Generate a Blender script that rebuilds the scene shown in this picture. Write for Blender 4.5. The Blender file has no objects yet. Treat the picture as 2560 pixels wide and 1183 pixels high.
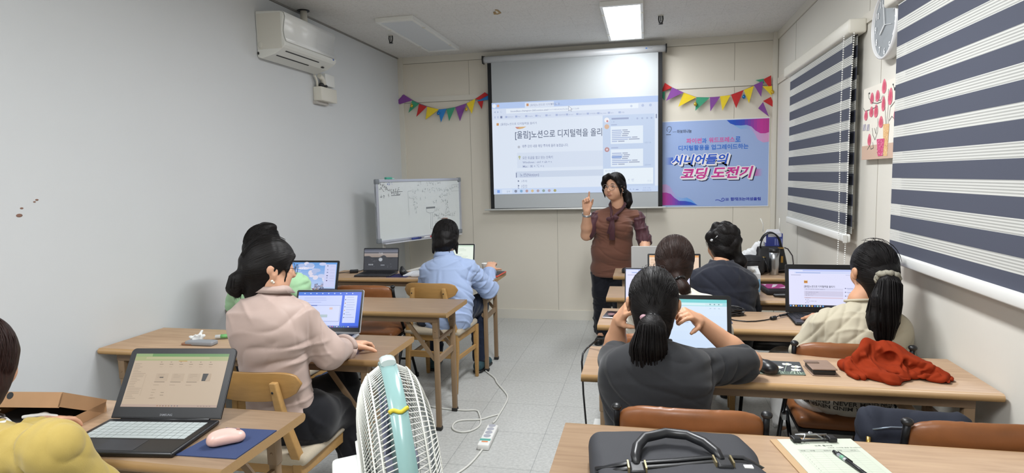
import bpy, math, random
import numpy as np
from mathutils import Vector, Matrix, Euler

SC = bpy.context.scene
COL = SC.collection
PI = math.pi
random.seed(7)
RNG = np.random.default_rng(11)

# ---------------------------------------------------------------- camera, world, exposure
YAW, PITCH, ROLL, FPX, EYE = .217062, .0969875, .022881, 1530.6, 1.5
def cam_axes():
    cy, sy, cp, sp = math.cos(YAW), math.sin(YAW), math.cos(PITCH), math.sin(PITCH)
    f = np.array([-sy*cp, cy*cp, -sp]); r = np.array([cy, sy, 0.]); d = np.cross(f, r)
    c, s = math.cos(ROLL), math.sin(ROLL)
    return c*r+s*d, -s*r+c*d, f
CR, CD, CF = cam_axes()
cam_data = bpy.data.cameras.new('camera'); cam = bpy.data.objects.new('camera', cam_data); COL.objects.link(cam)
cam_data.sensor_fit = 'HORIZONTAL'; cam_data.sensor_width = 36; cam_data.lens = FPX/2560*36
cam_data.clip_start = .02; cam_data.clip_end = 60
cam.matrix_world = Matrix(((CR[0], -CD[0], -CF[0], 0), (CR[1], -CD[1], -CF[1], 0), (CR[2], -CD[2], -CF[2], EYE), (0, 0, 0, 1)))
SC.camera = cam
SC.view_settings.view_transform = 'Standard'; SC.view_settings.look = 'None'
SC.view_settings.gamma = 1; SC.view_settings.exposure = 0.47
w = bpy.data.worlds.new('world'); SC.world = w; w.use_nodes = True
w.node_tree.nodes['Background'].inputs[0].default_value = (.85, .9, 1, 1)
w.node_tree.nodes['Background'].inputs[1].default_value = .15

# room: x across, y away from the camera, z up; metres
XL, XR, YB, YF, ZC = -2.583, 1.205, 6.27, -2.3, 2.785
DZ = .725                                                          # desk height
def ray(u, v):
    return (u-1280)*CR + (v-591.5)*CD + FPX*CF
def at(u, v, y):
    d = ray(u, v); return np.array([0, 0, EYE]) + d*(y/d[1])
def atx(u, v, x):
    d = ray(u, v); return np.array([0, 0, EYE]) + d*(x/d[0])
def atz(u, v, z):
    d = ray(u, v); return np.array([0, 0, EYE]) + d*((z-EYE)/d[2])

LAMPS = [(-.18, 5.37, 14.), (-.18, 2.75, 43.), (-.18, .1, 27.), (-1.95, .1, 25.)]  # last entry is an unseen lamp added to brighten the near left side
for lx, ly, watts in LAMPS:
    ld = bpy.data.lights.new('panel_light', 'AREA'); ld.shape = 'RECTANGLE'; ld.size = .27; ld.size_y = 1.12
    ld.energy = watts; ld.color = (.97, .985, 1.0); ld.spread = PI
    lo = bpy.data.objects.new('panel_light', ld); COL.objects.link(lo); lo.location = (lx, ly, ZC-.045)

# ---------------------------------------------------------------- materials
def lin(h):
    h = h.lstrip('#')
    def g(c):
        c /= 255
        return c/12.92 if c <= .04045 else ((c+.055)/1.055)**2.4
    return tuple(g(int(h[i:i+2], 16)) for i in (0, 2, 4)) + (1.,)
MATS = {}
def mat(name, col, rough=.5, metal=0., spec=.5, noise=None, bump=None, sheen=0., coat=0., emit=None, trans=0., stretch=(1, 1, 1), sss=0., alpha=1.):
    """noise = (scale, amount 0..1) colour mottling; bump = (scale, strength, distance)"""
    if name in MATS: return MATS[name]
    m = bpy.data.materials.new(name); m.use_nodes = True; MATS[name] = m
    nt = m.node_tree; N = nt.nodes; L = nt.links; b = N['Principled BSDF']
    c = lin(col) if isinstance(col, str) else col
    b.inputs['Base Color'].default_value = c
    b.inputs['Roughness'].default_value = rough; b.inputs['Metallic'].default_value = metal
    b.inputs['Specular IOR Level'].default_value = spec
    if sheen: b.inputs['Sheen Weight'].default_value = sheen
    if coat: b.inputs['Coat Weight'].default_value = coat; b.inputs['Coat Roughness'].default_value = .15
    if trans: b.inputs['Transmission Weight'].default_value = trans
    if alpha < 1: b.inputs['Alpha'].default_value = alpha
    if sss: b.inputs['Subsurface Weight'].default_value = sss; b.inputs['Subsurface Radius'].default_value = (.012, .005, .003)
    if emit: b.inputs['Emission Color'].default_value = lin(emit[0]); b.inputs['Emission Strength'].default_value = emit[1]
    if noise or bump:
        tc = N.new('ShaderNodeTexCoord'); mp = N.new('ShaderNodeMapping'); L.new(tc.outputs['Object'], mp.inputs[0])
        mp.inputs['Scale'].default_value = stretch
    if noise:
        n = N.new('ShaderNodeTexNoise'); n.inputs['Scale'].default_value = noise[0]; n.inputs['Detail'].default_value = 5
        L.new(mp.outputs[0], n.inputs[0])
        mx = N.new('ShaderNodeMix'); mx.data_type = 'RGBA'
        a = noise[1]
        mx.inputs[6].default_value = tuple(x*(1-a) for x in c[:3])+(1,); mx.inputs[7].default_value = tuple(min(1, x*(1+a)) for x in c[:3])+(1,)
        L.new(n.outputs[0], mx.inputs[0]); L.new(mx.outputs[2], b.inputs['Base Color'])
    if bump:
        n2 = N.new('ShaderNodeTexNoise'); n2.inputs['Scale'].default_value = bump[0]; n2.inputs['Detail'].default_value = 4
        L.new(mp.outputs[0], n2.inputs[0])
        bp = N.new('ShaderNodeBump'); bp.inputs['Strength'].default_value = bump[1]; bp.inputs['Distance'].default_value = bump[2]
        L.new(n2.outputs[0], bp.inputs['Height']); L.new(bp.outputs[0], b.inputs['Normal'])
    return m
def attr_mat(name, emit=0., rough=.5):
    """colours come from the mesh's own printed/displayed pattern attribute"""
    if name in MATS: return MATS[name]
    m = bpy.data.materials.new(name); m.use_nodes = True; MATS[name] = m
    nt = m.node_tree; b = nt.nodes['Principled BSDF']; a = nt.nodes.new('ShaderNodeAttribute'); a.attribute_name = 'ink'
    b.inputs['Roughness'].default_value = rough
    if emit:
        b.inputs['Base Color'].default_value = (.02, .02, .02, 1)
        nt.links.new(a.outputs['Color'], b.inputs['Emission Color']); b.inputs['Emission Strength'].default_value = emit
    else:
        nt.links.new(a.outputs['Color'], b.inputs['Base Color'])
    return m

# ---------------------------------------------------------------- scene graph
def clean(v): return ' '.join(v.split())
def tag(o, label=None, cat=None, group=None, kind=None):
    if label: o['label'] = clean(label)
    if cat: o['category'] = cat
    if group: o['group'] = group
    if kind: o['kind'] = kind
    return o
def thing(name, label, cat, loc=(0, 0, 0), rz=0., group=None):
    o = bpy.data.objects.new(name, None); COL.objects.link(o)
    o.empty_display_size = .05
    o.location = loc; o.rotation_euler = (0, 0, rz)
    return tag(o, label, cat, group)
def copy_tree(o, parent=None):
    c = o.copy(); COL.objects.link(c); c.parent = parent
    for ch in list(o.children): copy_tree(ch, c)
    return c

class MB:
    """collects shapes; build() links them as one mesh object"""
    def __init__(s): s.v = []; s.f = []; s.mi = []; s.sm = []; s.ink = []; s.n = 0; s.cur = 0
    def add(s, v, f, m=None, smooth=False, ink=None):
        m = s.cur if m is None else m
        v = np.asarray(v, float).reshape(-1, 3)
        s.v.append(v); k = s.n
        for q in f:
            s.f.append(tuple(int(i)+k for i in q)); s.mi.append(m); s.sm.append(smooth); s.ink.append(ink)
        s.n += len(v)
        return s
    def box(s, x0, x1, y0, y1, z0, z1, m=None, bev=0., M=None, smooth=False):
        if bev > 0:
            b = min(bev, abs(x1-x0)/2.01, abs(y1-y0)/2.01, abs(z1-z0)/2.01)
            cs = []
            import itertools
            rings = []
            V = []; F = []
            for z, ins in ((z0, b), (z0+b*.3, b*.3), (z0+b, 0), (z1-b, 0), (z1-b*.3, b*.3), (z1, b)):
                r = b
                P = []
                for cx, cy, a0 in ((x1-r, y1-r, 0), (x0+r, y1-r, 90), (x0+r, y0+r, 180), (x1-r, y0+r, 270)):
                    for k in range(4):
                        a = math.radians(a0+30*k); rr = r-ins
                        P.append((cx+rr*math.cos(a), cy+rr*math.sin(a), z))
                rings.append(P)
            return s.loft(rings, m=m, M=M, smooth=True, caps=True)
        V = [(x0, y0, z0), (x1, y0, z0), (x1, y1, z0), (x0, y1, z0), (x0, y0, z1), (x1, y0, z1), (x1, y1, z1), (x0, y1, z1)]
        F = [(0, 3, 2, 1), (4, 5, 6, 7), (0, 1, 5, 4), (1, 2, 6, 5), (2, 3, 7, 6), (3, 0, 4, 7)]
        if M is not None: V = [M @ Vector(p) for p in V]
        return s.add(V, F, m, smooth)
    def loft(s, rings, m=None, M=None, smooth=True, caps=True, closed=True, ink=None):
        n = len(rings[0]); V = [p for r in rings for p in r]; F = []
        for i in range(len(rings)-1):
            for j in range(n if closed else n-1):
                a = i*n+j; b = i*n+(j+1) % n
                F.append((a, b, b+n, a+n))
        if M is not None: V = [M @ Vector(p) for p in V]
        s.add(V, F, m, smooth, ink)
        if caps and closed:
            k = s.n-len(V)
            s.f.append(tuple(k+j for j in reversed(range(n)))); s.mi.append(s.cur if m is None else m); s.sm.append(False); s.ink.append(ink)
            s.f.append(tuple(k+(len(rings)-1)*n+j for j in range(n))); s.mi.append(s.cur if m is None else m); s.sm.append(False); s.ink.append(ink)
        return s
    def tube(s, path, r, seg=10, m=None, smooth=True, caps=True, flat=None, ink=None):
        """path: points; r: radius or list; flat=(axis, ratio) squashes along axis"""
        P = [np.array(p, float) for p in path]; n = len(P)
        R = [r]*n if not hasattr(r, '__len__') else list(r)
        T = []
        for i in range(n):
            t = P[min(i+1, n-1)]-P[max(i-1, 0)]; T.append(t/(np.linalg.norm(t)+1e-12))
        u = np.cross(T[0], [0, 0, 1.]); 
        if np.linalg.norm(u) < .05: u = np.cross(T[0], [0, 1., 0])
        u /= np.linalg.norm(u); rings = []
        for i in range(n):
            u = u-T[i]*np.dot(u, T[i]); u /= np.linalg.norm(u)+1e-12
            w_ = np.cross(T[i], u)
            ring = []
            for k in range(seg):
                a = 2*PI*k/seg
                o = R[i]*(math.cos(a)*u+math.sin(a)*w_)
                if flat is not None:
                    ax = np.array(flat[0], float); o = o-ax*np.dot(o, ax)*(1-flat[1])
                ring.append(P[i]+o)
            rings.append(ring)
        return s.loft(rings, m=m, smooth=smooth, caps=caps, ink=ink)
    def cyl(s, a, b, r, r2=None, seg=16, m=None, smooth=True):
        return s.tube([a, b], [r, r if r2 is None else r2], seg, m, smooth)
    def bar(s, a, b, w_, h, up=(0, 0, 1), m=None):
        """rectangular bar from a to b, w_ across, h along up"""
        a = np.array(a, float); b = np.array(b, float); t = (b-a)/np.linalg.norm(b-a)
        x = np.cross(t, up); x /= np.linalg.norm(x); z = np.cross(x, t)
        R = [[p+x*i*w_/2+z*j*h/2 for i, j in ((-1, -1), (1, -1), (1, 1), (-1, 1))] for p in (a, b)]
        return s.loft(R, m=m, smooth=False)
    def lathe(s, prof, c=(0, 0, 0), seg=24, m=None, smooth=True, M=None):
        """prof: (r, z) from bottom to top about z"""
        rings = [[(c[0]+max(r, 1e-4)*math.cos(2*PI*k/seg), c[1]+max(r, 1e-4)*math.sin(2*PI*k/seg), c[2]+z) for k in range(seg)] for r, z in prof]
        return s.loft(rings, m=m, smooth=smooth, M=M)
    def prism(s, poly, h0, h1, fn, m=None, smooth=False, ink=None):
        """2D polygon extruded; fn(a, b, h) -> 3D"""
        n = len(poly)
        V = [fn(a, b, h0) for a, b in poly]+[fn(a, b, h1) for a, b in poly]
        F = [tuple(range(n-1, -1, -1)), tuple(range(n, 2*n))]
        s.add(V, F, m, False, ink); k = s.n-2*n
        for j in range(n):
            q = (j+1) % n
            s.f.append((k+j, k+q, k+n+q, k+n+j)); s.mi.append(s.cur if m is None else m); s.sm.append(smooth); s.ink.append(ink)
        return s
    def ell(s, c, r, seg=16, rings=10, m=None, R=None):
        c = np.array(c, float); V = []
        Rm = np.eye(3) if R is None else np.array(R)
        out = []
        for i in range(rings+1):
            th = PI*i/rings
            ring = []
            for k in range(seg):
                a = 2*PI*k/seg; sn = max(math.sin(th), .02)
                ring.append(c+Rm @ np.array([r[0]*sn*math.cos(a), r[1]*sn*math.sin(a), -r[2]*math.cos(th)]))
            out.append(ring)
        return s.loft(out, m=m)
    def xf(s, M):
        """apply a 4x4 to everything so far"""
        A = np.array(M)
        s.v = [v @ A[:3, :3].T + A[:3, 3] for v in s.v]
        return s
    def obj(s, name, mats, parent=None, label=None, bevel=0.):
        me = bpy.data.meshes.new(name)
        V = np.concatenate(s.v) if s.v else np.zeros((0, 3))
        me.from_pydata(V.tolist(), [], s.f)
        if not isinstance(mats, (list, tuple)): mats = [mats]
        for mm in mats: me.materials.append(mm)
        me.polygons.foreach_set('material_index', s.mi)
        me.polygons.foreach_set('use_smooth', s.sm)
        if any(i is not None for i in s.ink):
            at_ = me.color_attributes.new('ink', 'FLOAT_COLOR', 'CORNER')
            arr = []
            for p, c in zip(s.f, s.ink):
                arr += list(c or (.5, .5, .5, 1))*len(p)
            at_.data.foreach_set('color', arr)
        me.update()
        o = bpy.data.objects.new(name, me); COL.objects.link(o)
        if parent is not None: o.parent = parent
        if label: o['label'] = label
        if bevel:
            bm = o.modifiers.new('bevel', 'BEVEL'); bm.width = bevel; bm.segments = 2; bm.limit_method = 'ANGLE'; bm.angle_limit = .7
        return o

def structure(name, mb, m):
    o = mb.obj(name, m); o['kind'] = 'structure'; return o

# ---------------------------------------------------------------- flat printed or displayed content
_TXT = {}
def text_geo(s, bold=0.):
    k = (s, bold)
    if k not in _TXT:
        c = bpy.data.curves.new('t', 'FONT'); c.body = s; c.resolution_u = 2; c.offset = bold
        o = bpy.data.objects.new('t', c)
        me = o.to_mesh()
        V = np.array([tuple(v.co) for v in me.vertices]).reshape(-1, 3); F = [tuple(p.vertices) for p in me.polygons]
        o.to_mesh_clear(); bpy.data.objects.remove(o); bpy.data.curves.remove(c)
        _TXT[k] = (V, F)
    return _TXT[k]
class Panel:
    """2-D content in 0..W x 0..H (origin bottom left), mapped by fn(x, y, lift) to 3-D"""
    def __init__(s, W, H, fn, eps=.0006): s.W, s.H, s.fn, s.eps = W, H, fn, eps; s.mb = MB(); s.k = 0
    def poly(s, pts, col, layer):
        s.k += 1; layer = layer+(s.k % 45)*.018
        s.mb.add([s.fn(x, y, layer*s.eps) for x, y in pts], [tuple(range(len(pts)))], 0, False, lin(col) if isinstance(col, str) else col)
        return s
    def rect(s, x0, y0, x1, y1, col, layer=1): return s.poly([(x0, y0), (x1, y0), (x1, y1), (x0, y1)], col, layer)
    def grad(s, x0, y0, x1, y1, c0, c1, layer=1, n=12, axis=0):
        a, b = np.array(lin(c0)), np.array(lin(c1))
        for i in range(n):
            c = tuple(a+(b-a)*(i+.5)/n)
            if axis == 0: s.rect(x0+(x1-x0)*i/n, y0, x0+(x1-x0)*(i+1)/n, y1, c, layer)
            else: s.rect(x0, y0+(y1-y0)*i/n, x1, y0+(y1-y0)*(i+1)/n, c, layer)
    def disc(s, x, y, r, col, layer=2, n=16, ry=None):
        ry = r if ry is None else ry
        return s.poly([(x+r*math.cos(2*PI*k/n), y+ry*math.sin(2*PI*k/n)) for k in range(n)], col, layer)
    def line(s, pts, wd, col, layer=2):
        for (xa, ya), (xb, yb) in zip(pts[:-1], pts[1:]):
            dx, dy = xb-xa, yb-ya; l = math.hypot(dx, dy) or 1; nx, ny = -dy/l*wd/2, dx/l*wd/2
            s.poly([(xa-nx, ya-ny), (xb-nx, yb-ny), (xb+nx, yb+ny), (xa+nx, ya+ny)], col, layer)
    def text(s, t, x, y, size, col, layer=3, bold=0., width=None, shear=0., align='L'):
        V, F = text_geo(t, bold)
        if not len(V): return s
        w_ = V[:, 0].max()-V[:, 0].min(); sx = size
        if width: sx = width/w_
        x0 = V[:, 0].min() if width else 0
        s.k += 1; layer = layer+(s.k % 45)*.018; off = 0 if align == 'L' else -w_*sx/2
        s.mb.add([s.fn(x+off+(p[0]-x0)*sx+shear*p[1]*size, y+p[1]*size, layer*s.eps) for p in V], F, 0, False, lin(col))
        return s
    def obj(s, name, m, parent=None, label=None): return s.mb.obj(name, m, parent, label)
# ---------------------------------------------------------------- soft organic surfaces: signed distances blended and meshed
class Soft:
    def __init__(s): s.p = []
    def rc(s, a, b, ra, rb, k=.02, flat=None, sub=False):
        """tapered limb from a to b; flat=(axis, ratio) thins it along axis"""
        s.p.append(('rc', np.array(a, float), np.array(b, float), ra, rb, k, flat, sub)); return s
    def chain(s, pts, rs, k=.02, flat=None):
        for i in range(len(pts)-1): s.rc(pts[i], pts[i+1], rs[i], rs[i+1], k, flat)
        return s
    def ell(s, c, r, R=None, k=.02, sub=False):
        s.p.append(('el', np.array(c, float), np.array(r, float), np.eye(3) if R is None else np.array(R, float), 0, k, None, sub)); return s
    def box(s, c, r, R=None, rnd=.01, k=.01, sub=False):
        s.p.append(('bx', np.array(c, float), np.array(r, float), np.eye(3) if R is None else np.array(R, float), rnd, k, None, sub)); return s
    def cut(s, p, n, k=.006):
        """keep the side the normal n points to"""
        n = np.array(n, float); n /= np.linalg.norm(n)
        s.p.append(('pl', np.array(p, float), n, 0, 0, k, None, True)); return s
    def bounds(s):
        lo, hi = np.full(3, 9e9), np.full(3, -9e9)
        for q in s.p:
            if q[7]: continue
            l, h = s.bb(q); lo = np.minimum(lo, l); hi = np.maximum(hi, h)
        return lo, hi
    @staticmethod
    def bb(q):
        if q[0] == 'rc':
            R = max(q[3], q[4])*(1. if q[6] is None else max(1., q[6][1])); return np.minimum(q[1], q[2])-R, np.maximum(q[1], q[2])+R
        R = np.abs(q[3]) @ q[2]; return q[1]-R, q[1]+R
    def mesh(s, vox=.006, warp=None):
        lo, hi = s.bounds(); lo = lo-vox*3; hi = hi+vox*3
        n = np.ceil((hi-lo)/vox).astype(int)+1
        F = np.full(n, .05, np.float32)
        for q in s.p:
            if q[0] == 'pl': l, h = lo, hi
            else:
                l, h = s.bb(q); m = q[5]+vox*2.5; l = l-m; h = h+m
            i0 = np.clip(np.floor((l-lo)/vox).astype(int), 0, n-1); i1 = np.clip(np.ceil((h-lo)/vox).astype(int)+1, 1, n)
            if (i1 <= i0).any(): continue
            g = np.meshgrid(*[(lo[a]+vox*np.arange(i0[a], i1[a])).astype(np.float32) for a in range(3)], indexing='ij')
            P = np.stack(g, -1)
            if q[0] == 'rc':
                a, b, ra, rb, k, flat = q[1:7]
                ba = b-a; pa = P-a.astype(np.float32)
                if flat is not None:
                    ax = np.array(flat[0], float); ax = ax/np.linalg.norm(ax); sc = 1/flat[1]-1
                    pa = pa+ax.astype(np.float32)*((pa @ ax.astype(np.float32))*np.float32(sc))[..., None]
                    ba = ba+ax*np.dot(ba, ax)*sc
                t = np.clip((pa @ ba.astype(np.float32))/max(np.dot(ba, ba), 1e-9), 0, 1)
                d = np.linalg.norm(pa-t[..., None]*ba.astype(np.float32), axis=-1)-(ra+(rb-ra)*t)
                if flat is not None: d = d*min(1., flat[1])
            elif q[0] == 'el':
                p = (P-q[1].astype(np.float32)) @ q[3].astype(np.float32)
                k0 = np.linalg.norm(p/q[2].astype(np.float32), axis=-1); k1 = np.linalg.norm(p/(q[2]**2).astype(np.float32), axis=-1)
                d = k0*(k0-1)/np.maximum(k1, 1e-6)
            elif q[0] == 'bx':
                p = np.abs((P-q[1].astype(np.float32)) @ q[3].astype(np.float32))-(q[2]-q[4]).astype(np.float32)
                d = np.linalg.norm(np.maximum(p, 0), axis=-1)+np.minimum(p.max(-1), 0)-q[4]
            else:
                d = -((P-q[1].astype(np.float32)) @ q[2].astype(np.float32))
            sl = tuple(slice(i0[a], i1[a]) for a in range(3)); A = F[sl]; k = max(q[5], 1e-5)
            if q[7]:
                B = d if q[0] == 'pl' else -d
                h_ = np.maximum(k-np.abs(A-B), 0)/k
                F[sl] = np.maximum(A, B)+h_*h_*k*.25
            else:
                h_ = np.maximum(k-np.abs(A-d), 0)/k
                F[sl] = np.minimum(A, d)-h_*h_*k*.25
        return surface_net(F, lo, vox)

def surface_net(F, lo, vox):
    S = F < 0
    c = np.zeros(tuple(np.array(F.shape)-1), np.int8)
    for dx in (0, 1):
        for dy in (0, 1):
            for dz in (0, 1):
                c += S[dx:F.shape[0]-1+dx, dy:F.shape[1]-1+dy, dz:F.shape[2]-1+dz]
    act = (c > 0) & (c < 8)
    I = np.argwhere(act)
    idx = np.full(act.shape, -1, np.int64); idx[act] = np.arange(len(I))
    off = np.array([(x, y, z) for x in (0, 1) for y in (0, 1) for z in (0, 1)])
    val = np.stack([F[I[:, 0]+o[0], I[:, 1]+o[1], I[:, 2]+o[2]] for o in off], 1)
    acc = np.zeros((len(I), 3)); cnt = np.zeros(len(I))
    for i in range(8):
        for j in range(i+1, 8):
            if np.abs(off[i]-off[j]).sum() != 1: continue
            a, b = val[:, i], val[:, j]; m = (a < 0) != (b < 0)
            t = np.where(m, a/np.where(m, a-b, 1), 0)
            acc += np.where(m[:, None], off[i]+(off[j]-off[i])*t[:, None], 0); cnt += m
    V = lo+vox*(I+acc/np.maximum(cnt, 1)[:, None])
    Q = []
    for ax in range(3):
        o1, o2 = [a for a in range(3) if a != ax]
        sl0 = [slice(None)]*3; sl1 = [slice(None)]*3
        sl0[ax] = slice(0, F.shape[ax]-1); sl1[ax] = slice(1, F.shape[ax])
        a, b = S[tuple(sl0)], S[tuple(sl1)]
        E = np.argwhere(a != b)
        E = E[(E[:, o1] > 0) & (E[:, o2] > 0) & (E[:, o1] < F.shape[o1]-1) & (E[:, o2] < F.shape[o2]-1)]
        ins = a[E[:, 0], E[:, 1], E[:, 2]]
        def cell(d1, d2):
            k = E.copy(); k[:, o1] += d1; k[:, o2] += d2
            return idx[k[:, 0], k[:, 1], k[:, 2]]
        q = np.stack([cell(-1, -1), cell(0, -1), cell(0, 0), cell(-1, 0)], 1)
        flip = ins if ax != 1 else ~ins
        q[~flip] = q[~flip][:, ::-1]
        Q.append(q)
    Q = np.concatenate(Q)
    return V, Q[(Q >= 0).all(1)]
def vnormals(V, Q):
    n = np.cross(V[Q[:, 2]]-V[Q[:, 0]], V[Q[:, 3]]-V[Q[:, 1]])
    N = np.zeros_like(V)
    for i in range(4): np.add.at(N, Q[:, i], n)
    return N/(np.linalg.norm(N, axis=1)[:, None]+1e-12)
def relax(V, Q, it=2, f=.5):
    e = np.concatenate([Q[:, [0, 1]], Q[:, [1, 2]], Q[:, [2, 3]], Q[:, [3, 0]]])
    for _ in range(it):
        S = np.zeros_like(V); c = np.zeros(len(V))
        np.add.at(S, e[:, 0], V[e[:, 1]]); np.add.at(c, e[:, 0], 1); np.add.at(S, e[:, 1], V[e[:, 0]]); np.add.at(c, e[:, 1], 1)
        V = V+(S/np.maximum(c, 1)[:, None]-V)*f
    return V
def folds(V, N, lines):
    """lines: (a, b, width, height): ridge (height>0) or valley running along segment a-b on the side that shows"""
    D = np.zeros(len(V)); K = np.array([1, .22, 1]); side = np.clip((.35-N[:, 1])/.5, 0, 1)
    for a, b, w_, h in lines:
        a = np.array(a, float)*K; b = np.array(b, float)*K; ba = b-a; pa = V*K-a
        t = np.clip(pa @ ba/np.dot(ba, ba), 0, 1); q = pa-t[:, None]*ba; d = np.linalg.norm(q, axis=1)
        e = np.minimum(1, np.minimum(t, 1-t)*3.5+.1)
        D += .8*h*e*side*np.exp(-(d/(1.2*w_))**2)
    return V+N*D[:, None]
def ripple(V, N, amp, freq, seed=0, stretch=(1, 1, 1)):
    r = np.random.default_rng(seed); D = np.zeros(len(V)); P = V*np.array(stretch)
    W = P.copy()
    for k in range(3): W += .25/freq*np.sin(P @ r.normal(size=(3, 3))*freq*.9+r.uniform(0, 6, 3))
    for o in range(4):
        f = freq*1.7**o
        for k in range(3):
            d = r.normal(size=3); d /= np.linalg.norm(d)
            D += np.sin(W @ d*f+r.uniform(0, 6))/(1.6**o)/3
    D = np.sign(D)*np.abs(D)**1.2
    return V+N*(1.35*amp*D)[:, None]
def creases(V, N, amp, freq, seed):
    """sparse narrow cloth creases of random direction"""
    r = np.random.default_rng(seed+40); D = np.zeros(len(V)); W = V.copy()
    for k in range(2): W = W+.028*np.sin(W @ r.normal(size=(3, 3))*9+r.uniform(0, 6, 3))
    for k in range(5):
        d = r.normal(size=3)*np.array([1, .5, 1.1]); d /= np.linalg.norm(d); m1, m2 = r.normal(size=3), r.normal(size=3)
        ph = W @ d*freq*PI*r.uniform(.7, 1.3)+r.uniform(0, 6); rg = (1-np.abs(np.sin(ph)))**2.5
        mk = np.clip((np.sin(V @ m1/np.linalg.norm(m1)*11+r.uniform(0, 6))*np.sin(V @ m2/np.linalg.norm(m2)*8+r.uniform(0, 6))-.1)*2.2, 0, 1)
        D += (rg-.12)*mk*(1 if k % 2 else -.9)
    return V+N*(amp*D)[:, None]
def soft_obj(name, sf, m, parent=None, vox=.006, smooth=2, fold=None, rip=None, label=None, post=None, mats=None, pick=None):
    V, Q = sf.mesh(vox)
    V = relax(V, Q, smooth)
    if fold or rip or post:
        N = vnormals(V, Q)
        if rip and rip[0] >= .0029 and 'hair' not in name: V = creases(V, N, rip[0]*1.9, 13, rip[2])
        if rip: V = ripple(V, N, rip[0]*(.7 if 'hair' not in name else 1), *rip[1:])
        if fold: V = folds(V, N, fold)
        if post: V = post(V, N)
    me = bpy.data.meshes.new(name)
    me.vertices.add(len(V)); me.vertices.foreach_set('co', V.astype(np.float32).ravel())
    me.loops.add(len(Q)*4); me.loops.foreach_set('vertex_index', Q.astype(np.int32).ravel())
    me.polygons.add(len(Q)); me.polygons.foreach_set('loop_start', np.arange(0, len(Q)*4, 4, dtype=np.int32))
    me.polygons.foreach_set('loop_total', np.full(len(Q), 4, np.int32))
    me.polygons.foreach_set('use_smooth', np.ones(len(Q), bool))
    for x in (mats or [m]): me.materials.append(x)
    if pick is not None:
        me.polygons.foreach_set('material_index', pick(V[Q].mean(1)).astype(np.int32))
    me.update(); me.validate()
    o = bpy.data.objects.new(name, me); COL.objects.link(o)
    if parent is not None: o.parent = parent
    if label: o['label'] = label
    return o
# ---------------------------------------------------------------- the room
def wall_mat(name, col, stripe=False):
    m = mat(name, col, .7, spec=.25, noise=(1.7, .03), bump=(160, .08, .002))
    if stripe:
        nt = m.node_tree; b = nt.nodes['Principled BSDF']
        tc = nt.nodes.new('ShaderNodeTexCoord'); mp = nt.nodes.new('ShaderNodeMapping'); mp.inputs['Scale'].default_value = (230, 230, 1.2)
        n = nt.nodes.new('ShaderNodeTexNoise'); n.inputs['Scale'].default_value = 1; n.inputs['Detail'].default_value = 2
        nt.links.new(tc.outputs['Object'], mp.inputs[0]); nt.links.new(mp.outputs[0], n.inputs[0])
        bp = nt.nodes.new('ShaderNodeBump'); bp.inputs['Strength'].default_value = .12; bp.inputs['Distance'].default_value = .002
        nt.links.new(n.outputs[0], bp.inputs['Height']); nt.links.new(bp.outputs[0], b.inputs['Normal'])
    return m
M_WL = wall_mat('left_wall_paint', '#d3d6d8')
M_WB = wall_mat('beige_wall_panel', '#ddd7ca', True)
M_WR = wall_mat('right_wall_panel', '#d8d5cc', True)
M_TRIM = mat('beige_trim', '#dbd7cc', .5, noise=(3, .03))
M_SEAM = mat('panel_joint', '#a39e93', .8)
M_WHITE = mat('white_plastic', '#e6e7e4', .35, noise=(9, .02))
M_WHITE2 = mat('warm_white_plastic', '#dedbd0', .4, noise=(9, .02))
M_BLACK = mat('black_plastic', '#17181a', .4, noise=(20, .1))
M_DARKMETAL = mat('black_steel', '#1c1d20', .35, .6, noise=(30, .1))
M_STEEL = mat('brushed_steel', '#b9bcc0', .3, 1., noise=(40, .1), stretch=(1, 1, .1))

def ceiling_material():
    m = mat('gypsum_ceiling', '#dddcd9', .85, spec=.15)
    nt = m.node_tree; N = nt.nodes; L = nt.links; b = N['Principled BSDF']
    tc = N.new('ShaderNodeTexCoord')
    n = N.new('ShaderNodeTexNoise'); n.inputs['Scale'].default_value = 55; n.inputs['Detail'].default_value = 6; n.inputs['Distortion'].default_value = 1.5
    L.new(tc.outputs['Object'], n.inputs[0])
    br = N.new('ShaderNodeTexBrick'); br.inputs['Scale'].default_value = 1; br.inputs['Brick Width'].default_value = .6; br.inputs['Row Height'].default_value = .3
    br.inputs['Mortar Size'].default_value = .0015; br.inputs['Color1'].default_value = lin('#dfdedb'); br.inputs['Color2'].default_value = lin('#dcdbd8'); br.inputs['Mortar'].default_value = lin('#cecdc9')
    L.new(tc.outputs['Object'], br.inputs[0])
    rp = N.new('ShaderNodeValToRGB'); rp.color_ramp.elements[0].position = .34; rp.color_ramp.elements[0].color = (.86, .86, .85, 1); rp.color_ramp.elements[1].position = .5; rp.color_ramp.elements[1].color = (1, 1, 1, 1)
    L.new(n.outputs[0], rp.inputs[0])
    mx = N.new('ShaderNodeMix'); mx.data_type = 'RGBA'; mx.blend_type = 'MULTIPLY'; mx.inputs[0].default_value = 1
    L.new(br.outputs[0], mx.inputs[6]); L.new(rp.outputs[0], mx.inputs[7]); L.new(mx.outputs[2], b.inputs['Base Color'])
    bp = N.new('ShaderNodeBump'); bp.inputs['Strength'].default_value = .25; bp.inputs['Distance'].default_value = .003
    L.new(n.outputs[0], bp.inputs['Height']); L.new(bp.outputs[0], b.inputs['Normal'])
    return m
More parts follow.
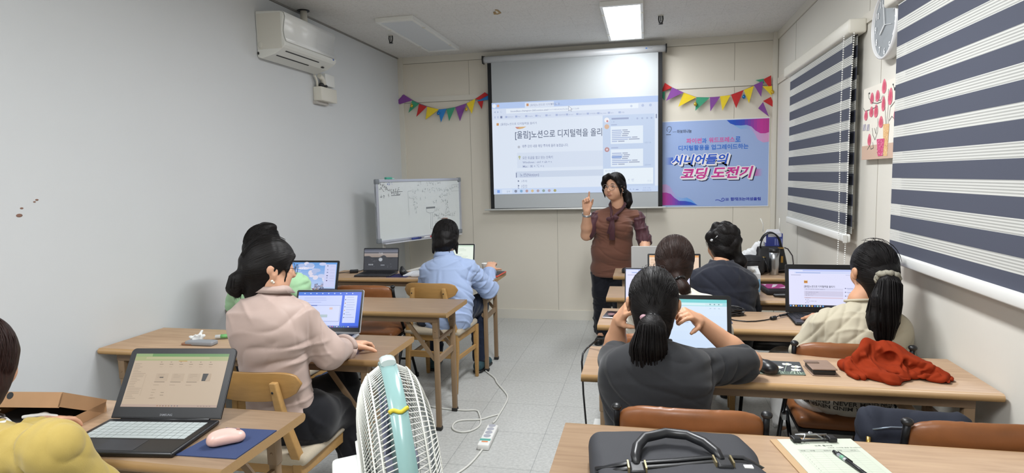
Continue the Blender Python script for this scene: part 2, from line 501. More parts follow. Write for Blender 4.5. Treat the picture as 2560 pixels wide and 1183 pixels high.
def floor_material():
    m = mat('grey_vinyl_tile', '#b3b5b4', .38, spec=.4)
    nt = m.node_tree; N = nt.nodes; L = nt.links; b = N['Principled BSDF']
    tc = N.new('ShaderNodeTexCoord'); mp = N.new('ShaderNodeMapping'); mp.inputs['Location'].default_value = (.13, .2, 0); L.new(tc.outputs['Object'], mp.inputs[0])
    br = N.new('ShaderNodeTexBrick'); br.offset = 0; br.inputs['Scale'].default_value = 1; br.inputs['Brick Width'].default_value = .45; br.inputs['Row Height'].default_value = .45
    br.inputs['Mortar Size'].default_value = .0016; br.inputs['Color1'].default_value = lin('#b9bab8'); br.inputs['Color2'].default_value = lin('#bdbebc'); br.inputs['Mortar'].default_value = lin('#8d8f8e')
    L.new(mp.outputs[0], br.inputs[0])
    n = N.new('ShaderNodeTexNoise'); n.inputs['Scale'].default_value = 60; n.inputs['Detail'].default_value = 6; L.new(tc.outputs['Object'], n.inputs[0])
    n2 = N.new('ShaderNodeTexNoise'); n2.inputs['Scale'].default_value = 1.6; n2.inputs['Detail'].default_value = 3; L.new(tc.outputs['Object'], n2.inputs[0])
    rp = N.new('ShaderNodeValToRGB'); rp.color_ramp.elements[0].position = .3; rp.color_ramp.elements[0].color = (.82, .82, .82, 1); rp.color_ramp.elements[1].position = .7; rp.color_ramp.elements[1].color = (1.08, 1.08, 1.07, 1)
    L.new(n.outputs[0], rp.inputs[0])
    rp2 = N.new('ShaderNodeValToRGB'); rp2.color_ramp.elements[0].position = .35; rp2.color_ramp.elements[0].color = (.93, .93, .92, 1); rp2.color_ramp.elements[1].position = .65
    L.new(n2.outputs[0], rp2.inputs[0])
    mx = N.new('ShaderNodeMix'); mx.data_type = 'RGBA'; mx.blend_type = 'MULTIPLY'; mx.inputs[0].default_value = 1
    L.new(br.outputs[0], mx.inputs[6]); L.new(rp.outputs[0], mx.inputs[7])
    my = N.new('ShaderNodeMix'); my.data_type = 'RGBA'; my.blend_type = 'MULTIPLY'; my.inputs[0].default_value = 1
    L.new(mx.outputs[2], my.inputs[6]); L.new(rp2.outputs[0], my.inputs[7]); L.new(my.outputs[2], b.inputs['Base Color'])
    L.new(n.outputs[0], b.inputs['Roughness'])
    mr = N.new('ShaderNodeMapRange'); mr.inputs[3].default_value = .28; mr.inputs[4].default_value = .5
    L.new(n2.outputs[0], mr.inputs[0]); L.new(mr.outputs[0], b.inputs['Roughness'])
    return m
T = .12
structure('floor', MB().box(XL-T, XR+T, YF-T, YB+T, -.1, 0), floor_material())
structure('ceiling', MB().box(XL-T, XR+T, YF-T, YB+T, ZC, ZC+.1), ceiling_material())
structure('wall_left', MB().box(XL-T, XL, YF, YB, 0, ZC), M_WL)
structure('wall_back', MB().box(XL-T, XR+T, YB, YB+T, 0, ZC), M_WB)
structure('wall_front', MB().box(XL-T, XR+T, YF-T, YF, 0, ZC), M_WB)
WIN = [(4.02, 5.32, 1.19, 2.0), (1.0, 3.02, 1.19, 2.2)]             # openings y0 y1 z0 z1
wr = MB(); ys = [YF]
for y0, y1, z0, z1 in sorted(WIN):
    wr.box(XR, XR+T, ys[-1], y0, 0, ZC); wr.box(XR, XR+T, y0, y1, 0, z0); wr.box(XR, XR+T, y0, y1, z1, ZC); ys.append(y1)
wr.box(XR, XR+T, ys[-1], YB, 0, ZC)
structure('wall_right', wr, M_WR)
M_GLASS = mat('night_window_glass', '#0b0f12', .05, spec=.6)
M_FROST = mat('frosted_window_glass', '#9fb0aa', .35)
for i, (y0, y1, z0, z1) in enumerate(WIN):
    f = MB(); e = .045; x0, x1 = XR-.022, XR+.1
    for a, b, c, d in ((y0-e, y1+e, z0-e, z0), (y0-e, y1+e, z1, z1+e), (y0-e, y0, z0, z1), (y1, y1+e, z0, z1), ((y0+y1)/2-.025, (y0+y1)/2+.025, z0, z1)):
        f.box(x0, x1, a, b, c, d)
    wo = f.obj('window_%d' % (i+1), M_WHITE2, bevel=.004); wo['kind'] = 'structure'
    g = MB(); n = 6
    for k in range(n):                                            # panes, alternately clear and frosted film
        g.box(XR+.05, XR+.056, y0, y1, z0+(z1-z0)*k/n, z0+(z1-z0)*(k+1)/n, m=k % 2)
    g.obj('pane', [M_GLASS, M_FROST], wo)
# trims
structure('trim_1', MB().box(XL, XR, YB-.012, YB, ZC-.065, ZC), M_TRIM)
structure('trim_2', MB().box(XL, XR, YB-.008, YB, 2.312, 2.366), M_TRIM)
structure('trim_3', MB().box(XL, XL+.055, YB-.022, YB, 0, ZC), M_TRIM)
structure('trim_4', MB().box(XR-.045, XR, YB-.045, YB, 0, ZC), M_TRIM)
structure('trim_5', MB().box(XR-.012, XR, YF, YB-.045, ZC-.068, ZC), M_TRIM)
structure('trim_6', MB().box(XR-.008, XR, YF, YB-.045, 2.305, 2.36), M_TRIM)
structure('baseboard_back', MB().box(XL, XR, YB-.012, YB, 0, .1), M_TRIM)
structure('baseboard_right', MB().box(XR-.012, XR, YF, YB, 0, .1), M_TRIM)
s = MB()
for x in (-1.806, -.9, 0, .82): s.box(x, x+.003, YB-.0015, YB, .1, ZC-.065)
s.box(XL+.055, XR-.045, YB-.002, YB, 2.306, 2.312); s.box(XL+.055, XR-.045, YB-.002, YB, ZC-.07, ZC-.065)
structure('trim_7', s, M_SEAM)
s = MB()
for y in (5.35, 3.62, 1.9, .2): s.box(XR-.0015, XR, y, y+.003, .1, 2.305); s.box(XR-.0015, XR, y+.2, y+.203, 2.36, ZC-.068)
s.box(XR-.002, XR, YF, YB-.045, 2.299, 2.305); s.box(XR-.002, XR, YF, YB-.045, ZC-.072, ZC-.068)
s.box(XR-.008, XR, YB-.052, YB-.045, .1, ZC)
structure('trim_8', s, M_SEAM)
structure('trim_9', MB().box(XL, XL+.012, YF, YB-.022, ZC-.012, ZC), mat('ceiling_joint', '#8d8b86', .8))
# wall marks and the torn ceiling patch
for lab, ms in (('tiny grey upper scuff on the bare white left wall', ((92, 500, .006), (86, 505, .005))), ('small reddish brown lower scuff on the bare white left wall', ((48, 539, .011), (54, 521, .006)))):
    sc_ = thing('wall_scuff', lab, 'scuff mark', tuple(atx(ms[0][0], ms[0][1], XL)))
    for u, v, r in ms:
        p = atx(u, v, XL)-atx(ms[0][0], ms[0][1], XL); MB().ell((.0005, p[1], p[2]), (.0008, r*1.3, r*.7), 8, 5).obj('mark', mat('scuff_brown', '#8a6a5c', .9), sc_)
p = atz(1240, 30, ZC); mk = MB()
mk.prism([(-.03, .05), (.0, .06), (.035, .03), (.03, -.06), (.01, -.075), (.0, -.02), (-.02, -.01)], 0, .004, lambda a, b, h: (p[0]+a, p[1]+b, ZC-h-.001), m=0)
mk.prism([(.0, .02), (.02, .01), (.02, -.05), (.008, -.06)], 0, .005, lambda a, b, h: (p[0]+a, p[1]+b, ZC-h-.002), m=1)
tag(mk.obj('ceiling_patch', [mat('torn_paper_brown', '#a68a5e', .9), mat('torn_paper_pale', '#d6cfc0', .9)]), 'small torn brown patch stuck to the ceiling', 'patch')

# ---------------------------------------------------------------- ceiling lamps and fittings
M_DIFF = mat('lit_diffuser', '#ffffff', .5, emit=('#f6fbff', 5.))
M_DIFF_OFF = mat('unlit_diffuser', '#d3d8dd', .4)
def panel_lamp(x, y, on, label):
    t = thing('ceiling_light', label, 'ceiling light', (x, y, ZC), group=None)
    f = MB()
    for a, b, c, d in ((-.16, .16, -.62, -.58), (-.16, .16, .58, .62), (-.16, -.137, -.58, .58), (.137, .16, -.58, .58)): f.box(a, b, c, d, -.035, 0)
    f.obj('frame', M_WHITE, t, bevel=.003)
    MB().box(-.137, .137, -.58, .58, -.028, -.01).obj('diffuser', M_DIFF if on else M_DIFF_OFF, t)
    for yy in (-.35, .35):
        for sx in (-1, 1): MB().box(sx*.15-.012, sx*.15+.012, yy-.01, yy+.01, -.04, -.034).obj('clip', M_WHITE2, t)
panel_lamp(-.18, 5.37, True, 'lit rectangular ceiling light panel in front of the projection screen')
panel_lamp(-1.95, 5.3, False, 'switched-off white ceiling panel on the left, before the corner with the whiteboard')
panel_lamp(-.18, 2.75, True, 'lit ceiling light panel over the middle aisle')
panel_lamp(-.18, .1, True, 'lit ceiling light panel above the place the picture is taken from')
panel_lamp(-1.95, .1, True, 'unseen lit ceiling panel added to brighten the near left side')  # added fixture out of view, there only to carry the extra left lamp
def hanger(u, v, label):
    p = atz(u, v, ZC-.03); t = thing('sprinkler_head', label, 'sprinkler', (p[0], p[1], ZC))
    MB().lathe([(.022, -.004), (.024, 0)], seg=16).obj('plate', M_WHITE2, t)
    b = MB().tube([(-.014, 0, 0), (-.017, 0, -.03), (-.012, 0, -.055), (0, 0, -.062), (.012, 0, -.055), (.017, 0, -.03), (.014, 0, 0)], .0055, 8)
    b.cyl((0, 0, 0), (0, 0, -.05), .004, seg=8); b.lathe([(.018, -.07), (.018, -.064)], seg=12)
    b.obj('frame', M_BLACK, t)
hanger(977, 97, 'small black sprinkler head beside the switched-off ceiling panel')
hanger(1652, 48, 'small black sprinkler head right of the lit ceiling panel')

# ---------------------------------------------------------------- wall air conditioner
t = thing('air_conditioner', 'white wall-mounted air conditioner high on the left wall', 'air conditioner', (XL, 3.8, 2.4))
W_ = .70
prof = [(0, .0), (0, .255), (.11, .25), (.185, .245), (.205, .235), (.212, .21), (.203, .17), (.195, .12), (.2, .075), (.213, .04), (.212, .02), (.2, .005), (.13, -.035), (.03, -.06), (0, -.05)]
b = MB(); b.prism([(x, z) for x, z in prof], 0, W_, lambda a, b_, h: (a+.002, h, b_))
b.obj('housing', mat('ac_body', '#dfe0db', .35, noise=(5, .02)), t, bevel=.006)
fr = MB(); fp = [(.187, .246), (.208, .237), (.216, .21), (.207, .17), (.199, .12), (.204, .075), (.216, .045)]
V = []
for h in (.012, W_-.012):
    V += [(x+.006, h, z) for x, z in fp]
n = len(fp); fr.add(V, [(i, i+1, n+i+1, n+i) for i in range(n-1)], smooth=True)
o = fr.obj('front_panel', mat('ac_gloss', '#eef0ef', .22), t); o.modifiers.new('s', 'SOLIDIFY').thickness = .004
sl = MB()
def ac_under(f): return (.2+(.13-.2)*f, .005+(-.035-.005)*f)
for y0, y1, f0, f1 in ((.06, .5, .25, .38), (.03, .44, 1.0, 1.12)):
    x0, z0 = ac_under(f0); x1, z1 = ac_under(f1)
    sl.add([(x0, y0, z0-.0015), (x1, y0, z1-.0015), (x1, y1, z1-.0015), (x0, y1, z0-.0015)], [(0, 1, 2, 3)])
sl.ell((.15, .6, -.028), (.012, .02, .006), 10, 6)
sl.obj('air_slot', M_BLACK, t)
e = MB(); e.prism([(.012, .0), (.19, .0), (.19, .235), (.012, .235)], 0, .002, lambda a, b_, h: (a, -h, b_))
e.ell((.03, -.003, .03), (.016, .003, .022), 14, 6); e.ell((.012, -.004, -.025), (.007, .004, .01), 8, 5, m=1)
e.obj('end_cover', [mat('ac_side', '#d3d1c8', .4), M_BLACK], t)
MB().ell((.215, W_-.045, .035), (.003, .012, .006), 10, 6).obj('emblem', mat('blue_badge', '#3a5fae', .3), t, 'small blue badge')
# pipes from the unit and its junction box
t = thing('pipe_stub', 'short cream pipe from the air conditioner up through the ceiling', 'pipe', (XL+.06, 4.32, ZC))
MB().lathe([(.026, -.128), (.026, 0)], seg=14).obj('pipe', M_WHITE2, t); MB().lathe([(.045, -.006), (.045, -.0005)], seg=16).obj('collar', M_BLACK, t)
t = thing('junction_box', 'pale grey switch boxes with conduit under the air conditioner', 'junction box', (XL, 4.5, 2.17))
b = MB(); b.box(.001, .075, 0, .25, -.03, .08, bev=.006); b.obj('box', M_WHITE2, t)
b = MB(); b.box(.001, .05, .12, .27, .1, .2, bev=.006); b.obj('switch_box', M_WHITE, t)
b = MB(); b.box(.001, .03, -.005, .18, -.055, -.03); b.obj('back_plate', mat('grey_plate', '#b6b2ac', .6), t)
b = MB(); b.tube([(.03, .02, .08), (.03, .02, .12), (.03, 0, .15), (.03, -.02, .165)], .009, 8); b.tube([(.04, .1, .1), (.045, .1, .12), (.05, .06, .15), (.05, .02, .165)], .02, 10); b.obj('conduit', M_WHITE2, t)
b = MB(); b.ell((.05, .05, .095), (.02, .03, .02), 8, 6); b.ell((.05, .11, .095), (.015, .03, .012), 8, 6); b.obj('connector', M_BLACK, t)

# ---------------------------------------------------------------- projection screen
SY = 6.17
t = thing('projection_screen', 'pull-down projection screen with black borders showing a projected web page', 'projection screen', (-.716, SY, 2.69))
def S3(x, z, d=0.): return (x+.716, -d, z-2.69)
b = MB(); b.tube([S3(-1.615, 2.69), S3(.185, 2.69)], .034, 16); b.obj('housing', mat('screen_case', '#dfe2e6', .3), t)
for x in (-1.618, .188):
    b = MB(); b.prism([(-.04, .035), (.04, .035), (.045, 0), (.03, -.04), (-.03, -.04), (-.045, 0)], -.006, .006, lambda a, c, h, x=x: (x+.716+h, a, c)); b.box(x+.716-.006, x+.716+.006, .03, .095, .01, .045)
    b.obj('end_bracket', M_BLACK, t)
b = MB(); b.box(*(S3(-1.577, 0)[0], S3(.152, 0)[0]), -.001, .001, 1.172-2.69, 2.665-2.69); b.obj('border', mat('screen_black_border', '#0f1014', .7), t)
b = MB(); b.box(S3(-1.537, 0)[0], S3(.113, 0)[0], -.003, -.001, 1.18-2.69, 2.665-2.69); b.obj('fabric', mat('screen_white', '#b6bbbe', .75, bump=(400, .05, .001)), t)
b = MB(); b.tube([S3(-1.644, 1.165), S3(.184, 1.170)], .009, 10); b.obj('bottom_bar', M_WHITE, t)
b = MB(); b.box(S3(-.005, 0)[0], S3(-.0, 0)[0]+.012, -.0365, -.034, .0, .01, m=0); b.box(S3(.02, 0)[0], S3(.06, 0)[0], -.0365, -.033, .003, .007, m=1); b.obj('maker_mark', [mat('mark_blue', '#3c6fb5'), mat('mark_grey', '#8b8f94')], t)
# the projected picture
def lerp(a, b, f): return a+(b-a)*f
IC = [(-1.541, 1.324), (.1125, 1.327), (.1125, 2.249), (-1.541, 2.255)]
def img(x, y, l):
    fx, fy = x/16, y/9
    bx = lerp(IC[0][0], IC[1][0], fx); bz = lerp(IC[0][1], IC[1][1], fx); tx = lerp(IC[3][0], IC[2][0], fx); tz = lerp(IC[3][1], IC[2][1], fx)
    return S3(lerp(bx, tx, fy), lerp(bz, tz, fy), .0035+l)
def q(cx, cy):                                                    # from the close-up I measured to page units
    fx = (cx-(108+14*(cy-200)/790))/(1532-(108+14*(cy-200)/790)); tp = 205-65*fx; bt = 993-28*fx
    return fx*16, 9*(1-(cy-tp)/(bt-tp))
P = Panel(16, 9, img, .0005)
P.rect(0, 0, 16, 9, '#dfe9f8', 0)
P.rect(0, 8.42, 16, 9, '#b5cbf3', 1); P.rect(0, 7.35, 16, 8.42, '#d5e0f4', 1)
P.rect(3.35, 8.42, 6.2, 8.9, '#dde7f8', 2); P.rect(1.45, 7.92, 14.2, 8.36, '#e8f1fc', 2)
P.disc(.25, 8.7, .2, '#e9f0fb', 2); P.disc(.65, 8.7, .13, '#d9a88a', 2)
P.text('[울림]노션으로 디지털력을 올…', 3.85, 8.55, .24, '#8d96b5', 3); P.rect(3.5, 8.55, 3.72, 8.8, '#c9956c', 3); P.text('×', 5.9, 8.55, .3, '#7d86a6', 3); P.text('+', 6.4, 8.58, .3, '#e3ecfa', 3)
P.text('◀  ▶  ↻', .2, 8.02, .22, '#a9b6d6', 3)
P.text('boundless-champion-260.notion.site/', 1.9, 8.04, .25, '#6f7aa6', 3); P.text('1a01d1f1480d424b29a28d5b8b1122df8', 5.45, 8.05, .2, '#a7b1cf', 3)
P.poly([(7.62, 8.38), (7.62, 7.9), (7.74, 8.02), (7.86, 7.86), (7.92, 7.9), (7.82, 8.06), (7.98, 8.06)], '#f2f5fb', 5); P.line([(7.62, 8.38), (7.62, 7.9), (7.74, 8.02), (7.86, 7.86), (7.92, 7.9), (7.82, 8.06), (7.98, 8.06), (7.62, 8.38)], .03, '#7f8aa5', 6)
for i, wd in enumerate(('업무도구', 'Mail', 'Graphic', 'Prog', '교육', '유용한자료', 'AI tool', '블로그소스', '우리반참고자료', 'Edu room', '뉴스', '모음')):
    x = 1.35+i*1.0; P.rect(x, 7.5, x+.22, 7.68, '#aab8dd', 3); P.text(wd, x+.27, 7.52, .15, '#8f9bc0', 3)
for x in (.25, .55): P.rect(x, 7.5, x+.12, 7.7, '#b6c2e2', 3)
P.rect(.85, 7.48, 1.05, 7.7, '#7c87ab', 3)
P.disc(13.55, 8.13, .11, '#c3cfe8', 3); P.disc(14.6, 8.15, .13, '#b3c1e2', 3); P.disc(15.3, 8.15, .13, '#b3c1e2', 3)
P.rect(.45, 6.78, .68, 7.02, '#c9955c', 3); P.text('[울림]노션으로 디지털력을 올리기', .85, 6.8, .26, '#7b86ab', 3)
P.poly([(2.32, 6.58), (3.45, 6.58), (3.1, 6.42), (2.75, 6.36), (2.5, 6.4)], '#d9b27c', 3); P.poly([(2.32, 6.58), (2.75, 6.58), (2.6, 6.4), (2.5, 6.4)], '#c98a80', 4)
P.text('[울림]노션으로 디지털력을 올리기', 2.3, 5.5, .82, '#59647f', 3, bold=.008, width=9.1)
P.text('매주 강의 내용 해당 주차에 올려 놓겠습니다.', 3.0, 4.55, .32, '#808bb0', 3, bold=.006, width=4.55); P.disc(2.66, 4.62, .13, '#b9bfcc', 3)
P.rect(2.45, 2.55, 10.86, 4.05, '#d6e1f3', 1); P.disc(2.7, 3.65, .12, '#b8bd98', 3); P.rect(2.65, 3.4, 2.75, 3.6, '#b8bd98', 3)
P.text('모든 토글을 열고 닫는 단축키', 3.0, 3.42, .32, '#808bb0', 3, bold=.006, width=3.0)
P.text('Windows : ctrl + alt + t', 3.0, 3.0, .3, '#828db2', 3, bold=.004); P.text('Mac : ⌘ + ⌥ + t', 3.0, 2.6, .3, '#828db2', 3, bold=.004)
P.rect(2.3, 1.62, 10.86, 2.22, '#ccd8ec', 2); P.rect(2.3, 1.62, 2.37, 2.1, '#5f6a8e', 3)
P.text('노션(Notion)', 2.68, 1.75, .36, '#6d78a3', 3); P.rect(2.68, 1.66, 4.35, 1.69, '#aeb7d6', 3)
for k, z in enumerate((1.15, .68, .42)):
    P.poly([(2.48, z+.02), (2.48, z+.24), (2.64, z+.13)], '#6a7495', 3); P.text('%d주차' % (k+1), 2.8, z, .27, '#8994b8', 3)
P.rect(0, 0, 16, .56, '#c9daf6', 4)
P.rect(.35, .14, .62, .42, '#7fa5ea', 5); P.rect(.85, .08, 1.9, .48, '#d9e5f8', 5); P.text('검색', 1.3, .18, .2, '#93a0c2', 6)
for i, c in enumerate(('#858da3', '#7eaad0', '#b99a9c', '#d6bf92', '#b5a3a9', '#93a7a0', '#b3a3b2', '#a9a66f')): P.disc(2.25+i*.56, .28, .14, c, 6)
P.text('A  ≋  ▬', 13.35, .16, .25, '#8fa0cb', 6); P.text('오후 7:58', 14.6, .3, .18, '#9fb0d8', 6); P.text('2024-06-05', 14.55, .08, .18, '#9fb0d8', 6)
# chat window
P.rect(10.86, .56, 15.7, 7.35, '#c3d4ef', 5); P.rect(15.7, .56, 16, 7.35, '#dfe9f8', 5); P.rect(15.78, 6.9, 15.9, 7.3, '#8290b0', 6)
P.disc(11.25, 6.9, .24, '#f0f1f6', 6); P.disc(11.3, 6.8, .1, '#c97f86', 7); P.disc(11.25, 6.28, .23, '#d8b49a', 6); P.disc(11.25, 4.1, .23, '#b98c90', 6); P.disc(11.25, 4.1, .1, '#e2ccd0', 7)
P.rect(11.7, 6.92, 13.3, 7.08, '#97a4c8', 6); P.text('•  8', 11.7, 6.65, .18, '#93a1c6', 6)
for x in (14.1, 14.55, 15.0, 15.4): P.disc(x, 6.95, .09, '#a7b6d9', 6)
for y0, y1 in ((4.62, 6.28), (2.45, 4.1)):
    P.rect(11.6, y0, 14.62, y1, '#e4effb', 6)
    for k in range(7):
        y = y1-.42-k*.175
        P.rect(11.72, y, 11.72+[.9, 1.0, .9, .85, 1.8, 1.5, .5][k], y+.085, '#a3b3d8', 7); P.rect(11.8+[.9, 1.0, .9, .85, 1.8, 1.5, .5][k], y, 12.1+[1.1, 1.3, 1.2, 1.1, 2.0, 2.2, .8][k], y+.09, '#9aa4bd', 7)
P.rect(11.7, 3.28, 12.65, 3.46, '#86a3d9', 8); P.text('오전 7:36', 14.75, 4.6, .16, '#93a4cc', 7); P.text('오전 8:41', 14.75, 2.5, .16, '#93a4cc', 7); P.rect(11.65, 4.2, 12.3, 4.3, '#a9b7d8', 7); P.rect(11.65, 6.38, 12.2, 6.48, '#a9b7d8', 7)
P.rect(10.9, .75, 15.55, 2.28, '#eaf4fd', 6); P.text('메시지 입력', 11.05, 1.98, .2, '#b2c0dd', 7); P.text('Y  번', 13.2, 1.05, .28, '#b2bfdc', 7); P.text('전송', 15.0, .95, .22, '#ccd7ec', 7)
M_PROJ = attr_mat('projected_light', .66)
P.obj('projected_page', M_PROJ, t)

# ---------------------------------------------------------------- banner
BY = YB-.004
t = thing('banner', 'pale blue course banner with blue and pink lettering on the back wall', 'banner', (.63, BY, 1.585))
bw, bh = 1.02, .845; bx0 = 1.1435-bw
def ban(x, y, l): return (bx0+x-.63, -.003-l, 1.1625+y+(x/bw)*.0-1.585)
MB().box(bx0-.63, bx0+bw-.63, -.003, .001, 1.1625-1.585, 1.1625+bh-1.585).obj('sheet', mat('banner_white_edge', '#e4e6ea', .5), t)
P = Panel(bw, bh, ban, .0004)
def bq(cx, cy): return (cx-1405)/(1405-72)*(.983)+bw-.005, bh-.008-(cy-(62-48*(cx-72)/1333))/(1068+38*(cx-72)/1333)*.825   # close-up coordinates to banner metres
P.rect(.006, .008, bw-.006, bh-.008, '#9db4e2', 1)
def shape(pts, cols, layer):
    """outline filled with a left-to-right print gradient"""
    pts = [bq(*p) for p in pts]; xs = [p[0] for p in pts]; x0, x1 = min(xs), max(xs); n = 14
    from mathutils.geometry import intersect_line_line_2d
    for i in range(n):
        a, b = x0+(x1-x0)*i/n, x0+(x1-x0)*(i+1)/n
        poly = pts
        for lim, sg in ((a, 1), (b, -1)):
            out = []
            for k in range(len(poly)):
                p, r = poly[k-1], poly[k]; ip, ir = (p[0]-lim)*sg >= 0, (r[0]-lim)*sg >= 0
                if ip != ir:
                    f = (lim-p[0])/(r[0]-p[0]); out.append((lim, p[1]+(r[1]-p[1])*f))
                if ir: out.append(r)
            poly = out
        if len(poly) > 2:
            f = (i+.5)/n*(len(cols)-1); k = min(int(f), len(cols)-2); f -= k
            ca, cb = np.array(lin(cols[k])), np.array(lin(cols[k+1])); P.poly(poly, tuple(ca+(cb-ca)*f), layer)
shape([(980, 105), (1060, 150), (1130, 145), (1190, 155), (1230, 210), (1270, 285), (1340, 322), (1405, 310), (1405, 14), (980, 40)], ['#7ab0e6', '#8fb0e2', '#c9a3d6', '#d79cc9'], 2)
shape([(885, 38), (930, 80), (990, 102), (1060, 105), (1130, 98), (1190, 120), (1240, 170), (1300, 205), (1360, 205), (1405, 190), (1405, 16)], ['#1d58c8', '#1d50c0', '#3e49bb', '#8e3aa8', '#c5339a', '#b5318f'], 3)
shape([(72, 850), (120, 845), (170, 875), (210, 940), (260, 1005), (330, 1025), (390, 1018), (450, 1050), (510, 1105), (72, 1110)], ['#cf9dcf', '#b5a6dc', '#8fb0e6', '#6fa8ea', '#5ba0ea'], 2)
shape([(72, 955), (120, 952), (180, 970), (230, 1020), (290, 1060), (370, 1062), (440, 1075), (530, 1115), (72, 1115)], ['#c5339a', '#9a3aa8', '#4a46bc', '#2350c4', '#1d58c8'], 3)
a, b = bq(110, 600), bq(210, 505); P.grad(a[0], a[1], b[0], b[1], '#9db4e2', '#2a5fcf', 2)
a, b = bq(1215, 745), bq(1335, 652); P.grad(a[0], a[1], b[0], b[1], '#d03aa0', '#9db4e2', 2)
def bt(t_, x0, x1, cy, col, layer=4, bold=0., hsz=None, shear=0., dx=0, dy=0):
    """lettering fitted to close-up coordinates; bold swells the strokes without changing the size"""
    a = bq(x0, cy); b = bq(x1, cy); V, F = text_geo(t_, bold); W0, _ = text_geo(t_, 0.); w_ = W0[:, 0].max()-W0[:, 0].min(); h_ = W0[:, 1].max()-W0[:, 1].min()
    sx = (b[0]-a[0])/w_; sy = (hsz/1333*.983)/h_ if hsz else sx
    V0 = W0[:, 0].min(); Y0 = W0[:, 1].min()
    P.k += 1; layer = layer+(P.k % 30)*.03
    P.mb.add([P.fn(a[0]+(p[0]-V0)*sx+shear*(p[1]-Y0)*sy+dx, a[1]+(p[1]-Y0)*sy+dy, layer*P.eps) for p in V], F, 0, False, lin(col))
bt('파이썬', 382, 572, 330, '#dd5aa8', 4, .02, 66); bt('과', 578, 636, 328, '#2f73d6', 4, .02, 66); bt('워드프레스', 665, 985, 320, '#dd5aa8', 4, .02, 66); bt('로', 995, 1058, 310, '#2f73d6', 4, .02, 66)
bt('디지털활용을 업그레이드하는', 282, 1155, 420, '#2f73d6', 4, .02, 66)
for t_, x0, x1, cy, col, hs in (('시니어들의', 190, 880, 598, '#1c58cc', 125), ('코딩', 310, 615, 780, '#cf3096', 140), ('도전기', 698, 1180, 772, '#cf3096', 145)):
    for k in range(7, 12): bt(t_, x0, x1, cy, '#14244c', 4, .06, hs, .25, dx=.0019*k+.003, dy=-.0017*k-.003)
    for k in range(9): bt(t_, x0, x1, cy, '#f2f0f4', 5, .06, hs, .25, dx=.0019*k, dy=-.0017*k)
    for ox, oy in ((-.004, 0), (.004, 0), (0, .004), (0, -.004)): bt(t_, x0, x1, cy, '#f2f0f4', 5, .06, hs, .25, dx=ox, dy=oy)
    bt(t_, x0, x1, cy, col, 7, .03, hs, .25)
bt('함께크는여성울림', 945, 1315, 1060, '#2f3fb4', 4, .03, 42); bt('마보의나눔', 262, 445, 200, '#1b2030', 4, .01, 45); bt('나눔재단', 200, 250, 188, '#3a4664', 4, 0, 12)
for y in (1030, 1042, 1055): P.line([bq(880, y), bq(920, y)], .005, '#2f3fb4', 4)
P.line([bq(*p) for p in ((752, 1055), (775, 1047), (800, 1052), (830, 1068), (860, 1060), (868, 1040), (850, 1025), (832, 1035), (836, 1052))], .006, '#2f3fb4', 4)
P.line([bq(*p) for p in ((128, 160), (135, 125), (160, 113), (183, 122), (188, 150), (172, 180), (155, 192))], .004, '#1b2030', 4); P.line([bq(*p) for p in ((128, 160), (140, 180))], .004, '#1b2030', 4); P.line([bq(*p) for p in ((120, 218), (182, 216))], .005, '#1b2030', 4)
P.line([bq(155, 150), bq(158, 162)], .003, '#1b2030', 4)
P.obj('printed_face', attr_mat('banner_print', 0, .5), t)

# ---------------------------------------------------------------- bunting
FC = {'p': '#84489a', 'g': '#3f9c78', 'r': '#c22a2c', 'y': '#ecd02e', 'b': '#2f86cf'}
M_FELT = {k: mat('felt_'+n, FC[k], .9, sheen=.3, noise=(40, .06)) for k, n in zip('pgryb', ('purple', 'green', 'red', 'yellow', 'blue'))}
def bunting(flags, baubles, strings, label):
    y = YB-.03; t = thing('bunting', label, 'bunting', (0, 0, 0)); 
    c = np.mean([at(u, v, y) for f in flags for u, v in f[1]], axis=0); t.location = (c[0], y, c[2])
    for i, (k, pts) in enumerate(flags):
        pw = [at(u, v, y)-c for u, v in pts]; d = (i % 3)*.006
        MB().prism([(p[0], p[2]) for p in pw], 0, .0025, lambda a, b, h, d=d: (a, -d-h, b)).obj('flag', M_FELT[k], t, {'p': 'purple', 'g': 'green', 'r': 'red', 'y': 'yellow', 'b': 'blue'}[k]+' felt triangle')
    for st in strings:
        MB().tube([tuple(np.array(at(u, v, y)-c)*[1, 0, 1]+[0, .004, 0]) for u, v in st], .003, 6).obj('cord', mat('bunting_cord', '#7c5a86', .8), t)
    for u, v, k in baubles:
        p = at(u, v, y)-c; MB().ell((p[0], -.02, p[2]), (.016, .014, .018), 12, 8).ell((p[0], -.02, p[2]+.02), (.005, .005, .007), 8, 5).obj('bell', mat('bell_'+k, '#d8b84a' if k == 'gold' else '#2f7fc4', .25, .7), t, k+' bell')
def k1(*p): return [(960+a*.1691, 100+b*.1691) for a, b in p]
def k6(*p): return [(1630+a*.30435, 180+b*.30435) for a, b in p]
bunting([('p', k1((180, 920), (290, 805), (425, 890), (235, 950))), ('g', k1((420, 895), (525, 945), (365, 1078))), ('r', k1((525, 948), (640, 988), (485, 1138))), ('y', k1((640, 988), (815, 1025), (615, 1178))),
    ('b', [(1096, 274.6), (1117, 272), (1103, 306)]), ('g', [(1117, 273), (1139, 268), (1124, 303)]), ('p', [(1139, 269), (1166, 259), (1150, 303)]), ('y', [(1167, 259), (1189, 247), (1180, 285)]),
    ('r', [(1189, 248), (1213, 231), (1222, 238), (1200, 250)]), ('b', [(1193, 254), (1214, 232), (1224, 237), (1223, 249)]), ('r', [(1194, 254), (1209, 252), (1205, 273)])],
    [(1031, 265, 'gold'), (1097, 284, 'blue'), (1167, 274, 'gold')], [[(1005, 238), (1031, 251), (1050, 260), (1068, 266), (1097, 274), (1117, 272), (1139, 268), (1166, 259), (1189, 247), (1213, 232)]], 'colourful felt pennant bunting between the left corner and the projection screen')
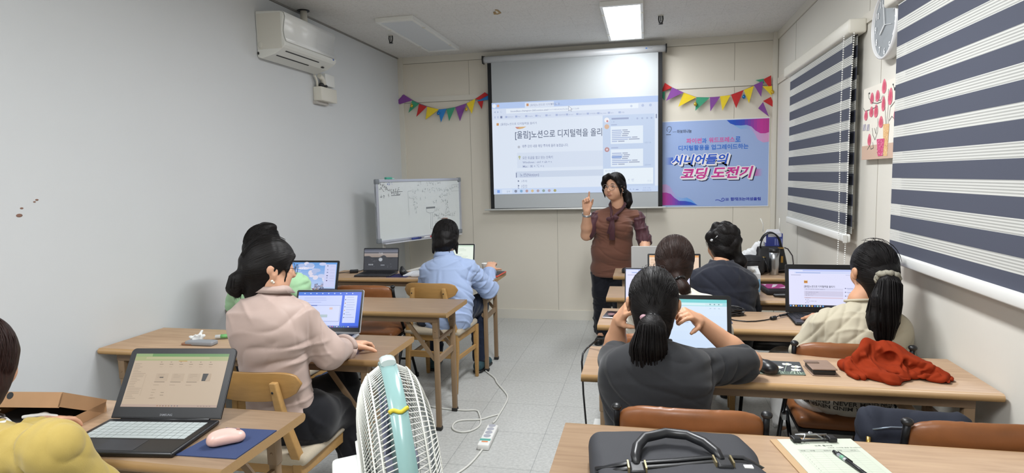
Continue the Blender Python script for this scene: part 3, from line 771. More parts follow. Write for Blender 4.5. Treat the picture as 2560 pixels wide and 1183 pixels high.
bunting([('g', k6((78, 165), (106, 160), (102, 235), (76, 200))), ('r', k6((76, 168), (105, 90), (165, 128))), ('p', k6((165, 128), (260, 170), (115, 238))), ('y', k6((260, 170), (365, 208), (215, 287))), ('g', k6((365, 208), (475, 210), (355, 320))), ('p', k6((475, 208), (558, 205), (478, 325))),
    ('y', k6((558, 200), (645, 190), (578, 318))), ('r', k6((648, 188), (752, 150), (690, 298))), ('y', k6((752, 150), (835, 115), (795, 258))), ('g', k6((850, 68), (918, 55), (920, 95))), ('p', k6((835, 108), (912, 75), (895, 205))), ('y', k6((905, 120), (985, 118), (980, 195))), ('r', k6((915, 60), (978, 28), (980, 150))), ('r', k6((910, 240), (975, 205), (1012, 300))), ('p', k6((870, 300), (910, 248), (958, 368)))],
    [(1738, 261, 'gold'), (1859, 243, 'blue'), (1930, 231, 'gold')], [k6((105, 92), (165, 128), (260, 170), (365, 208), (475, 210), (558, 203), (645, 190), (752, 150), (835, 112), (912, 76), (978, 30))], 'colourful felt pennant bunting above the course banner')

# ---------------------------------------------------------------- mobile whiteboard in the corner
A = at(938, 450, 5.12); B = at(1150, 445, 6.17); ln = math.hypot(B[0]-A[0], B[1]-A[1]); HB = .575; zt = 1.503
t = thing('whiteboard', 'handwritten-on mobile whiteboard standing across the back left corner', 'whiteboard', (A[0], A[1], 0), math.atan2(B[1]-A[1], B[0]-A[0]))
def wb(x, z, l=0.): return (x, -l, z)
MB().box(0, ln, 0, .015, zt-HB, zt).obj('panel', mat('whiteboard_face', '#dde3e3', .2), t)
f = MB()
for a in ((0, ln, zt-.025, zt), (0, ln, zt-HB, zt-HB+.022), (0, .025, zt-HB, zt), (ln-.025, ln, zt-HB, zt)): f.box(a[0], a[1], -.008, .02, a[2], a[3])
f.obj('frame', mat('board_aluminium', '#c3c7d2', .35, .5), t, bevel=.003)
for x in (0, ln):
    for z in (zt, zt-HB): MB().box(x-.004 if x == 0 else x-.042, x+.042 if x == 0 else x+.004, -.011, .022, z-.042 if z == zt else z-.004, z+.004 if z == zt else z+.042, bev=.008).obj('corner_cap', mat('board_corner_grey', '#80868c', .5), t)
MB().box(.05, ln-.05, -.05, 0, zt-HB-.012, zt-HB-.004).obj('pen_tray', mat('tray_pale', '#c9cbd3', .4), t)
for x in (.09, ln-.09):
    f = MB(); f.cyl((x, .02, .04), (x, .02, zt-HB+.1), .014, seg=10); f.tube([(x, -.26, .03), (x, .02, .05), (x, .25, .03)], .013, 10)
    f.obj('stand', mat('stand_white', '#d8d6cf', .4), t)
f = MB(); f.cyl((.09, .02, .6), (ln-.09, .02, .66), .015, seg=10); f.obj('crossbar', mat('stand_white', '#d8d6cf', .4), t)
for x in (.09, ln-.09):
    for y in (-.26, .25): MB().cyl((x-.012, y, .022), (x+.012, y, .022), .022, seg=14).obj('caster', M_BLACK, t)
# handwriting: cramped pen strokes in rows
P = Panel(ln, HB, lambda x, y, l: wb(x, zt-HB+y, .001+l), .0004)
rw = random.Random(5)
def scrawl(x0, x1, y, h, col='#7d858c', gap=.12):
    x = x0
    while x < x1:
        w_ = h*rw.uniform(.7, 1.0)
        if rw.random() > gap:
            for _ in range(rw.choice((3, 4, 5))):
                k = rw.random(); a, b = x+rw.uniform(0, w_*.6), y+rw.uniform(0, h)
                if k < .35: P.line([(a, b), (a+w_*rw.uniform(.3, .6), b+h*rw.uniform(-.1, .1))], .0022, col)
                elif k < .7: P.line([(a, b), (a+h*.08, b-h*rw.uniform(.3, .6))], .0022, col)
                else: P.line([(a, b), (a-w_*.25, b-h*.4), (a+w_*.25, b-h*.35)], .0022, col)
        x += w_*1.12
def wq(cx, cy): return (cx-330)/1115*ln, HB*(1-(cy-160)/(840-60*(cx-330)/1115))
for x0, x1, cy, h, c in ((375, 430, 235, .026, '#6b7075'), (465, 520, 230, .024, '#5a70b8'), (378, 450, 272, .024, '#666b71'), (375, 600, 315, .028, '#666b71'), (380, 500, 390, .03, '#666b71'), (505, 610, 360, .026, '#666b71'),
    (840, 1140, 240, .034, '#b0b7ba'), (760, 1290, 340, .036, '#b0b7ba'), (725, 940, 440, .032, '#b6bdbf'), (1035, 1290, 415, .034, '#9fa7ab'), (1045, 1260, 495, .034, '#9fa7ab'), (780, 830, 505, .034, '#9fa7ab'), (785, 830, 560, .03, '#b0b7ba'), (795, 850, 615, .034, '#9fa7ab'),
    (1215, 1260, 530, .026, '#b3babc'), (1220, 1260, 590, .03, '#9fa7ab'), (1205, 1260, 640, .03, '#b6bdbf'), (1075, 1120, 600, .03, '#b0b7ba'), (1045, 1390, 690, .034, '#949ca0'), (1065, 1190, 735, .03, '#949ca0'), (1060, 1110, 790, .03, '#949ca0'), (1320, 1420, 300, .03, '#b6bdbf')):
    a = wq(x0, cy); b = wq(x1, cy); scrawl(a[0], b[0], a[1], h, c)
P.line([wq(505, 375), wq(615, 372)], .004, '#666b71'); P.line([wq(510, 330), wq(645, 325)], .004, '#666b71')
P.line([wq(*p) for p in ((715, 650), (712, 325), (760, 322))], .0025, '#b3babc'); P.line([wq(*p) for p in ((1310, 345), (1315, 255), (1425, 250), (1425, 340), (1310, 345))], .0025, '#b6bdbf')
a = wq(942, 575); b = wq(1065, 548); P.rect(a[0], a[1], b[0], b[1], '#858b8f')
P.line([wq(*p) for p in ((942, 575), (945, 615), (985, 632), (1040, 630), (1062, 600), (1062, 575))], .003, '#b0b7ba'); P.line([wq(*p) for p in ((1003, 635), (995, 855), (1020, 855), (1027, 635))], .0025, '#a9b0b3')
P.obj('writing', attr_mat('marker_ink', 0, .5), t)
th = math.atan2(B[1]-A[1], B[0]-A[0]); RW = Matrix.Translation((A[0], A[1], 0)) @ Matrix.Rotation(th, 4, 'Z')
for x, l, cb, cap, lab in ((.40, .12, '#2d3f8e', '#1d2c6e', 'blue marker pen on the whiteboard tray'), (.56, .12, '#d9d9dc', '#c03a3c', 'white marker pen with red cap on the whiteboard tray'), (.71, .11, '#dedede', '#c2383a', 'white marker pen with red cap near the head of the blue-shirted person'), (.83, .12, '#e2e2e4', '#37529e', 'white marker pen with blue cap on the whiteboard tray')):
    mk_ = thing('marker_pen', lab, 'marker pen', tuple(RW @ Vector((x, -.028, zt-HB+.006))), th)
    MB().cyl((0, 0, 0), (l*.68, 0, 0), .009, seg=10).obj('barrel', mat('pen_'+cb[1:], cb, .4), mk_); MB().cyl((l*.68, 0, 0), (l, 0, 0), .0095, seg=10).obj('cap', mat('pen_'+cap[1:], cap, .4), mk_)
er = thing('board_eraser', 'teal plastic clip resting on top of the whiteboard frame', 'clip', tuple(RW @ Vector((.175, .004, zt+.0005))), th)
MB().box(-.05, .02, -.015, .015, 0, .02, bev=.003).obj('grip', mat('teal_plastic', '#4fb09a', .4), er); MB().box(.022, .05, -.012, .012, 0, .012, bev=.003).obj('tail', mat('teal_pale', '#a7d6cb', .4), er)

# ---------------------------------------------------------------- zebra blinds
def sheer_material():
    m = bpy.data.materials.new('sheer_gauze'); m.use_nodes = True; nt = m.node_tree; N = nt.nodes; L = nt.links; b = N['Principled BSDF']
    b.inputs['Base Color'].default_value = lin('#cfd0cc'); b.inputs['Roughness'].default_value = .9; b.inputs['Specular IOR Level'].default_value = .1
    tc = N.new('ShaderNodeTexCoord'); sp = N.new('ShaderNodeSeparateXYZ'); L.new(tc.outputs['Object'], sp.inputs[0])
    ml = N.new('ShaderNodeMath'); ml.operation = 'MULTIPLY'; ml.inputs[1].default_value = 2*PI/.0105; L.new(sp.outputs[2], ml.inputs[0])
    sn = N.new('ShaderNodeMath'); sn.operation = 'SINE'; L.new(ml.outputs[0], sn.inputs[0])
    mr = N.new('ShaderNodeMapRange'); mr.inputs[1].default_value = -.5; mr.inputs[2].default_value = .3; mr.inputs[3].default_value = .45; mr.inputs[4].default_value = .96; L.new(sn.outputs[0], mr.inputs[0])
    L.new(mr.outputs[0], b.inputs['Alpha'])
    return m
M_SHEER = sheer_material()
M_BAND = mat('navy_blind_fabric', '#494d5c', .85, noise=(300, .12), bump=(500, .1, .0006))
def blind(x, y0, y1, ztop, zbot, dark0, label, nearchain):
    t = thing('zebra_blind', label, 'window blind', (x, (y0+y1)/2, zbot))
    def fab(name, xo, za, zb, y0_, y1_, off, par):
        d = MB(); z = dark0+off+.1205*3; sheer = MB(); prev = zb
        cuts = []
        while z > za-.2:
            a, b = max(z-.068, za), min(z, zb)
            if b > a: cuts.append((a, b))
            z -= .1205
        for a, b in cuts: d.box(xo, xo+.0008, y0_, y1_, a, b)
        edges = [zb]+[c for a, b in cuts for c in (b, a)]+[za]
        for i in range(0, len(edges)-1, 2):
            if edges[i]-edges[i+1] > .001: sheer.box(xo, xo+.0004, y0_, y1_, edges[i+1], edges[i])
        d.xf(Matrix.Translation((-x, -(y0+y1)/2, -zbot))); sheer.xf(Matrix.Translation((-x, -(y0+y1)/2, -zbot)))
        d.obj(name+'_dark_bands', M_BAND, par); sheer.obj(name+'_sheer', M_SHEER, par)
    fab('front_fabric', x, zbot+.05, ztop, y0, y1, 0, t)
    fab('rear_fabric', x+.03, zbot+.05, ztop, y0+.01, y1-.03, -.012, t)
    r = MB().box(-.012, .022, -(y1-y0)/2-.005, (y1-y0)/2+.005, 0, .05, bev=.008); r.obj('bottom_rail', M_WHITE, t)
    h = MB().box(-.03, .065, -(y1-y0)/2-.03, (y1-y0)/2+.1, ztop-zbot-.005, ztop-zbot+.075, bev=.012); h.obj('head_rail', M_WHITE2, t)
    if nearchain:
        yy = -(y1-y0)/2+.03
        for xo, za, ph in ((-.035, -.19, 0), (-.005, -.19, 0)):
            c = MB(); z = ztop-zbot-.01; k = 0
            while z > za:
                c.ell((xo-.004*math.sin(k*.05), yy+(0 if xo < -.02 else -.075)+.0006*k*(1 if xo > -.02 else .2), z), (.0045, .0045, .0045), 6, 4); z -= .0125; k += 1
            c.obj('bead_chain', mat('bead_white', '#ecedea', .4), t)
        g = MB().box(-.02, 0, -(y1-y0)/2-.012, -(y1-y0)/2-.002, .0, .045); g.obj('chain_guide', mat('clear_guide', '#d4d4cf', .3), t)
blind(1.135, 3.87, 5.4, 2.262, 1.075, 2.21, 'navy and white striped roller blind on the far window', True)
blind(1.135, .75, 3.225, 2.262, 1.057, 2.125, 'large navy and white striped roller blind nearest on the right wall', False)

# ---------------------------------------------------------------- clock and picture
t = thing('wall_clock', 'round white-rimmed wall clock with grey face and white numerals', 'clock', (XR, 3.44, 2.208))
RY = Matrix.Rotation(-PI/2, 4, 'Y')
RC_ = .168
MB().lathe([(RC_*.96, .001), (RC_, .02), (RC_, .045), (RC_*.985, .058), (RC_*.94, .062), (RC_*.92, .056), (RC_*.915, .044)], seg=48, M=RY).obj('rim', mat('clock_rim', '#d9dadb', .3), t)
MB().lathe([(RC_*.915, .0445), (RC_*.915, .0485)], seg=48, M=RY).obj('dial', mat('clock_face', '#868c91', .35), t)
P = Panel(1, 1, lambda x, y, l: (-.0505-l, -x, y), .0004)
for k in range(1, 13):
    a = 2*PI*k/12; P.text(str(k), .128*math.sin(a), .128*math.cos(a)-.016, .046, '#e6e8ea', 1, bold=.02, align='C')
P.obj('numerals', attr_mat('clock_ink', 0, .4), t)
def hand_(name, ang, l, w_):
    MB().bar((-.054, 0, 0), (-.054, -l*math.sin(ang), l*math.cos(ang)), w_, .002, up=(1, 0, 0)).obj(name, mat('clock_hand', '#dfe2e4', .3), t)
hand_('hour_hand', math.radians(238), .07, .008); hand_('minute_hand', math.radians(348), .105, .006); hand_('second_hand', math.radians(100), .09, .002)
t = thing('canvas_picture', 'unframed canvas of pink flowers in a vase beside the near blind', 'picture', (XR, 3.55, 1.55))
MB().box(-.032, -.001, -.245, .225, 0, .385).obj('canvas', mat('canvas_cream', '#e4dfd4', .7, bump=(300, .1, .001)), t)
# close-up coordinates -> canvas metres (y decreasing to the right in view)
PW, PH = .47, .385
def pq(cx, cy):
    f = (cx-615)/(830-615); tp = 640-62*f; bt_ = 1128-28*f
    return f*PW, PH*(1-(cy-tp)/(bt_-tp))
P = Panel(PW, PH, lambda x, y, l: (-.0325-l, .225-x, y), .0004)
P.rect(0, 0, PW, .075, '#c9ab97', 1)
M4 = '#d9687e'
def petal(cx, cy, w_, h, ang=0., col=M4):
    x, y = pq(cx, cy); w_ = w_/215*PW/2; h = h/475*PH/2; n = 12; pts = []
    for k in range(n):
        a = 2*PI*k/n; px, py = w_*math.sin(a)*(1-.25*math.cos(a)), h*math.cos(a); ca, sa = math.cos(ang), math.sin(ang); pts.append((x+px*ca-py*sa, y+px*sa+py*ca))
    P.poly(pts, col, 3); P.poly([(x+(p[0]-x)*.5+w_*.1, y+(p[1]-y)*.55) for p in pts], '#c94a66', 4)
    for k in range(4): P.line([(x+(p[0]-x)*.9, y+(p[1]-y)*.9) for p in (pts[k*3], pts[(k*3+2) % n])], .0015, '#e8aab4', 5)
for a in ((753, 630, 26, 92), (792, 700, 26, 105, -.15), (752, 745, 22, 95), (713, 690, 26, 75, .1), (676, 703, 24, 75), (706, 790, 26, 85), (675, 795, 26, 70, -.1), (638, 818, 24, 70, -.2), (740, 865, 28, 75, -.1), (667, 985, 24, 80), (824, 820, 16, 80)): petal(*a)
for pl in (((770, 880), (765, 790), (752, 690)), ((775, 880), (782, 760), (780, 650)), ((785, 880), (795, 770), (820, 735)), ((790, 860), (805, 830), (825, 855)), ((740, 730), (715, 740), (680, 735), (655, 700), (650, 665)), ((715, 760), (680, 775), (630, 790), (618, 768)), ((720, 840), (722, 930), (705, 985), (690, 950), (685, 905)), ((700, 905), (710, 945), (715, 900)), ((690, 1000), (698, 1040), (680, 1050), (672, 1025), (655, 1055)), ((805, 620), (812, 650)), ((745, 690), (735, 720), (700, 720))):
    P.line([pq(*p) for p in pl], .003, '#33383c', 3)
for cx, cy, r in ((818, 655, .012), (657, 668, .007), (806, 625, .006), (845, 730, .006)): x, y = pq(cx, cy); P.disc(x, y, r, '#2e3336', 4, ry=r*.7)
P.poly([pq(755, 880), pq(792, 878), pq(785, 1090), pq(762, 1092)], '#dcb27c', 3); P.poly([pq(718, 980), pq(768, 975), pq(760, 1090), pq(730, 1095)], '#cf4f7c', 5)
for k in range(60):
    cx, cy = rw.uniform(758, 788), rw.uniform(890, 1080); x, y = pq(cx, cy); P.disc(x, y, .0028, rw.choice(('#efd9ae', '#b98a52', '#f2e4c4')), 4, 6)
for k in range(70):
    cx, cy = rw.uniform(724, 762), rw.uniform(985, 1085); x, y = pq(cx, cy); P.disc(x, y, .0028, rw.choice(('#e88aa6', '#b02d5e', '#f0b7c6')), 6, 6)
for cx in (628, 655):
    a = pq(cx-9, 925); b = pq(cx+9, 878); P.rect(a[0], a[1], b[0], b[1], '#b7b3bd', 2); P.line([a, b], .002, '#6a6478', 3)
P.obj('painting', attr_mat('canvas_paint', 0, .6), t)
# ---------------------------------------------------------------- desks
def laminate():
    m = mat('beech_laminate', '#c3a78a', .38, spec=.45)
    nt = m.node_tree; N = nt.nodes; L = nt.links; b = N['Principled BSDF']
    tc = N.new('ShaderNodeTexCoord'); mp = N.new('ShaderNodeMapping'); mp.inputs['Scale'].default_value = (3, 34, 34); L.new(tc.outputs['Object'], mp.inputs[0])
    n = N.new('ShaderNodeTexNoise'); n.inputs['Scale'].default_value = 1.6; n.inputs['Detail'].default_value = 6; n.inputs['Distortion'].default_value = .6; L.new(mp.outputs[0], n.inputs[0])
    rp = N.new('ShaderNodeValToRGB'); rp.color_ramp.elements[0].position = .3; rp.color_ramp.elements[0].color = lin('#a98d73'); rp.color_ramp.elements[1].position = .68; rp.color_ramp.elements[1].color = lin('#bb9f83')
    L.new(n.outputs[0], rp.inputs[0]); L.new(rp.outputs[0], b.inputs['Base Color'])
    return m
M_LAM = laminate()
M_EDGE = mat('beech_edge', '#ab895d', .42, noise=(6, .1), stretch=(4, 40, 40))
M_LEG = mat('tan_painted_steel', '#8f775c', .42, spec=.4, noise=(14, .05))
M_LEGD = mat('tan_steel_rail', '#7d664e', .5, noise=(14, .05))
M_FOOT = mat('black_foot_cap', '#1d1c1b', .6)
M_BOLT = mat('bolt_steel', '#9a958c', .35, .9)
DW = .43
def make_desk(L, label):
    t = thing('folding_desk', label, 'desk', (0, 0, 0), 0, 'long folding classroom desks')
    b = MB(); r = .0145; n = 8; th = .029
    prof = [(r-r*math.cos(PI*k/n-PI/2)*1.0, DZ-r+r*math.sin(PI*k/n-PI/2)) for k in range(n+1)]          # front bullnose bottom->top
    back = [(DW-r+r*math.cos(PI*k/n-PI/2), DZ-r+r*math.sin(PI*k/n-PI/2)) for k in range(n+1)][::-1]
    loop = prof+back
    m_ = len(loop); V = [(x, y, z) for x in (0, L) for y, z in loop]; 
    F = []
    for j in range(m_):
        q_ = (j+1) % m_
        F.append(((j, q_, q_+m_, j+m_), 1 if j < n or n < j < m_-1 else 0))
    for f, mi in F: pass
    b.add(V, [f for f, mi in F if mi == 0], 0, True); b.n -= 0
    k0 = 0
    for f, mi in F:
        if mi: b.f.append(f); b.mi.append(1); b.sm.append(True); b.ink.append(None)
    b.f.append(tuple(range(m_))); b.mi.append(1); b.sm.append(False); b.ink.append(None)
    b.f.append(tuple(range(2*m_-1, m_-1, -1))); b.mi.append(1); b.sm.append(False); b.ink.append(None)
    b.obj('tabletop', [M_LAM, M_EDGE], t)
    for y in (.05, DW-.05): MB().box(.07, L-.07, y-.011, y+.011, DZ-.029-.036, DZ-.0295).obj('rail', M_LEGD, t)
    for sx, x in ((1, .085), (-1, L-.085)):
        for y in (.06, DW-.06):
            g = MB(); g.box(x-.015, x+.015, y-.0145, y+.0145, .012, DZ-.065, bev=.004); g.box(x-.018, x+.018, y-.0175, y+.0175, DZ-.16, DZ-.03, bev=.004)
            g.ell((x, y-.018, DZ-.12), (.005, .003, .005), 8, 5)
            lg = g.obj('leg', M_LEG, t)
            MB().box(x-.018, x+.018, y-.018, y+.018, 0, .022, bev=.004).obj('foot_cap', M_FOOT, lg)
            MB().bar((x+sx*.012, y, .43), (x+sx*.19, y+(.02 if y < .2 else -.02), DZ-.07), .012, .022).obj('brace', M_LEG, t)
        MB().box(x-.008, x+.008, .07, DW-.07, .405, .44).obj('crossbar', M_LEG, t)
        MB().box(x-.008, x+.008, .07, DW-.07, .53, .55).obj('crossbar', M_LEG, t)
    return t
LL, LR = 1.445, 1.44
dkL = make_desk(LL, 'beech-topped desk farthest left, with the mountain-wallpaper laptop on it')
dkR = make_desk(LR, 'farthest right desk, beside the standing teacher, with black bags and a steel tumbler on it')
def place_desk(src, x, y, label=None):
    o = src if label is None else copy_tree(src)
    o.location = (x, y, 0)
    if label: o['label'] = label
    return o
XDL, XDR = -2.573, -.25
YL = (4.43, 3.30, 2.375, 1.375); YR = (4.69, 3.85, 3.13, 2.32, 1.435)
for k, lab in enumerate((None, 'left desk under the open laptop with the sky wallpaper, behind the pink blouse woman', 'left desk where the woman in the pale pink blouse works', 'nearest left desk, with the large black laptop and navy mouse mat')): place_desk(dkL, XDL, YL[k], lab)
for k, lab in enumerate((None, 'right desk where the person in the navy shirt sits, carrying a milk carton', 'right desk holding the laptop in front of the woman in the cream top', 'right desk with an orange-red garment and brown wallet on it', 'nearest right desk, with the black briefcase and clipboard')): place_desk(dkR, XDR, YR[k], lab)

# ---------------------------------------------------------------- chairs
M_OAK = mat('honey_wood', '#b08a55', .4, spec=.4, noise=(7, .16), stretch=(1.5, 10, 10))
M_OAKB = mat('honey_plywood', '#a17b47', .38, spec=.45, noise=(6, .18), stretch=(2, 14, 14))
M_SEAT = mat('beige_seat_cloth', '#b9ad98', .9, sheen=.2, noise=(120, .1), bump=(400, .2, .001))
M_LEA = mat('brown_leatherette', '#85532f', .42, spec=.4, noise=(14, .28), bump=(150, .22, .0012), coat=.06)
M_LEAS = mat('leather_seam', '#6a4226', .6)
def make_wood_chair(label):
    """local: sitter faces +y, seat centre at origin"""
    t = thing('wooden_chair', label, 'chair', (0, 0, 0), 0, 'wooden chairs with beige seats')
    st = Soft().box((0, 0, .425), (.215, .205, .024), rnd=.022, k=.01).ell((0, .0, .428), (.19, .18, .036), k=.02)
    soft_obj('seat', st, M_SEAT, t, .009, 3)
    fr = MB()
    for sx in (-1, 1): fr.bar((sx*.185, -.17, .385), (sx*.195, .17, .385), .022, .05)
    fr.bar((-.185, -.17, .385), (.185, -.17, .385), .022, .05); fr.bar((-.195, .17, .385), (.195, .17, .385), .022, .05)
    fr.obj('seat_frame', M_OAK, t, bevel=.003)
    for sx in (-1, 1):
        MB().loft([[(sx*.2+a*w_, .18+b*w_, z) for a, b in ((-1, -1), (1, -1), (1, 1), (-1, 1))] for z, w_ in ((0, .012), (.405, .019))]).obj('leg', M_OAK, t, bevel=.004)
        rg = [(sx*(.185), -.225, 0, .012), (sx*.182, -.185, .3, .018), (sx*.178, -.18, .42, .0195), (sx*.135, -.205, .6, .017), (sx*.115, -.222, .745, .0135)]
        MB().loft([[(x+a*w_, y+b*w_, z) for a, b in ((-1, -1), (1, -1), (1, 1), (-1, 1))] for x, y, z, w_ in rg]).obj('leg', M_OAK, t, bevel=.004)
        MB().bar((sx*.183, -.19, .24), (sx*.198, .175, .24), .016, .03).obj('stretcher', M_OAK, t, bevel=.003)
    MB().bar((-.183, -.19, .265), (.183, -.19, .265), .018, .045).obj('stretcher', M_OAK, t, bevel=.003)
    # curved plywood back
    rings = []; n = 22
    for i in range(n+1):
        u = -1+2*i/n; x = .2*u; y = -.212+.045*u*u; e = max(0., 1-abs(u)**4.5)**.5; h = .055*e+.002; zc = .72+.006*u*u
        rings.append([(x, y-.008, zc-h), (x, y+.006, zc-h), (x, y+.006, zc+h), (x, y-.008, zc+h)])
    MB().loft(rings, smooth=True).obj('backrest', M_OAKB, t, bevel=.003)
    for sx in (-1, 1): MB().ell((sx*.118, -.2385, .71), (.005, .002, .005), 8, 5).obj('screw', M_BLACK, t)
    return t
def make_fold_chair(label):
    t = thing('folding_chair', label, 'chair', (0, 0, 0), 0, 'brown leatherette folding chairs')
    # backrest: padded, rounded top corners, slightly curved
    back = Soft(); n = 9
    for i in range(n):
        u = -1+2*i/(n-1); x = .185*u; y = -.205+.03*u*u
        back.rc((x, y, .595), (x, y-.02, .745-(.012 if abs(u) > .95 else 0)), .03, .034, k=.03, flat=((0, 1, .1), .62))
    soft_obj('backrest', back, M_LEA, t, .008, 4)
    seam = MB()
    pts = [(.2*u, -.232+.03*u*u, .757-.03*abs(u)**6) for u in [-1+2*i/24 for i in range(25)]]
    seam.tube(pts, .0016, 6); seam.obj('seam', M_LEAS, t)
    st = Soft().box((0, 0, .415), (.2, .19, .03), rnd=.028, k=.01).ell((0, .0, .425), (.18, .17, .04), k=.02)
    soft_obj('seat', st, M_LEA, t, .009, 3)
    MB().box(-.195, .195, -.185, .18, .376, .392).obj('seat_pan', M_DARKMETAL, t)
    for sx in (-1, 1):
        x = sx*.222
        MB().tube([(x, .23, .012), (x, .05, .34), (x, -.19, .7), (x, -.205, .765)], .0125, 8, flat=((1, 0, 0), .8)).obj('leg', M_DARKMETAL, t)
        MB().tube([(x-sx*.03, -.2, .012), (x-sx*.03, -.03, .24), (x-sx*.025, .07, .37)], .0125, 8, flat=((1, 0, 0), .8)).obj('leg', M_DARKMETAL, t)
        MB().ell((x, -.206, .772), (.017, .017, .012), 12, 8).obj('end_cap', M_BLACK, t)
        for y in (.23, -.2): MB().cyl((x if y > 0 else x-sx*.03, y, 0), (x if y > 0 else x-sx*.03, y, .03), .016, seg=10).obj('foot_cap', M_BLACK, t)
        MB().box(x-.008, x+.008, -.02, .03, .36, .385).obj('hinge', M_STEEL, t)
    MB().cyl((-.222, .15, .16), (.222, .15, .16), .008, seg=8).obj('stretcher', M_DARKMETAL, t); MB().cyl((-.19, -.14, .09), (.19, -.14, .09), .008, seg=8).obj('stretcher', M_DARKMETAL, t)
    return t
wc = make_wood_chair('wooden chair under the person in the light blue shirt'); wc.location = (-1.467, 4.19, 0); wc.rotation_euler[2] = -.06
def chair(src, x, y, rz, label):
    o = copy_tree(src); o.location = (x, y, 0); o.rotation_euler[2] = rz; o['label'] = label; return o
chair(wc, -1.50, 2.225, .02, 'wooden chair under the woman in the pale pink blouse')
chair(wc, -2.06, 3.10, -.04, 'wooden chair under the person in the mint green top')
chair(wc, .31, 3.83, -.05, 'wooden chair behind the dark navy shirt, its back edge above the cable bundle')
fc = make_fold_chair('empty brown folding chair between the two farthest left desks'); fc.location = (-1.925, 4.05, 0); fc.rotation_euler[2] = .05
chair(fc, .13, 2.10, 0, 'brown folding chair under the woman in the grey T-shirt')
chair(fc, .84, 2.93, -.03, 'brown folding chair under the woman in the cream top')
chair(fc, .945, 2.12, .05, 'nearest brown folding chair at the right, holding a black bag')
chair(fc, .07, 2.98, 0, 'brown folding chair under the brown-haired woman, mostly hidden')
# round stool under the third right desk
t = thing('round_stool', 'round black stool pushed under the desk of the person in the navy shirt', 'stool', (.71, 4.08, 0))
MB().lathe([(.15, .40), (.19, .41), (.2, .43), (.195, .455), (.17, .466), (.001, .468)], seg=32).obj('seat', mat('black_vinyl', '#141416', .3, spec=.5), t)
for k in range(4):
    a = PI/4+k*PI/2; MB().cyl((.14*math.cos(a), .14*math.sin(a), .4), (.19*math.cos(a), .19*math.sin(a), 0), .011, seg=8).obj('leg', M_DARKMETAL, t)
MB().lathe([(.16, .2), (.165, .206), (.16, .212)], seg=28).obj('foot_ring', M_DARKMETAL, t)

# ---------------------------------------------------------------- laptops
M_SCR = attr_mat('screen_glow', .72, .3)
M_SCRD = attr_mat('dim_screen_glow', .62, .3)
M_SILVER = mat('laptop_silver', '#b4b6ba', .35, .6)
M_GRAPH = mat('laptop_graphite', '#3a3b40', .4, .4)
M_LAPBLK = mat('laptop_black', '#16171a', .35)
M_KEY = mat('key_black', '#101114', .5)
M_KEYG = mat('keyboard_cover_grey', '#a9b1b1', .55)
def laptop(label, x, y, rz, W, D, H, tilt, body, bezel, content, keys=None, bz=(.012, .012, .012, .026), glow=None, z=DZ, legend=None, rad=.009):
    """hinge centre at (x, y); base runs towards -y; lid of height H leans back by tilt degrees"""
    t = thing('laptop', label, 'laptop', (x, y, z+.0005), rz)
    keys = keys or M_KEY
    b = MB().box(-W/2, W/2, -D, 0, 0, .016, bev=.007).obj('base', body, t)
    g = MB()
    for r in range(6):
        n = 14; kw = (W*.88)/n; kd = D*.5/6
        for c in range(n):
            x0 = -W*.44+c*kw; y0 = -.03-D*.5+r*kd
            if r == 0 and 3 < c < 10: 
                if c == 4: g.box(x0+.001, x0+kw*6-.001, y0+.001, y0+kd-.001, .016, .0175)
                continue
            g.box(x0+.001, x0+kw-.001, y0+.001, y0+kd-.001, .016, .0175)
    kb = MB().box(-W*.455, W*.455, -.035-D*.5, -.024, .0155, .0163).obj('keyboard', body if keys is M_KEYG else M_LAPBLK, t)
    g.obj('keys', keys, kb)
    MB().box(-W*.16, W*.16, -D+.012, -D*.66, .0155, .0165).obj('touchpad', M_GRAPH if body is M_LAPBLK else body, t)
    a = math.radians(tilt); ML = Matrix.Translation((0, 0, .012)) @ Matrix.Rotation(-a, 4, 'X')
    def rrect(x0, x1, y0, y1, r): return [(cx+r*math.cos(math.radians(a0+k*22.5)), cy+r*math.sin(math.radians(a0+k*22.5))) for cx, cy, a0 in ((x1-r, y1-r, 0), (x0+r, y1-r, 90), (x0+r, y0+.004, 180), (x1-r, y0+.004, 270)) for k in range(5)] if False else [(x1, y0), (x1, y1-r)]+[(x1-r+r*math.cos(math.radians(22.5*k)), y1-r+r*math.sin(math.radians(22.5*k))) for k in range(1, 4)]+[(x1-r, y1), (x0+r, y1)]+[(x0+r-r*math.sin(math.radians(22.5*k)), y1-r+r*math.cos(math.radians(22.5*k))) for k in range(1, 4)]+[(x0, y1-r), (x0, y0)]
    lb = MB(); lb.prism(rrect(-W/2, W/2, .004, H, rad), .0, .008, lambda a_, b_, h: (a_, h, b_)); lb.xf(ML)
    lid = lb.obj('lid', body, t, bevel=.0015)
    f = MB(); f.prism(rrect(-W/2+.002, W/2-.002, .008, H-.002, rad*.9), -.0012, .0002, lambda a_, b_, h: (a_, h, b_)); f.xf(ML); f.obj('bezel', bezel, lid)
    l, r, tp, bt_ = bz; w_ = W-l-r; h_ = H-tp-bt_-.004
    def fn(px, py, lift):
        p = ML @ Vector((-W/2+l+px, -.0016-lift, bt_+.004+py)); return (p.x, p.y, p.z)
    if content:
        P = Panel(w_, h_, fn, .0003); content(P, w_, h_); P.obj('screen', glow or M_SCR, lid)
    MB().cyl((-W*.4, 0.002, .011), (W*.4, .002, .011), .006, seg=8).obj('hinge', bezel, t)
    if legend:
        P = Panel(W, .02, lambda px, py, lift: tuple(ML @ Vector((-W/2+px, -.0016-lift, .008+py))), .0003)
        P.text(legend, W/2, .004, .0095, '#8d9096', 1, bold=.01, align='C'); P.obj('maker_name', attr_mat('lid_print', 0, .5), lid)
    return t
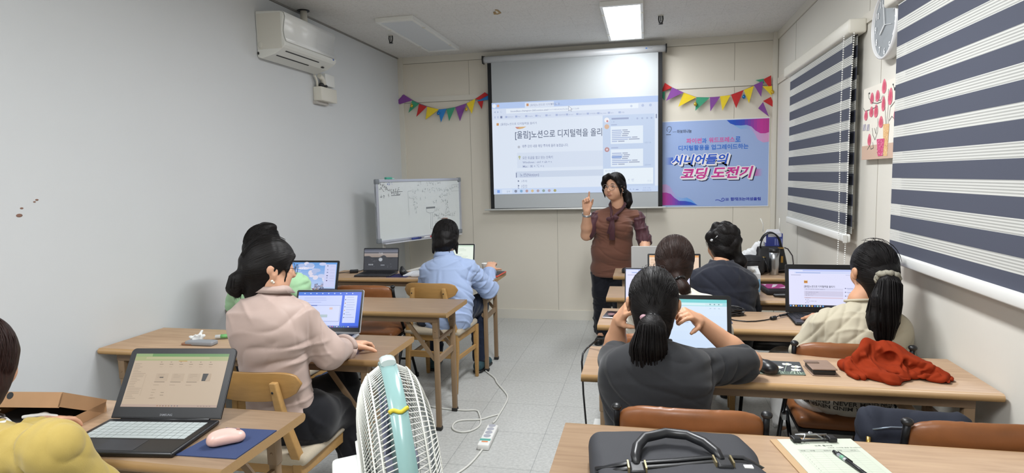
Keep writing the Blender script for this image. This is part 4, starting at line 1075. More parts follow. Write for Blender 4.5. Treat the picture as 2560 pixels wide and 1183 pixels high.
def rows(P, x0, x1, y0, dy, n, h, col, layer=3, seed=1, wmin=.4):
    r = random.Random(seed)
    for k in range(n): P.rect(x0, y0-k*dy, x0+(x1-x0)*r.uniform(wmin, 1), y0-k*dy+h, col, layer)
def taskbar(P, w, h, bg, seed=2, n=9, x0=.3):
    P.rect(0, 0, w, h*.045, bg, 3); r = random.Random(seed)
    for k in range(n): P.rect(w*(x0+k*.035), h*.011, w*(x0+k*.035+.02), h*.036, r.choice(('#4a78c8', '#d0a050', '#c86060', '#e0e0e6', '#60a080')), 4)
def scr_beige(P, w, h):
    P.rect(0, 0, w, h, '#c3ad93', 0); P.rect(0, h*.945, w, h, '#5d8f47', 1); P.rect(0, h*.945, w*.18, h, '#8fa96c', 2); P.rect(0, h*.865, w, h*.945, '#a5ab72', 1)
    P.rect(w*.12, h*.895, w*.8, h*.935, '#b8b184', 2); rows(P, w*.02, w*.17, h*.8, h*.031, 22, h*.009, '#a3907a', 2, 4, .3)
    P.rect(w*.17, h*.2, w*.1715, h*.6, '#8b7965', 2); P.rect(w*.48, h*.85, w*.57, h*.865, '#b98f35', 2)
    for k in range(6): P.rect(w*(.29+.105*k), h*.83, w*(.305+.105*k), h*.845, '#97836d', 3); P.rect(w*(.285+.105*k), h*.79, w*(.325+.105*k), h*.8, '#86735e', 3); P.rect(w*(.29+.105*k), h*.745, w*(.32+.105*k), h*.752, '#ab977f', 3)
    for k in range(3):
        P.rect(w*(.28+.17*k), h*.48, w*(.41+.17*k), h*.62, '#bba58b', 2); P.rect(w*(.28+.17*k), h*.455, w*(.39+.17*k), h*.466, '#7d6b58', 3); P.rect(w*(.28+.17*k), h*.4, w*(.34+.17*k), h*.408, '#a08c75', 3)
        rows(P, w*(.3+.17*k), w*(.38+.17*k), h*.6, h*.03, 3, h*.006, '#a08c75', 3, k)
    P.rect(w*.325, h*.535, w*.365, h*.555, '#4d4238', 4); P.rect(w*.775, h*.48, w*.84, h*.62, '#17130f', 4); P.poly([(w*.815, h*.48), (w*.86, h*.48), (w*.86, h*.62), (w*.835, h*.62)], '#b29c82', 5)
    rows(P, w*.28, w*.34, h*.31, h*.05, 4, h*.009, '#a08c75', 3, 9); rows(P, w*.38, w*.42, h*.26, h*.05, 2, h*.01, '#8b7965', 3, 3, .8); P.rect(w*.27, h*.15, w*.31, h*.157, '#a08c75', 3)
    P.rect(0, 0, w, h*.045, '#b59c8c', 2)
    for k in range(8): P.rect(w*(.38+.03*k), h*.012, w*(.39+.03*k), h*.032, random.Random(k).choice(('#7d4f3e', '#8f7030', '#5d5a60', '#a06a3a')), 4)
    for k in range(5): P.rect(w*(.8+.03*k), h*.015, w*(.815+.03*k), h*.028, '#8f7a68', 4)
def scr_blue(P, w, h):
    P.rect(0, 0, w, h, '#2b5fe0', 0); P.grad(0, h*.92, w, h, '#3f78d8', '#2a58d6', 1); P.rect(0, .05*h, w*.70, h*.9, '#c3cdf6', 1); P.rect(w*.74, h*.13, w*.94, h*.9, '#c9d2f6', 1)
    for k in range(9): P.disc(w*(.1+.095*k), h*.955, h*.018, '#b8cdf2', 3)
    P.rect(w*.2, h*.17, w*.69, h*.62, '#7f8fc4', 2); P.rect(w*.205, h*.18, w*.685, h*.61, '#ccd4f8', 3); P.rect(w*.2, h*.6, w*.32, h*.625, '#4a67b8', 4); P.rect(w*.36, h*.28, w*.5, h*.36, '#a9bcc4', 4); P.rect(w*.52, h*.5, w*.57, h*.56, '#d8b9b4', 4)
    rows(P, w*.1, w*.5, h*.82, h*.06, 3, h*.01, '#97a4d8', 3, 6); rows(P, w*.78, w*.92, h*.84, h*.07, 9, h*.012, '#9aa5d0', 3, 5)
    for k in range(6): P.disc(w*.76, h*(.78-.1*k), h*.016, ('#3d4a80', '#b98060', '#5a6aa8', '#c8a060', '#2d3560', '#4a5a90')[k], 4)
    taskbar(P, w, h, '#1c3da8', 3, 12, .45)
def scr_sky(P, w, h):
    P.grad(0, 0, w, h, '#b9cdf0', '#5d98dc', 0, 10, 1); r = random.Random(8)
    for k in range(46):
        cx, cy = r.uniform(.15, .85), r.uniform(.05, .95); cl = (cx+cy > .95 and cx+cy < 1.5) or cy > .8
        if cl or r.random() < .12: P.disc(w*cx, h*cy, w*r.uniform(.05, .1), r.choice(('#d6d6ec', '#c3cbec', '#aab9e0', '#dcd6e6')), 1, 12, h*r.uniform(.04, .1))
    P.rect(w*.74, h*.1, w*.985, h*.93, '#c9cdf0', 3); P.poly([(w*.24, h*.12), (w*.37, h*.12), (w*.325, h*.3), (w*.31, h*.48), (w*.295, h*.3)], '#7a86bc', 3); P.rect(w*.27, h*.1, w*.33, h*.2, '#8d97c6', 3)
    for k in range(30): P.disc(w*r.uniform(.55, .74), h*r.uniform(.05, .2), w*.02, r.choice(('#8a8fae', '#a9a3b4', '#6d7a9a')), 2, 7)
    for k in range(5): P.rect(w*(.08+.05*k), h*.75, w*(.1+.05*k), h*.78, '#e8ecf8', 4)
    rows(P, w*.1, w*.3, h*.68, h*.07, 3, h*.012, '#e8ecf8', 4, 3)
    for k, y in enumerate((.86, .72, .62, .5, .42, .32)): P.rect(w*.79, h*y, w*(.82 if k else .81), h*(y+.03), ('#26304e', '#8d97c0', '#6a78a8', '#2d3a66', '#8d97c0', '#49356e')[k], 4); P.rect(w*.86, h*y, w*.96, h*(y+.01), '#a5afd6', 4)
    taskbar(P, w, h, '#23284a', 6, 16, .1)
def scr_mount(P, w, h):
    P.grad(0, h*.68, w, h, '#6d6c72', '#3d4250', 0, 8, 1); P.grad(0, h*.58, w, h*.78, '#8a7d74', '#9a8f8a', 1, 8, 1); P.rect(0, h*.86, w, h*.92, '#6f7280', 2)
    P.rect(0, 0, w, h*.6, '#2a2c33', 2); P.poly([(w*.35, h*.5), (w*.48, h*.62), (w*.57, h*.7), (w*.62, h*.68), (w*.7, h*.55), (w*.8, h*.5), (w*.88, h*.57), (w, h*.55), (w, 0), (0, 0), (0, h*.65), (w*.15, h*.66)], '#33353c', 3)
    P.disc(w*.49, h*.49, w*.06, '#8f949c', 5, 20, h*.09); P.disc(w*.49, h*.49, w*.045, '#a9adb3', 6, 20, h*.07); r = random.Random(3)
    for k in range(26): P.poly([(w*(a+.0), h*b) for a, b in [(lambda cx, cy: (cx+r.uniform(-.03, .03), cy+r.uniform(-.02, .02)))(cx_, cy_) for cx_, cy_ in [(r.uniform(.1, .9), r.uniform(.12, .5))]*4]], r.choice(('#565a63', '#6d717a', '#1b1c21')), 5)
    for k in range(3): P.rect(w*(.14+.05*k), h*.22, w*(.17+.05*k), h*.28, '#9fa3aa', 6); P.rect(w*(.5+.04*k), h*.2, w*(.53+.04*k), h*.25, '#8a8e96', 6)
    P.text('7:58', w*.43, h*.74, h*.12, '#b9b9bd', 6); P.text('6월 5일 수요일', w*.43, h*.69, h*.04, '#a9a9ad', 6)
def scr_doc(P, w, h):
    P.rect(0, 0, w, h, '#e9f2e6', 0); P.rect(0, h*.93, w, h, '#cfe3d0', 1); rows(P, w*.08, w*.92, h*.84, h*.05, 15, h*.013, '#b9c8b8', 2, 12, .6)
def scr_cyan(P, w, h):
    P.grad(0, 0, w, h, '#cfe2fb', '#dcecfb', 0, 6, 1); P.rect(0, h*.935, w, h, '#76cfd3', 1); P.rect(0, h*.86, w, h*.935, '#a9dde6', 1); P.rect(w*.1, h*.875, w*.8, h*.925, '#d5f0f4', 2); P.rect(w*.75, h*.88, w*.95, h*.92, '#cfe8ee', 3)
    for k in range(3): P.rect(w*(.8+.05*k), h*.89, w*(.815+.05*k), h*.91, '#5a8f98', 4); P.rect(w*(.8+.05*k), h*.81, w*(.82+.05*k), h*.82, '#9fb3cc', 3)
    P.rect(w*.08, h*.89, w*.1, h*.91, '#5a8f98', 4); rows(P, w*.1, w*.6, h*.72, h*.07, 6, h*.018, '#b3c6e4', 2, 13)
def scr_page(P, w, h):
    P.rect(0, 0, w, h, '#dfe0fb', 0); P.rect(0, h*.945, w, h, '#b8c4f2', 1); P.rect(w*.01, h*.945, w*.2, h*.985, '#d8defa', 2); P.rect(w*.08, h*.89, w*.93, h*.935, '#d0d8f7', 1); P.rect(w*.1, h*.9, w*.45, h*.918, '#8fa6dc', 2)
    P.rect(w*.03, h*.845, w*.17, h*.853, '#6a6f92', 3); P.rect(w*.9, h*.83, w*.98, h*.862, '#262a40', 3); rows(P, w*.8, w*.86, h*.85, h*.05, 1, h*.008, '#9fa6c8', 3, 2)
    P.rect(w*.215, h*.63, w*.265, h*.71, '#d99a4a', 3); P.rect(w*.215, h*.66, w*.265, h*.675, '#7d3f26', 4); P.rect(w*.22, h*.695, w*.26, h*.712, '#e8d9b0', 4)
    P.text('[울림]노션으로 디지털력을 올리기', w*.215, h*.525, h*.062, '#2b2d42', 3, bold=.012, width=w*.43)
    P.rect(w*.215, h*.45, w*.76, h*.5, '#d3d3ee', 2); P.text('매주 강의 내용 해당 주차에 올려 놓겠습니다.', w*.235, h*.465, h*.026, '#55597a', 3); P.rect(w*.215, h*.29, w*.76, h*.43, '#cfcce6', 2)
    P.text('모든 토글을 열고 닫는 단축키', w*.235, h*.385, h*.026, '#55597a', 3); P.text('Windows : ctrl + alt + t', w*.235, h*.345, h*.026, '#55597a', 3); P.text('Mac : ⌘ + ⌥ + t', w*.235, h*.305, h*.026, '#55597a', 3)
    P.rect(w*.215, h*.235, w*.76, h*.265, '#d8c6d8', 2); P.text('노션(Notion)', w*.225, h*.24, h*.024, '#55597a', 3); P.text('▶ 1주차', w*.23, h*.19, h*.026, '#55597a', 3); P.text('▶ 노션 시작하기 가입', w*.25, h*.15, h*.026, '#3d4160', 3); P.text('▶ 2주차', w*.23, h*.105, h*.026, '#55597a', 3)
    for k in range(4): P.rect(w*.785, h*(.5-.1*k), w*.8, h*(.52-.1*k), '#3a3f6a', 3); P.rect(w*.81, h*(.505-.1*k), w*.9, h*(.516-.1*k), '#8a90b8', 3); P.rect(w*.82, h*(.475-.1*k), w*.94, h*(.483-.1*k), '#a9aece', 3)
    P.rect(0, 0, w, h*.06, '#14172a', 3)
    for k in range(13): P.rect(w*(.01+.038*k), h*.012, w*(.01+.038*k+.022), h*.048, ('#5aa0e8', '#d8dce8', '#e0b050', '#4a7ad0', '#8ad0e0', '#c8ccd8')[k % 6], 4)
def scr_orange(P, w, h):
    P.rect(0, 0, w, h, '#e8cdb4', 0); P.rect(0, h*.93, w, h, '#e0a060', 1); rows(P, w*.03, w*.3, h*.85, h*.06, 12, h*.012, '#c08a60', 2, 15)
LAPTOPS = [
 dict(label='large black laptop with beige page on screen, on the nearest left desk', x=-1.535, y=1.64, rz=.13, W=.378, D=.245, H=.24, tilt=33, body=M_LAPBLK, bezel=M_LAPBLK, content=scr_beige, keys=M_KEYG, bz=(.022, .022, .02, .036), glow=M_SCRD, legend='SAMSUNG', rad=.016),
 dict(label='open laptop with a vivid blue desktop in front of the pale pink blouse', x=-1.578, y=2.745, rz=.1, W=.36, D=.235, H=.225, tilt=24, body=M_SILVER, bezel=M_LAPBLK, content=scr_blue),
 dict(label='laptop with cloudy sky wallpaper before the mint green top', x=-2.215, y=3.70, rz=.02, W=.362, D=.22, H=.235, tilt=18, body=M_LAPBLK, bezel=M_LAPBLK, content=scr_sky, bz=(.014, .014, .014, .03), legend='LG'),
 dict(label='unattended laptop showing a dark mountain wallpaper on the farthest left desk', x=-2.165, y=4.70, rz=.07, W=.305, D=.2, H=.2, tilt=12, body=M_GRAPH, bezel=M_LAPBLK, content=scr_mount, bz=(.006, .006, .008, .012)),
 dict(label='laptop with a pale document, half hidden by the light blue shirt', x=-1.555, y=4.80, rz=.03, W=.34, D=.23, H=.225, tilt=14, body=M_SILVER, bezel=M_LAPBLK, content=scr_doc),
 dict(label='laptop with a white notes page open, in front of the cream top', x=.925, y=3.475, rz=-.02, W=.385, D=.235, H=.262, tilt=10, body=M_LAPBLK, bezel=M_LAPBLK, content=scr_page, bz=(.018, .018, .026, .03), legend='SAMSUNG'),
 dict(label='black-edged laptop with pale cyan screen in front of the grey T-shirt', x=.155, y=2.62, rz=.0, W=.385, D=.235, H=.25, tilt=12, body=M_LAPBLK, bezel=M_LAPBLK, content=scr_cyan, rad=.015, bz=(.018, .018, .018, .025)),
 dict(label='laptop with white page hidden behind the brown-haired woman', x=.06, y=3.45, rz=.0, W=.36, D=.235, H=.24, tilt=12, body=M_GRAPH, bezel=M_LAPBLK, content=scr_page, bz=(.006, .006, .008, .012)),
 dict(label='dark-edged laptop with an orange-tinted page, before the navy shirt', x=.18, y=4.17, rz=.0, W=.345, D=.22, H=.23, tilt=12, body=M_LAPBLK, bezel=M_LAPBLK, content=scr_orange),
 dict(label='silver laptop seen from behind its lid, beside the teacher', x=.055, y=4.745, rz=PI, W=.335, D=.225, H=.225, tilt=12, body=mat('laptop_pale_silver', '#c9c9c8', .45), bezel=M_LAPBLK, content=scr_doc),
]
for d in LAPTOPS: laptop(**d)
# ---------------------------------------------------------------- things on the desks
def flat_mat(name, label, cat, corners, z, th, m, ink=None):
    """thin sheet on a desk; corners are floor-plan points"""
    c = np.mean(corners, axis=0); t = thing(name, label, cat, (c[0], c[1], z))
    MB().prism([(p[0]-c[0], p[1]-c[1]) for p in corners], .0004, th, lambda a, b, h: (a, b, h)).obj('sheet', m, t)
    return t, c
def mouse(label, x, y, rz, m, size=1., z=DZ, under=.003):
    t = thing('computer_mouse', label, 'mouse', (x, y, z+under), rz)
    s = Soft(); k = size
    s.rc((0, -.03*k, .014*k), (0, .028*k, .012*k), .029*k, .026*k, k=.01, flat=((0, 0, 1), .8)).ell((0, -.012*k, .02*k), (.027*k, .042*k, .02*k), k=.01).cut((0, 0, .002), (0, 0, 1))
    soft_obj('shell', s, m, t, .0026*max(1, k), 2)
    MB().cyl((-.0025, .03*k, .031*k), (.0025, .03*k, .031*k), .007*k, seg=12).obj('wheel', M_GRAPH, t)
    MB().bar((0, .012*k, .0385*k), (0, .05*k, .029*k), .001, .001).obj('button_seam', M_GRAPH, t)
    return t
# nearest left desk
flat_mat('mouse_pad', 'navy blue mouse mat on the nearest left desk corner', 'mouse mat', [(-1.305, 1.637), (-1.131, 1.645), (-1.131, 1.448), (-1.322, 1.440)], DZ, .003, mat('navy_felt', '#2f3d63', .9, noise=(300, .15), bump=(600, .2, .0005)))
t = thing('computer_mouse', 'pale pink ergonomic computer mouse on the navy mat', 'mouse', (-1.222, 1.535, DZ+.0034), -.9)
s = Soft().rc((0, -.031, .016), (0, .026, .014), .027, .024, k=.01, flat=((0, 0, 1), .85)).ell((-.004, -.008, .022), (.021, .04, .022), k=.01).ell((-.026, .004, .011), (.013, .028, .009), k=.008).cut((0, 0, .001), (0, 0, 1))
soft_obj('shell', s, mat('pink_plastic', '#dcb5ab', .35), t, .0025, 2)
MB().cyl((-.003, .03, .034), (.003, .03, .034), .006, seg=12).obj('wheel', mat('pink_plastic_dark', '#b98f86', .4), t); MB().ell((-.026, .01, .021), (.004, .01, .004), 8, 6).obj('side_button', mat('pink_plastic_dark', '#b98f86', .4), t)
M_CARD = mat('corrugated_cardboard', '#a8835f', .85, noise=(30, .06), bump=(90, .1, .001)); M_CARDE = mat('cardboard_edge', '#8d6b4b', .9)
def carton_box(name_label, cx, cy, z0, w_, d, h, rz, lid=None):
    t = thing('cardboard_box', name_label, 'box', (cx, cy, z0+.0005), rz)
    b = MB(); th = .004
    b.box(-w_/2, w_/2, -d/2, d/2, 0, th); b.box(-w_/2, w_/2, -d/2, -d/2+th, th, h); b.box(-w_/2, w_/2, d/2-th, d/2, th, h); b.box(-w_/2, -w_/2+th, -d/2+th, d/2-th, th, h); b.box(w_/2-th, w_/2, -d/2+th, d/2-th, th, h)
    b.obj('tray', M_CARD, t)
    return t
bx = carton_box('open flat cardboard box at the wall end of the nearest left desk', -1.965, 1.585, DZ, .31, .19, .034, .13)
lb = MB(); lb.box(-.155, .155, -.1, .1, -.004, 0); lb.box(-.155, .155, -.1, -.097, -.048, -.004); lb.box(-.155, -.152, -.1, .1, -.045, -.004); lb.box(.152, .155, -.1, .1, -.045, -.004)
lb.xf(Matrix.Translation((0, .095, .04)) @ Matrix.Rotation(math.radians(-27), 4, 'X') @ Matrix.Translation((0, -.095, .002)))
lb.obj('lid', M_CARD, bx)
hb = MB(); hb.cyl((-.02, -.1012, -.012), (-.02, -.1, -.012), .011, seg=12); hb.xf(Matrix.Translation((0, .095, .04)) @ Matrix.Rotation(math.radians(-27), 4, 'X') @ Matrix.Translation((0, -.095, .002))); hb.obj('finger_hole', M_BLACK, bx)
MB().box(-.13, .12, -.08, .08, .006, .03, bev=.01).obj('dark_contents', mat('box_inside_black', '#1e1d1d', .8), bx)
sp = Soft().rc((.02, -.085, .05), (.09, -.08, .058), .007, .007, k=.01).rc((.09, -.08, .058), (.135, -.085, .056), .006, .005, k=.01)
soft_obj('white_wrapping', sp, mat('soft_white_wrap', '#d9d8d3', .8), bx, .004, 2)
# behind it, something small and grey-green on the floor side
# desk of the pink blouse
t = thing('tissue_pack', 'crumpled white tissue with grey wrapper on the desk beside the pale pink blouse', 'tissue', (-2.16, 2.545, DZ))
s = Soft(); r = random.Random(4)
for k in range(9): a = r.uniform(0, 6.28); s.rc((0, 0, .012), (.035*math.cos(a), .03*math.sin(a), r.uniform(.02, .05)), .014, .006, k=.012)
s.cut((0, 0, .001), (0, 0, 1)); soft_obj('tissue', s, mat('tissue_white', '#e3e4e2', .9), t, .0035, 1, rip=(.003, 90, 3))
MB().box(-.02, .13, -.06, -.01, .001, .022, bev=.006).obj('wrapper', mat('wrapper_grey', '#8f9296', .5), t)
MB().box(-.04, .02, -.06, -.02, .0005, .012, bev=.004).obj('wrapper_end', mat('wrapper_brown', '#9a6f55', .6), t)
t = thing('paper_roll', 'white rolled leaflet with green print lying next to the tissue', 'leaflet', (-2.03, 2.64, DZ), .42)
MB().tube([(-.08, 0, .014), (.11, 0, .014)], .0135, 12, flat=((0, 0, 1), .7)).obj('paper', mat('leaflet_white', '#dadcd9', .6), t); MB().tube([(-.055, 0, .0142), (-.02, 0, .0142)], .0139, 12, flat=((0, 0, 1), .71)).obj('green_print', mat('leaflet_green', '#6fae6a', .6), t)
# farthest left desk
t, c = flat_mat('mouse_pad', 'dark purple mouse mat beside the mountain-wallpaper laptop', 'mouse mat', [(-2.03, 4.50), (-1.86, 4.51), (-1.84, 4.68), (-2.0, 4.68)], DZ, .003, mat('purple_pad', '#2c2a5c', .7))
t = thing('computer_mouse', 'black upright mouse on the purple mat', 'mouse', (-1.915, 4.585, DZ+.0034), .2)
s = Soft().rc((0, -.02, .03), (0, .03, .02), .026, .02, k=.012).ell((-.01, 0, .05), (.016, .035, .028), k=.02).rc((.02, -.02, .012), (.03, .03, .01), .018, .014, k=.02).cut((0, 0, .001), (0, 0, 1))
soft_obj('shell', s, M_LAPBLK, t, .0035, 2)
MB().ell((-.012, .03, .06), (.006, .008, .005), 8, 6).obj('button', M_GRAPH, t)
t = thing('folded_cloth', 'white folded cloth on the farthest left desk beside the light blue shirt', 'cloth', (-1.80, 4.60, DZ))
s = Soft().ell((0, 0, .012), (.085, .07, .03), k=.02).rc((-.1, -.05, .008), (.0, -.02, .02), .01, .02, k=.02).cut((0, 0, .001), (0, 0, 1)); soft_obj('cloth', s, mat('white_cotton', '#e3e6ec', .9), t, .005, 2, rip=(.003, 40, 5))
t = thing('power_adapter', 'black laptop adapter with cable on the farthest left desk', 'adapter', (-2.40, 4.70, DZ), .4)
MB().box(-.04, .03, -.022, .022, .0005, .028, bev=.006).obj('brick', M_LAPBLK, t); MB().tube([(.03, 0, .012), (.07, .02, .02), (.11, -.01, .006), (.15, .03, .005)], .003, 6).obj('cable', M_LAPBLK, t); MB().tube([(-.04, 0, .012), (-.09, .02, .006), (-.15, .015, .005)], .003, 6).obj('cable', M_LAPBLK, t)
t = thing('tablet_case', 'dark slate with red-orange rim at the desk end beside the light blue sleeve', 'tablet', (-1.195, 4.70, DZ), -.05)
MB().box(-.06, .075, -.13, .12, .0005, .012, bev=.005).obj('case', mat('red_orange_case', '#c8492f', .5), t); MB().box(-.052, .067, -.122, .112, .0115, .0128).obj('face', mat('slate_face', '#2a2d35', .4), t)
t = thing('paper_cup', 'small white cup behind the light blue sleeve on the farthest left desk', 'cup', (-1.285, 4.80, DZ))
MB().lathe([(.024, .0005), (.033, .075), (.0345, .078), (.032, .076), (.023, .004)], seg=20).obj('cup', M_WHITE, t)
# right desks
def phone(label, x, y, rz):
    t = thing('phone', label, 'phone', (x, y, DZ), rz)
    MB().box(-.037, .037, -.078, .078, .0005, .009, bev=.006).obj('body', mat('phone_silver', '#c5bfc2', .3, .4), t); MB().box(-.034, .034, -.074, .074, .0088, .0094).obj('screen', mat('phone_glass', '#1a1a20', .08), t); MB().ell((0, .0, .0094), (.022, .03, .0004), 12, 4).obj('screen_oval', mat('phone_mauve', '#7d5a5e', .3), t)  # the last piece is a flat mauve oval on the dark glass
phone('phone with dark screen on the left end of the desk holding the white-page laptop', -.19, 3.36, -.12)
mouse('small black mouse on the far right desk in front of the teacher', -.165, 4.89, .1, M_LAPBLK, .95, under=.0005)
mouse('black mouse on the flower-patterned mat beside the grey sleeve', .452, 2.475, .35, M_LAPBLK, 1.08)
t, c = flat_mat('mouse_pad', 'dark mouse mat printed with white flowers on a right desk', 'mouse mat', [(.395, 2.43), (.585, 2.437), (.60, 2.605), (.42, 2.615)], DZ, .0032, mat('flower_pad_edge', '#7d7f6f', .8))
P = Panel(.19, .172, lambda x, y, l: (-.097+x*1.0+y*.09-.002, -.086+y+.0, .0033+l), .0002)
P.rect(.002, .002, .188, .17, '#3a3e42', 0); P.rect(.002, .002, .188, .035, '#5b6a5f', 1); r = random.Random(2)
for k in range(22): a = r.uniform(.01, .18); P.line([(a, .01), (a+r.uniform(-.01, .01), r.uniform(.03, .05))], .0025, r.choice(('#8a9a88', '#465248', '#a9b5a4')), 2)
for fx, fy in ((.16, .06), (.135, .13), (.165, .1), (.1, .085), (.075, .12), (.06, .06)):
    P.line([(fx-.02, .03), (fx, fy)], .0018, '#a9b5a4', 2)
    for k in range(5): P.disc(fx+.012*math.cos(k*1.26), fy+.009*math.sin(k*1.26), .0075, '#e6e6dd', 3, 8)
    P.disc(fx, fy, .004, '#d8c46a', 4, 8)
P.obj('printed_face', attr_mat('pad_print', 0, .7), t)
t = thing('wallet', 'taupe leather wallet with a black inside on a right desk', 'wallet', (.655, 2.50, DZ), .05)
MB().box(-.045, .043, -.058, .06, .0005, .004, bev=.002).obj('back_cover', mat('taupe_leather', '#8d7668', .5, noise=(30, .1)), t)
MB().box(-.041, .039, -.055, .055, .004, .022, bev=.004).obj('inside', M_LAPBLK, t)
wl = MB().box(-.046, .044, -.058, .06, .0225, .028, bev=.003).obj('front_cover', mat('taupe_leather', '#8d7668', .5), t)
MB().box(-.05, .0, .012, .032, .0275, .031, bev=.0015).obj('flap', mat('taupe_leather_dark', '#6f5c50', .5), t)
# orange-red garment
M_SWEAT = mat('rust_red_knit', '#8a3017', .95, spec=.1, noise=(60, .1), bump=(700, .25, .0006))
t = thing('cardigan', 'rumpled rust-red knitted garment heaped on a right desk', 'garment', (.862, 2.5, DZ)); t.scale = (.78, .9, .84)
s = Soft()
def fl(a, b, ra, rb, k=.02, n=(0, 0, 1), f=.45): s.rc(a, b, ra, rb, k=k, flat=(n, f))
# main heap, body panel and sleeves as folded flat pieces
s.ell((.0, .04, .02), (.17, .10, .05), k=.03)
fl((-.13, -.02, .03), (-.02, .07, .105), .03, .034, .03, (.5, -.5, .6), .45); fl((-.02, .07, .105), (.08, .06, .10), .034, .03, .02, (0, -.6, .7), .5); fl((.08, .06, .10), (.15, .04, .055), .034, .04, .03, (.4, -.3, .8), .45)
fl((.1, .04, .08), (.22, -.01, .025), .05, .045, .03, (.2, -.2, .9), .4); fl((.16, .0, .04), (.265, -.05, .02), .035, .03, .02, (.2, -.3, .9), .45); fl((.12, -.05, .018), (.24, -.09, .015), .02, .022, .012, (0, -.4, .9), .7)
fl((-.12, -.03, .03), (.0, -.115, .018), .032, .024, .02, (.2, -.4, .9), .5); fl((.0, -.115, .018), (.09, -.085, .015), .022, .014, .02, (0, -.3, .9), .6); fl((-.06, .0, .07), (-.02, -.08, .03), .02, .02, .015, (.8, -.3, .3), .5); fl((.02, .0, .05), (.08, -.06, .03), .026, .022, .012, (.5, -.3, .7), .45)
fl((-.135, -.0, .035), (-.15, -.03, .02), .02, .016, .012, (.3, -.5, .8), .6); fl((-.15, -.035, .015), (-.1, -.085, .014), .017, .015, .008, (0, 0, 1), .8); fl((-.155, -.04, .014), (-.135, -.09, .013), .013, .012, .004, (0, 0, 1), .9)
s.ell((.015, -.01, .06), (.03, .04, .022), R=[[.8, .6, 0], [-.6, .8, 0], [0, 0, 1]], k=.02, sub=True); s.ell((.055, .0, .075), (.02, .035, .02), k=.02, sub=True); s.ell((.13, -.03, .055), (.012, .045, .02), R=[[.7, -.7, 0], [.7, .7, 0], [0, 0, 1]], k=.02, sub=True); s.ell((.19, -.075, .035), (.045, .03, .016), k=.012, sub=True); s.ell((-.075, -.03, .075), (.02, .03, .02), k=.012, sub=True)
fl((-.005, -.02, .04), (.075, -.03, .03), .022, .024, .01, (.2, -.3, .9), .5); fl((.16, -.075, .02), (.215, -.07, .024), .014, .016, .006, (0, -.3, .9), .8); fl((-.02, .02, .04), (.04, .04, .045), .03, .03, .015)
s.cut((0, 0, .001), (0, 0, 1))
fo = [((-.15, .0, .06), (-.03, .09, .12), .008, .006), ((-.12, -.06, .05), (.0, .02, .1), .007, -.006), ((-.1, -.08, .04), (.06, -.1, .03), .008, .006), ((.1, .0, .09), (.25, -.06, .04), .008, .006), ((.08, -.04, .06), (.2, -.07, .04), .006, -.006), ((.12, .05, .09), (.22, -.0, .06), .012, -.004), ((-.05, -.1, .05), (.07, -.06, .05), .006, -.005), ((-.16, -.04, .03), (-.1, -.1, .03), .004, -.004), ((-.08, .03, .09), (-.06, -.06, .05), .006, .006), ((-.02, .08, .12), (-.03, -.05, .06), .006, -.008), ((.03, .07, .11), (.0, .03, .09), .006, .008), ((.1, .06, .08), (.08, -.06, .04), .006, -.009), ((.13, .05, .07), (.12, -.05, .04), .006, .007), ((.16, .03, .06), (.1, -.07, .03), .005, -.007), ((-.13, .03, .06), (-.09, -.06, .05), .006, -.007), ((.2, .0, .05), (.15, -.07, .03), .005, .006), ((-.04, -.03, .07), (.05, -.1, .03), .006, -.008)]
fo = [(a_, b_, w_, h_*2) for a_, b_, w_, h_ in fo]
soft_obj('knit', s, M_SWEAT, t, .0035, 2, fold=fo, rip=(.0055, 30, 8))
# milk carton, pouch, cables
t = thing('milk_carton', 'white and blue drink carton with screw cap beside the navy shirt', 'carton', (.655, 4.06, DZ), .3)
b = MB(); b.box(-.035, .035, -.035, .035, .0005, .135); b.obj('body', mat('carton_white', '#dfe2e4', .4), t)
b = MB(); b.loft([[(-.035, -.035, .135), (.035, -.035, .135), (.035, .035, .135), (-.035, .035, .135)], [(-.035, -.003, .168), (.035, -.003, .168), (.035, .003, .168), (-.035, .003, .168)], [(-.035, -.002, .18), (.035, -.002, .18), (.035, .002, .18), (-.035, .002, .18)]], smooth=False); b.obj('gable_top', mat('carton_white', '#dfe2e4', .4), t)
MB().cyl((-.012, -.016, .15), (-.014, -.03, .172), .014, seg=14).obj('cap', M_WHITE, t)
b = MB(); b.box(-.02, .034, -.0362, -.0352, .02, .1); b.box(-.005, .025, -.0366, -.0358, .035, .06, m=1); b.obj('label_panel', [mat('carton_blue', '#7fb2d8', .4), mat('carton_pale', '#e8eef2', .4)], t)
t = thing('zip_pouch', 'magenta and grey patterned pouch with black edges behind the open white-page laptop', 'pouch', (.80, 4.12, DZ), .1)
s = Soft().box((0, 0, .022), (.075, .09, .021), rnd=.018, k=.01); soft_obj('pouch', s, mat('pouch_black', '#1d1b20', .7), t, .005, 2)
P = Panel(.13, .16, lambda x, y, l: (-.065+x, -.08+y, .0435+l), .0003)
P.rect(0, 0, .13, .16, '#8e2a6a', 0); P.poly([(.03, .03), (.06, .06), (.1, .14), (.07, .14)], '#b9b4bd', 1); P.poly([(.07, .02), (.12, .02), (.12, .06)], '#b9b4bd', 1); P.poly([(.01, .1), (.03, .14), (.01, .15)], '#b9b4bd', 1)
P.obj('pattern', attr_mat('pouch_print', 0, .8), t)
t = thing('glasses_case', 'black curved case strap near the magenta pouch', 'strap', (.83, 3.96, DZ), .3)
soft_obj('case', Soft().rc((-.05, .03, .012), (.06, -.03, .02), .012, .022, k=.01, flat=((0, 0, 1), .9)).cut((0, 0, .001), (0, 0, 1)), M_LAPBLK, t, .004, 2)
t = thing('cable_bundle', 'bundle of black laptop cables on the desk beside the brown-haired woman', 'cables', (.45, 3.45, DZ))
r = random.Random(9)
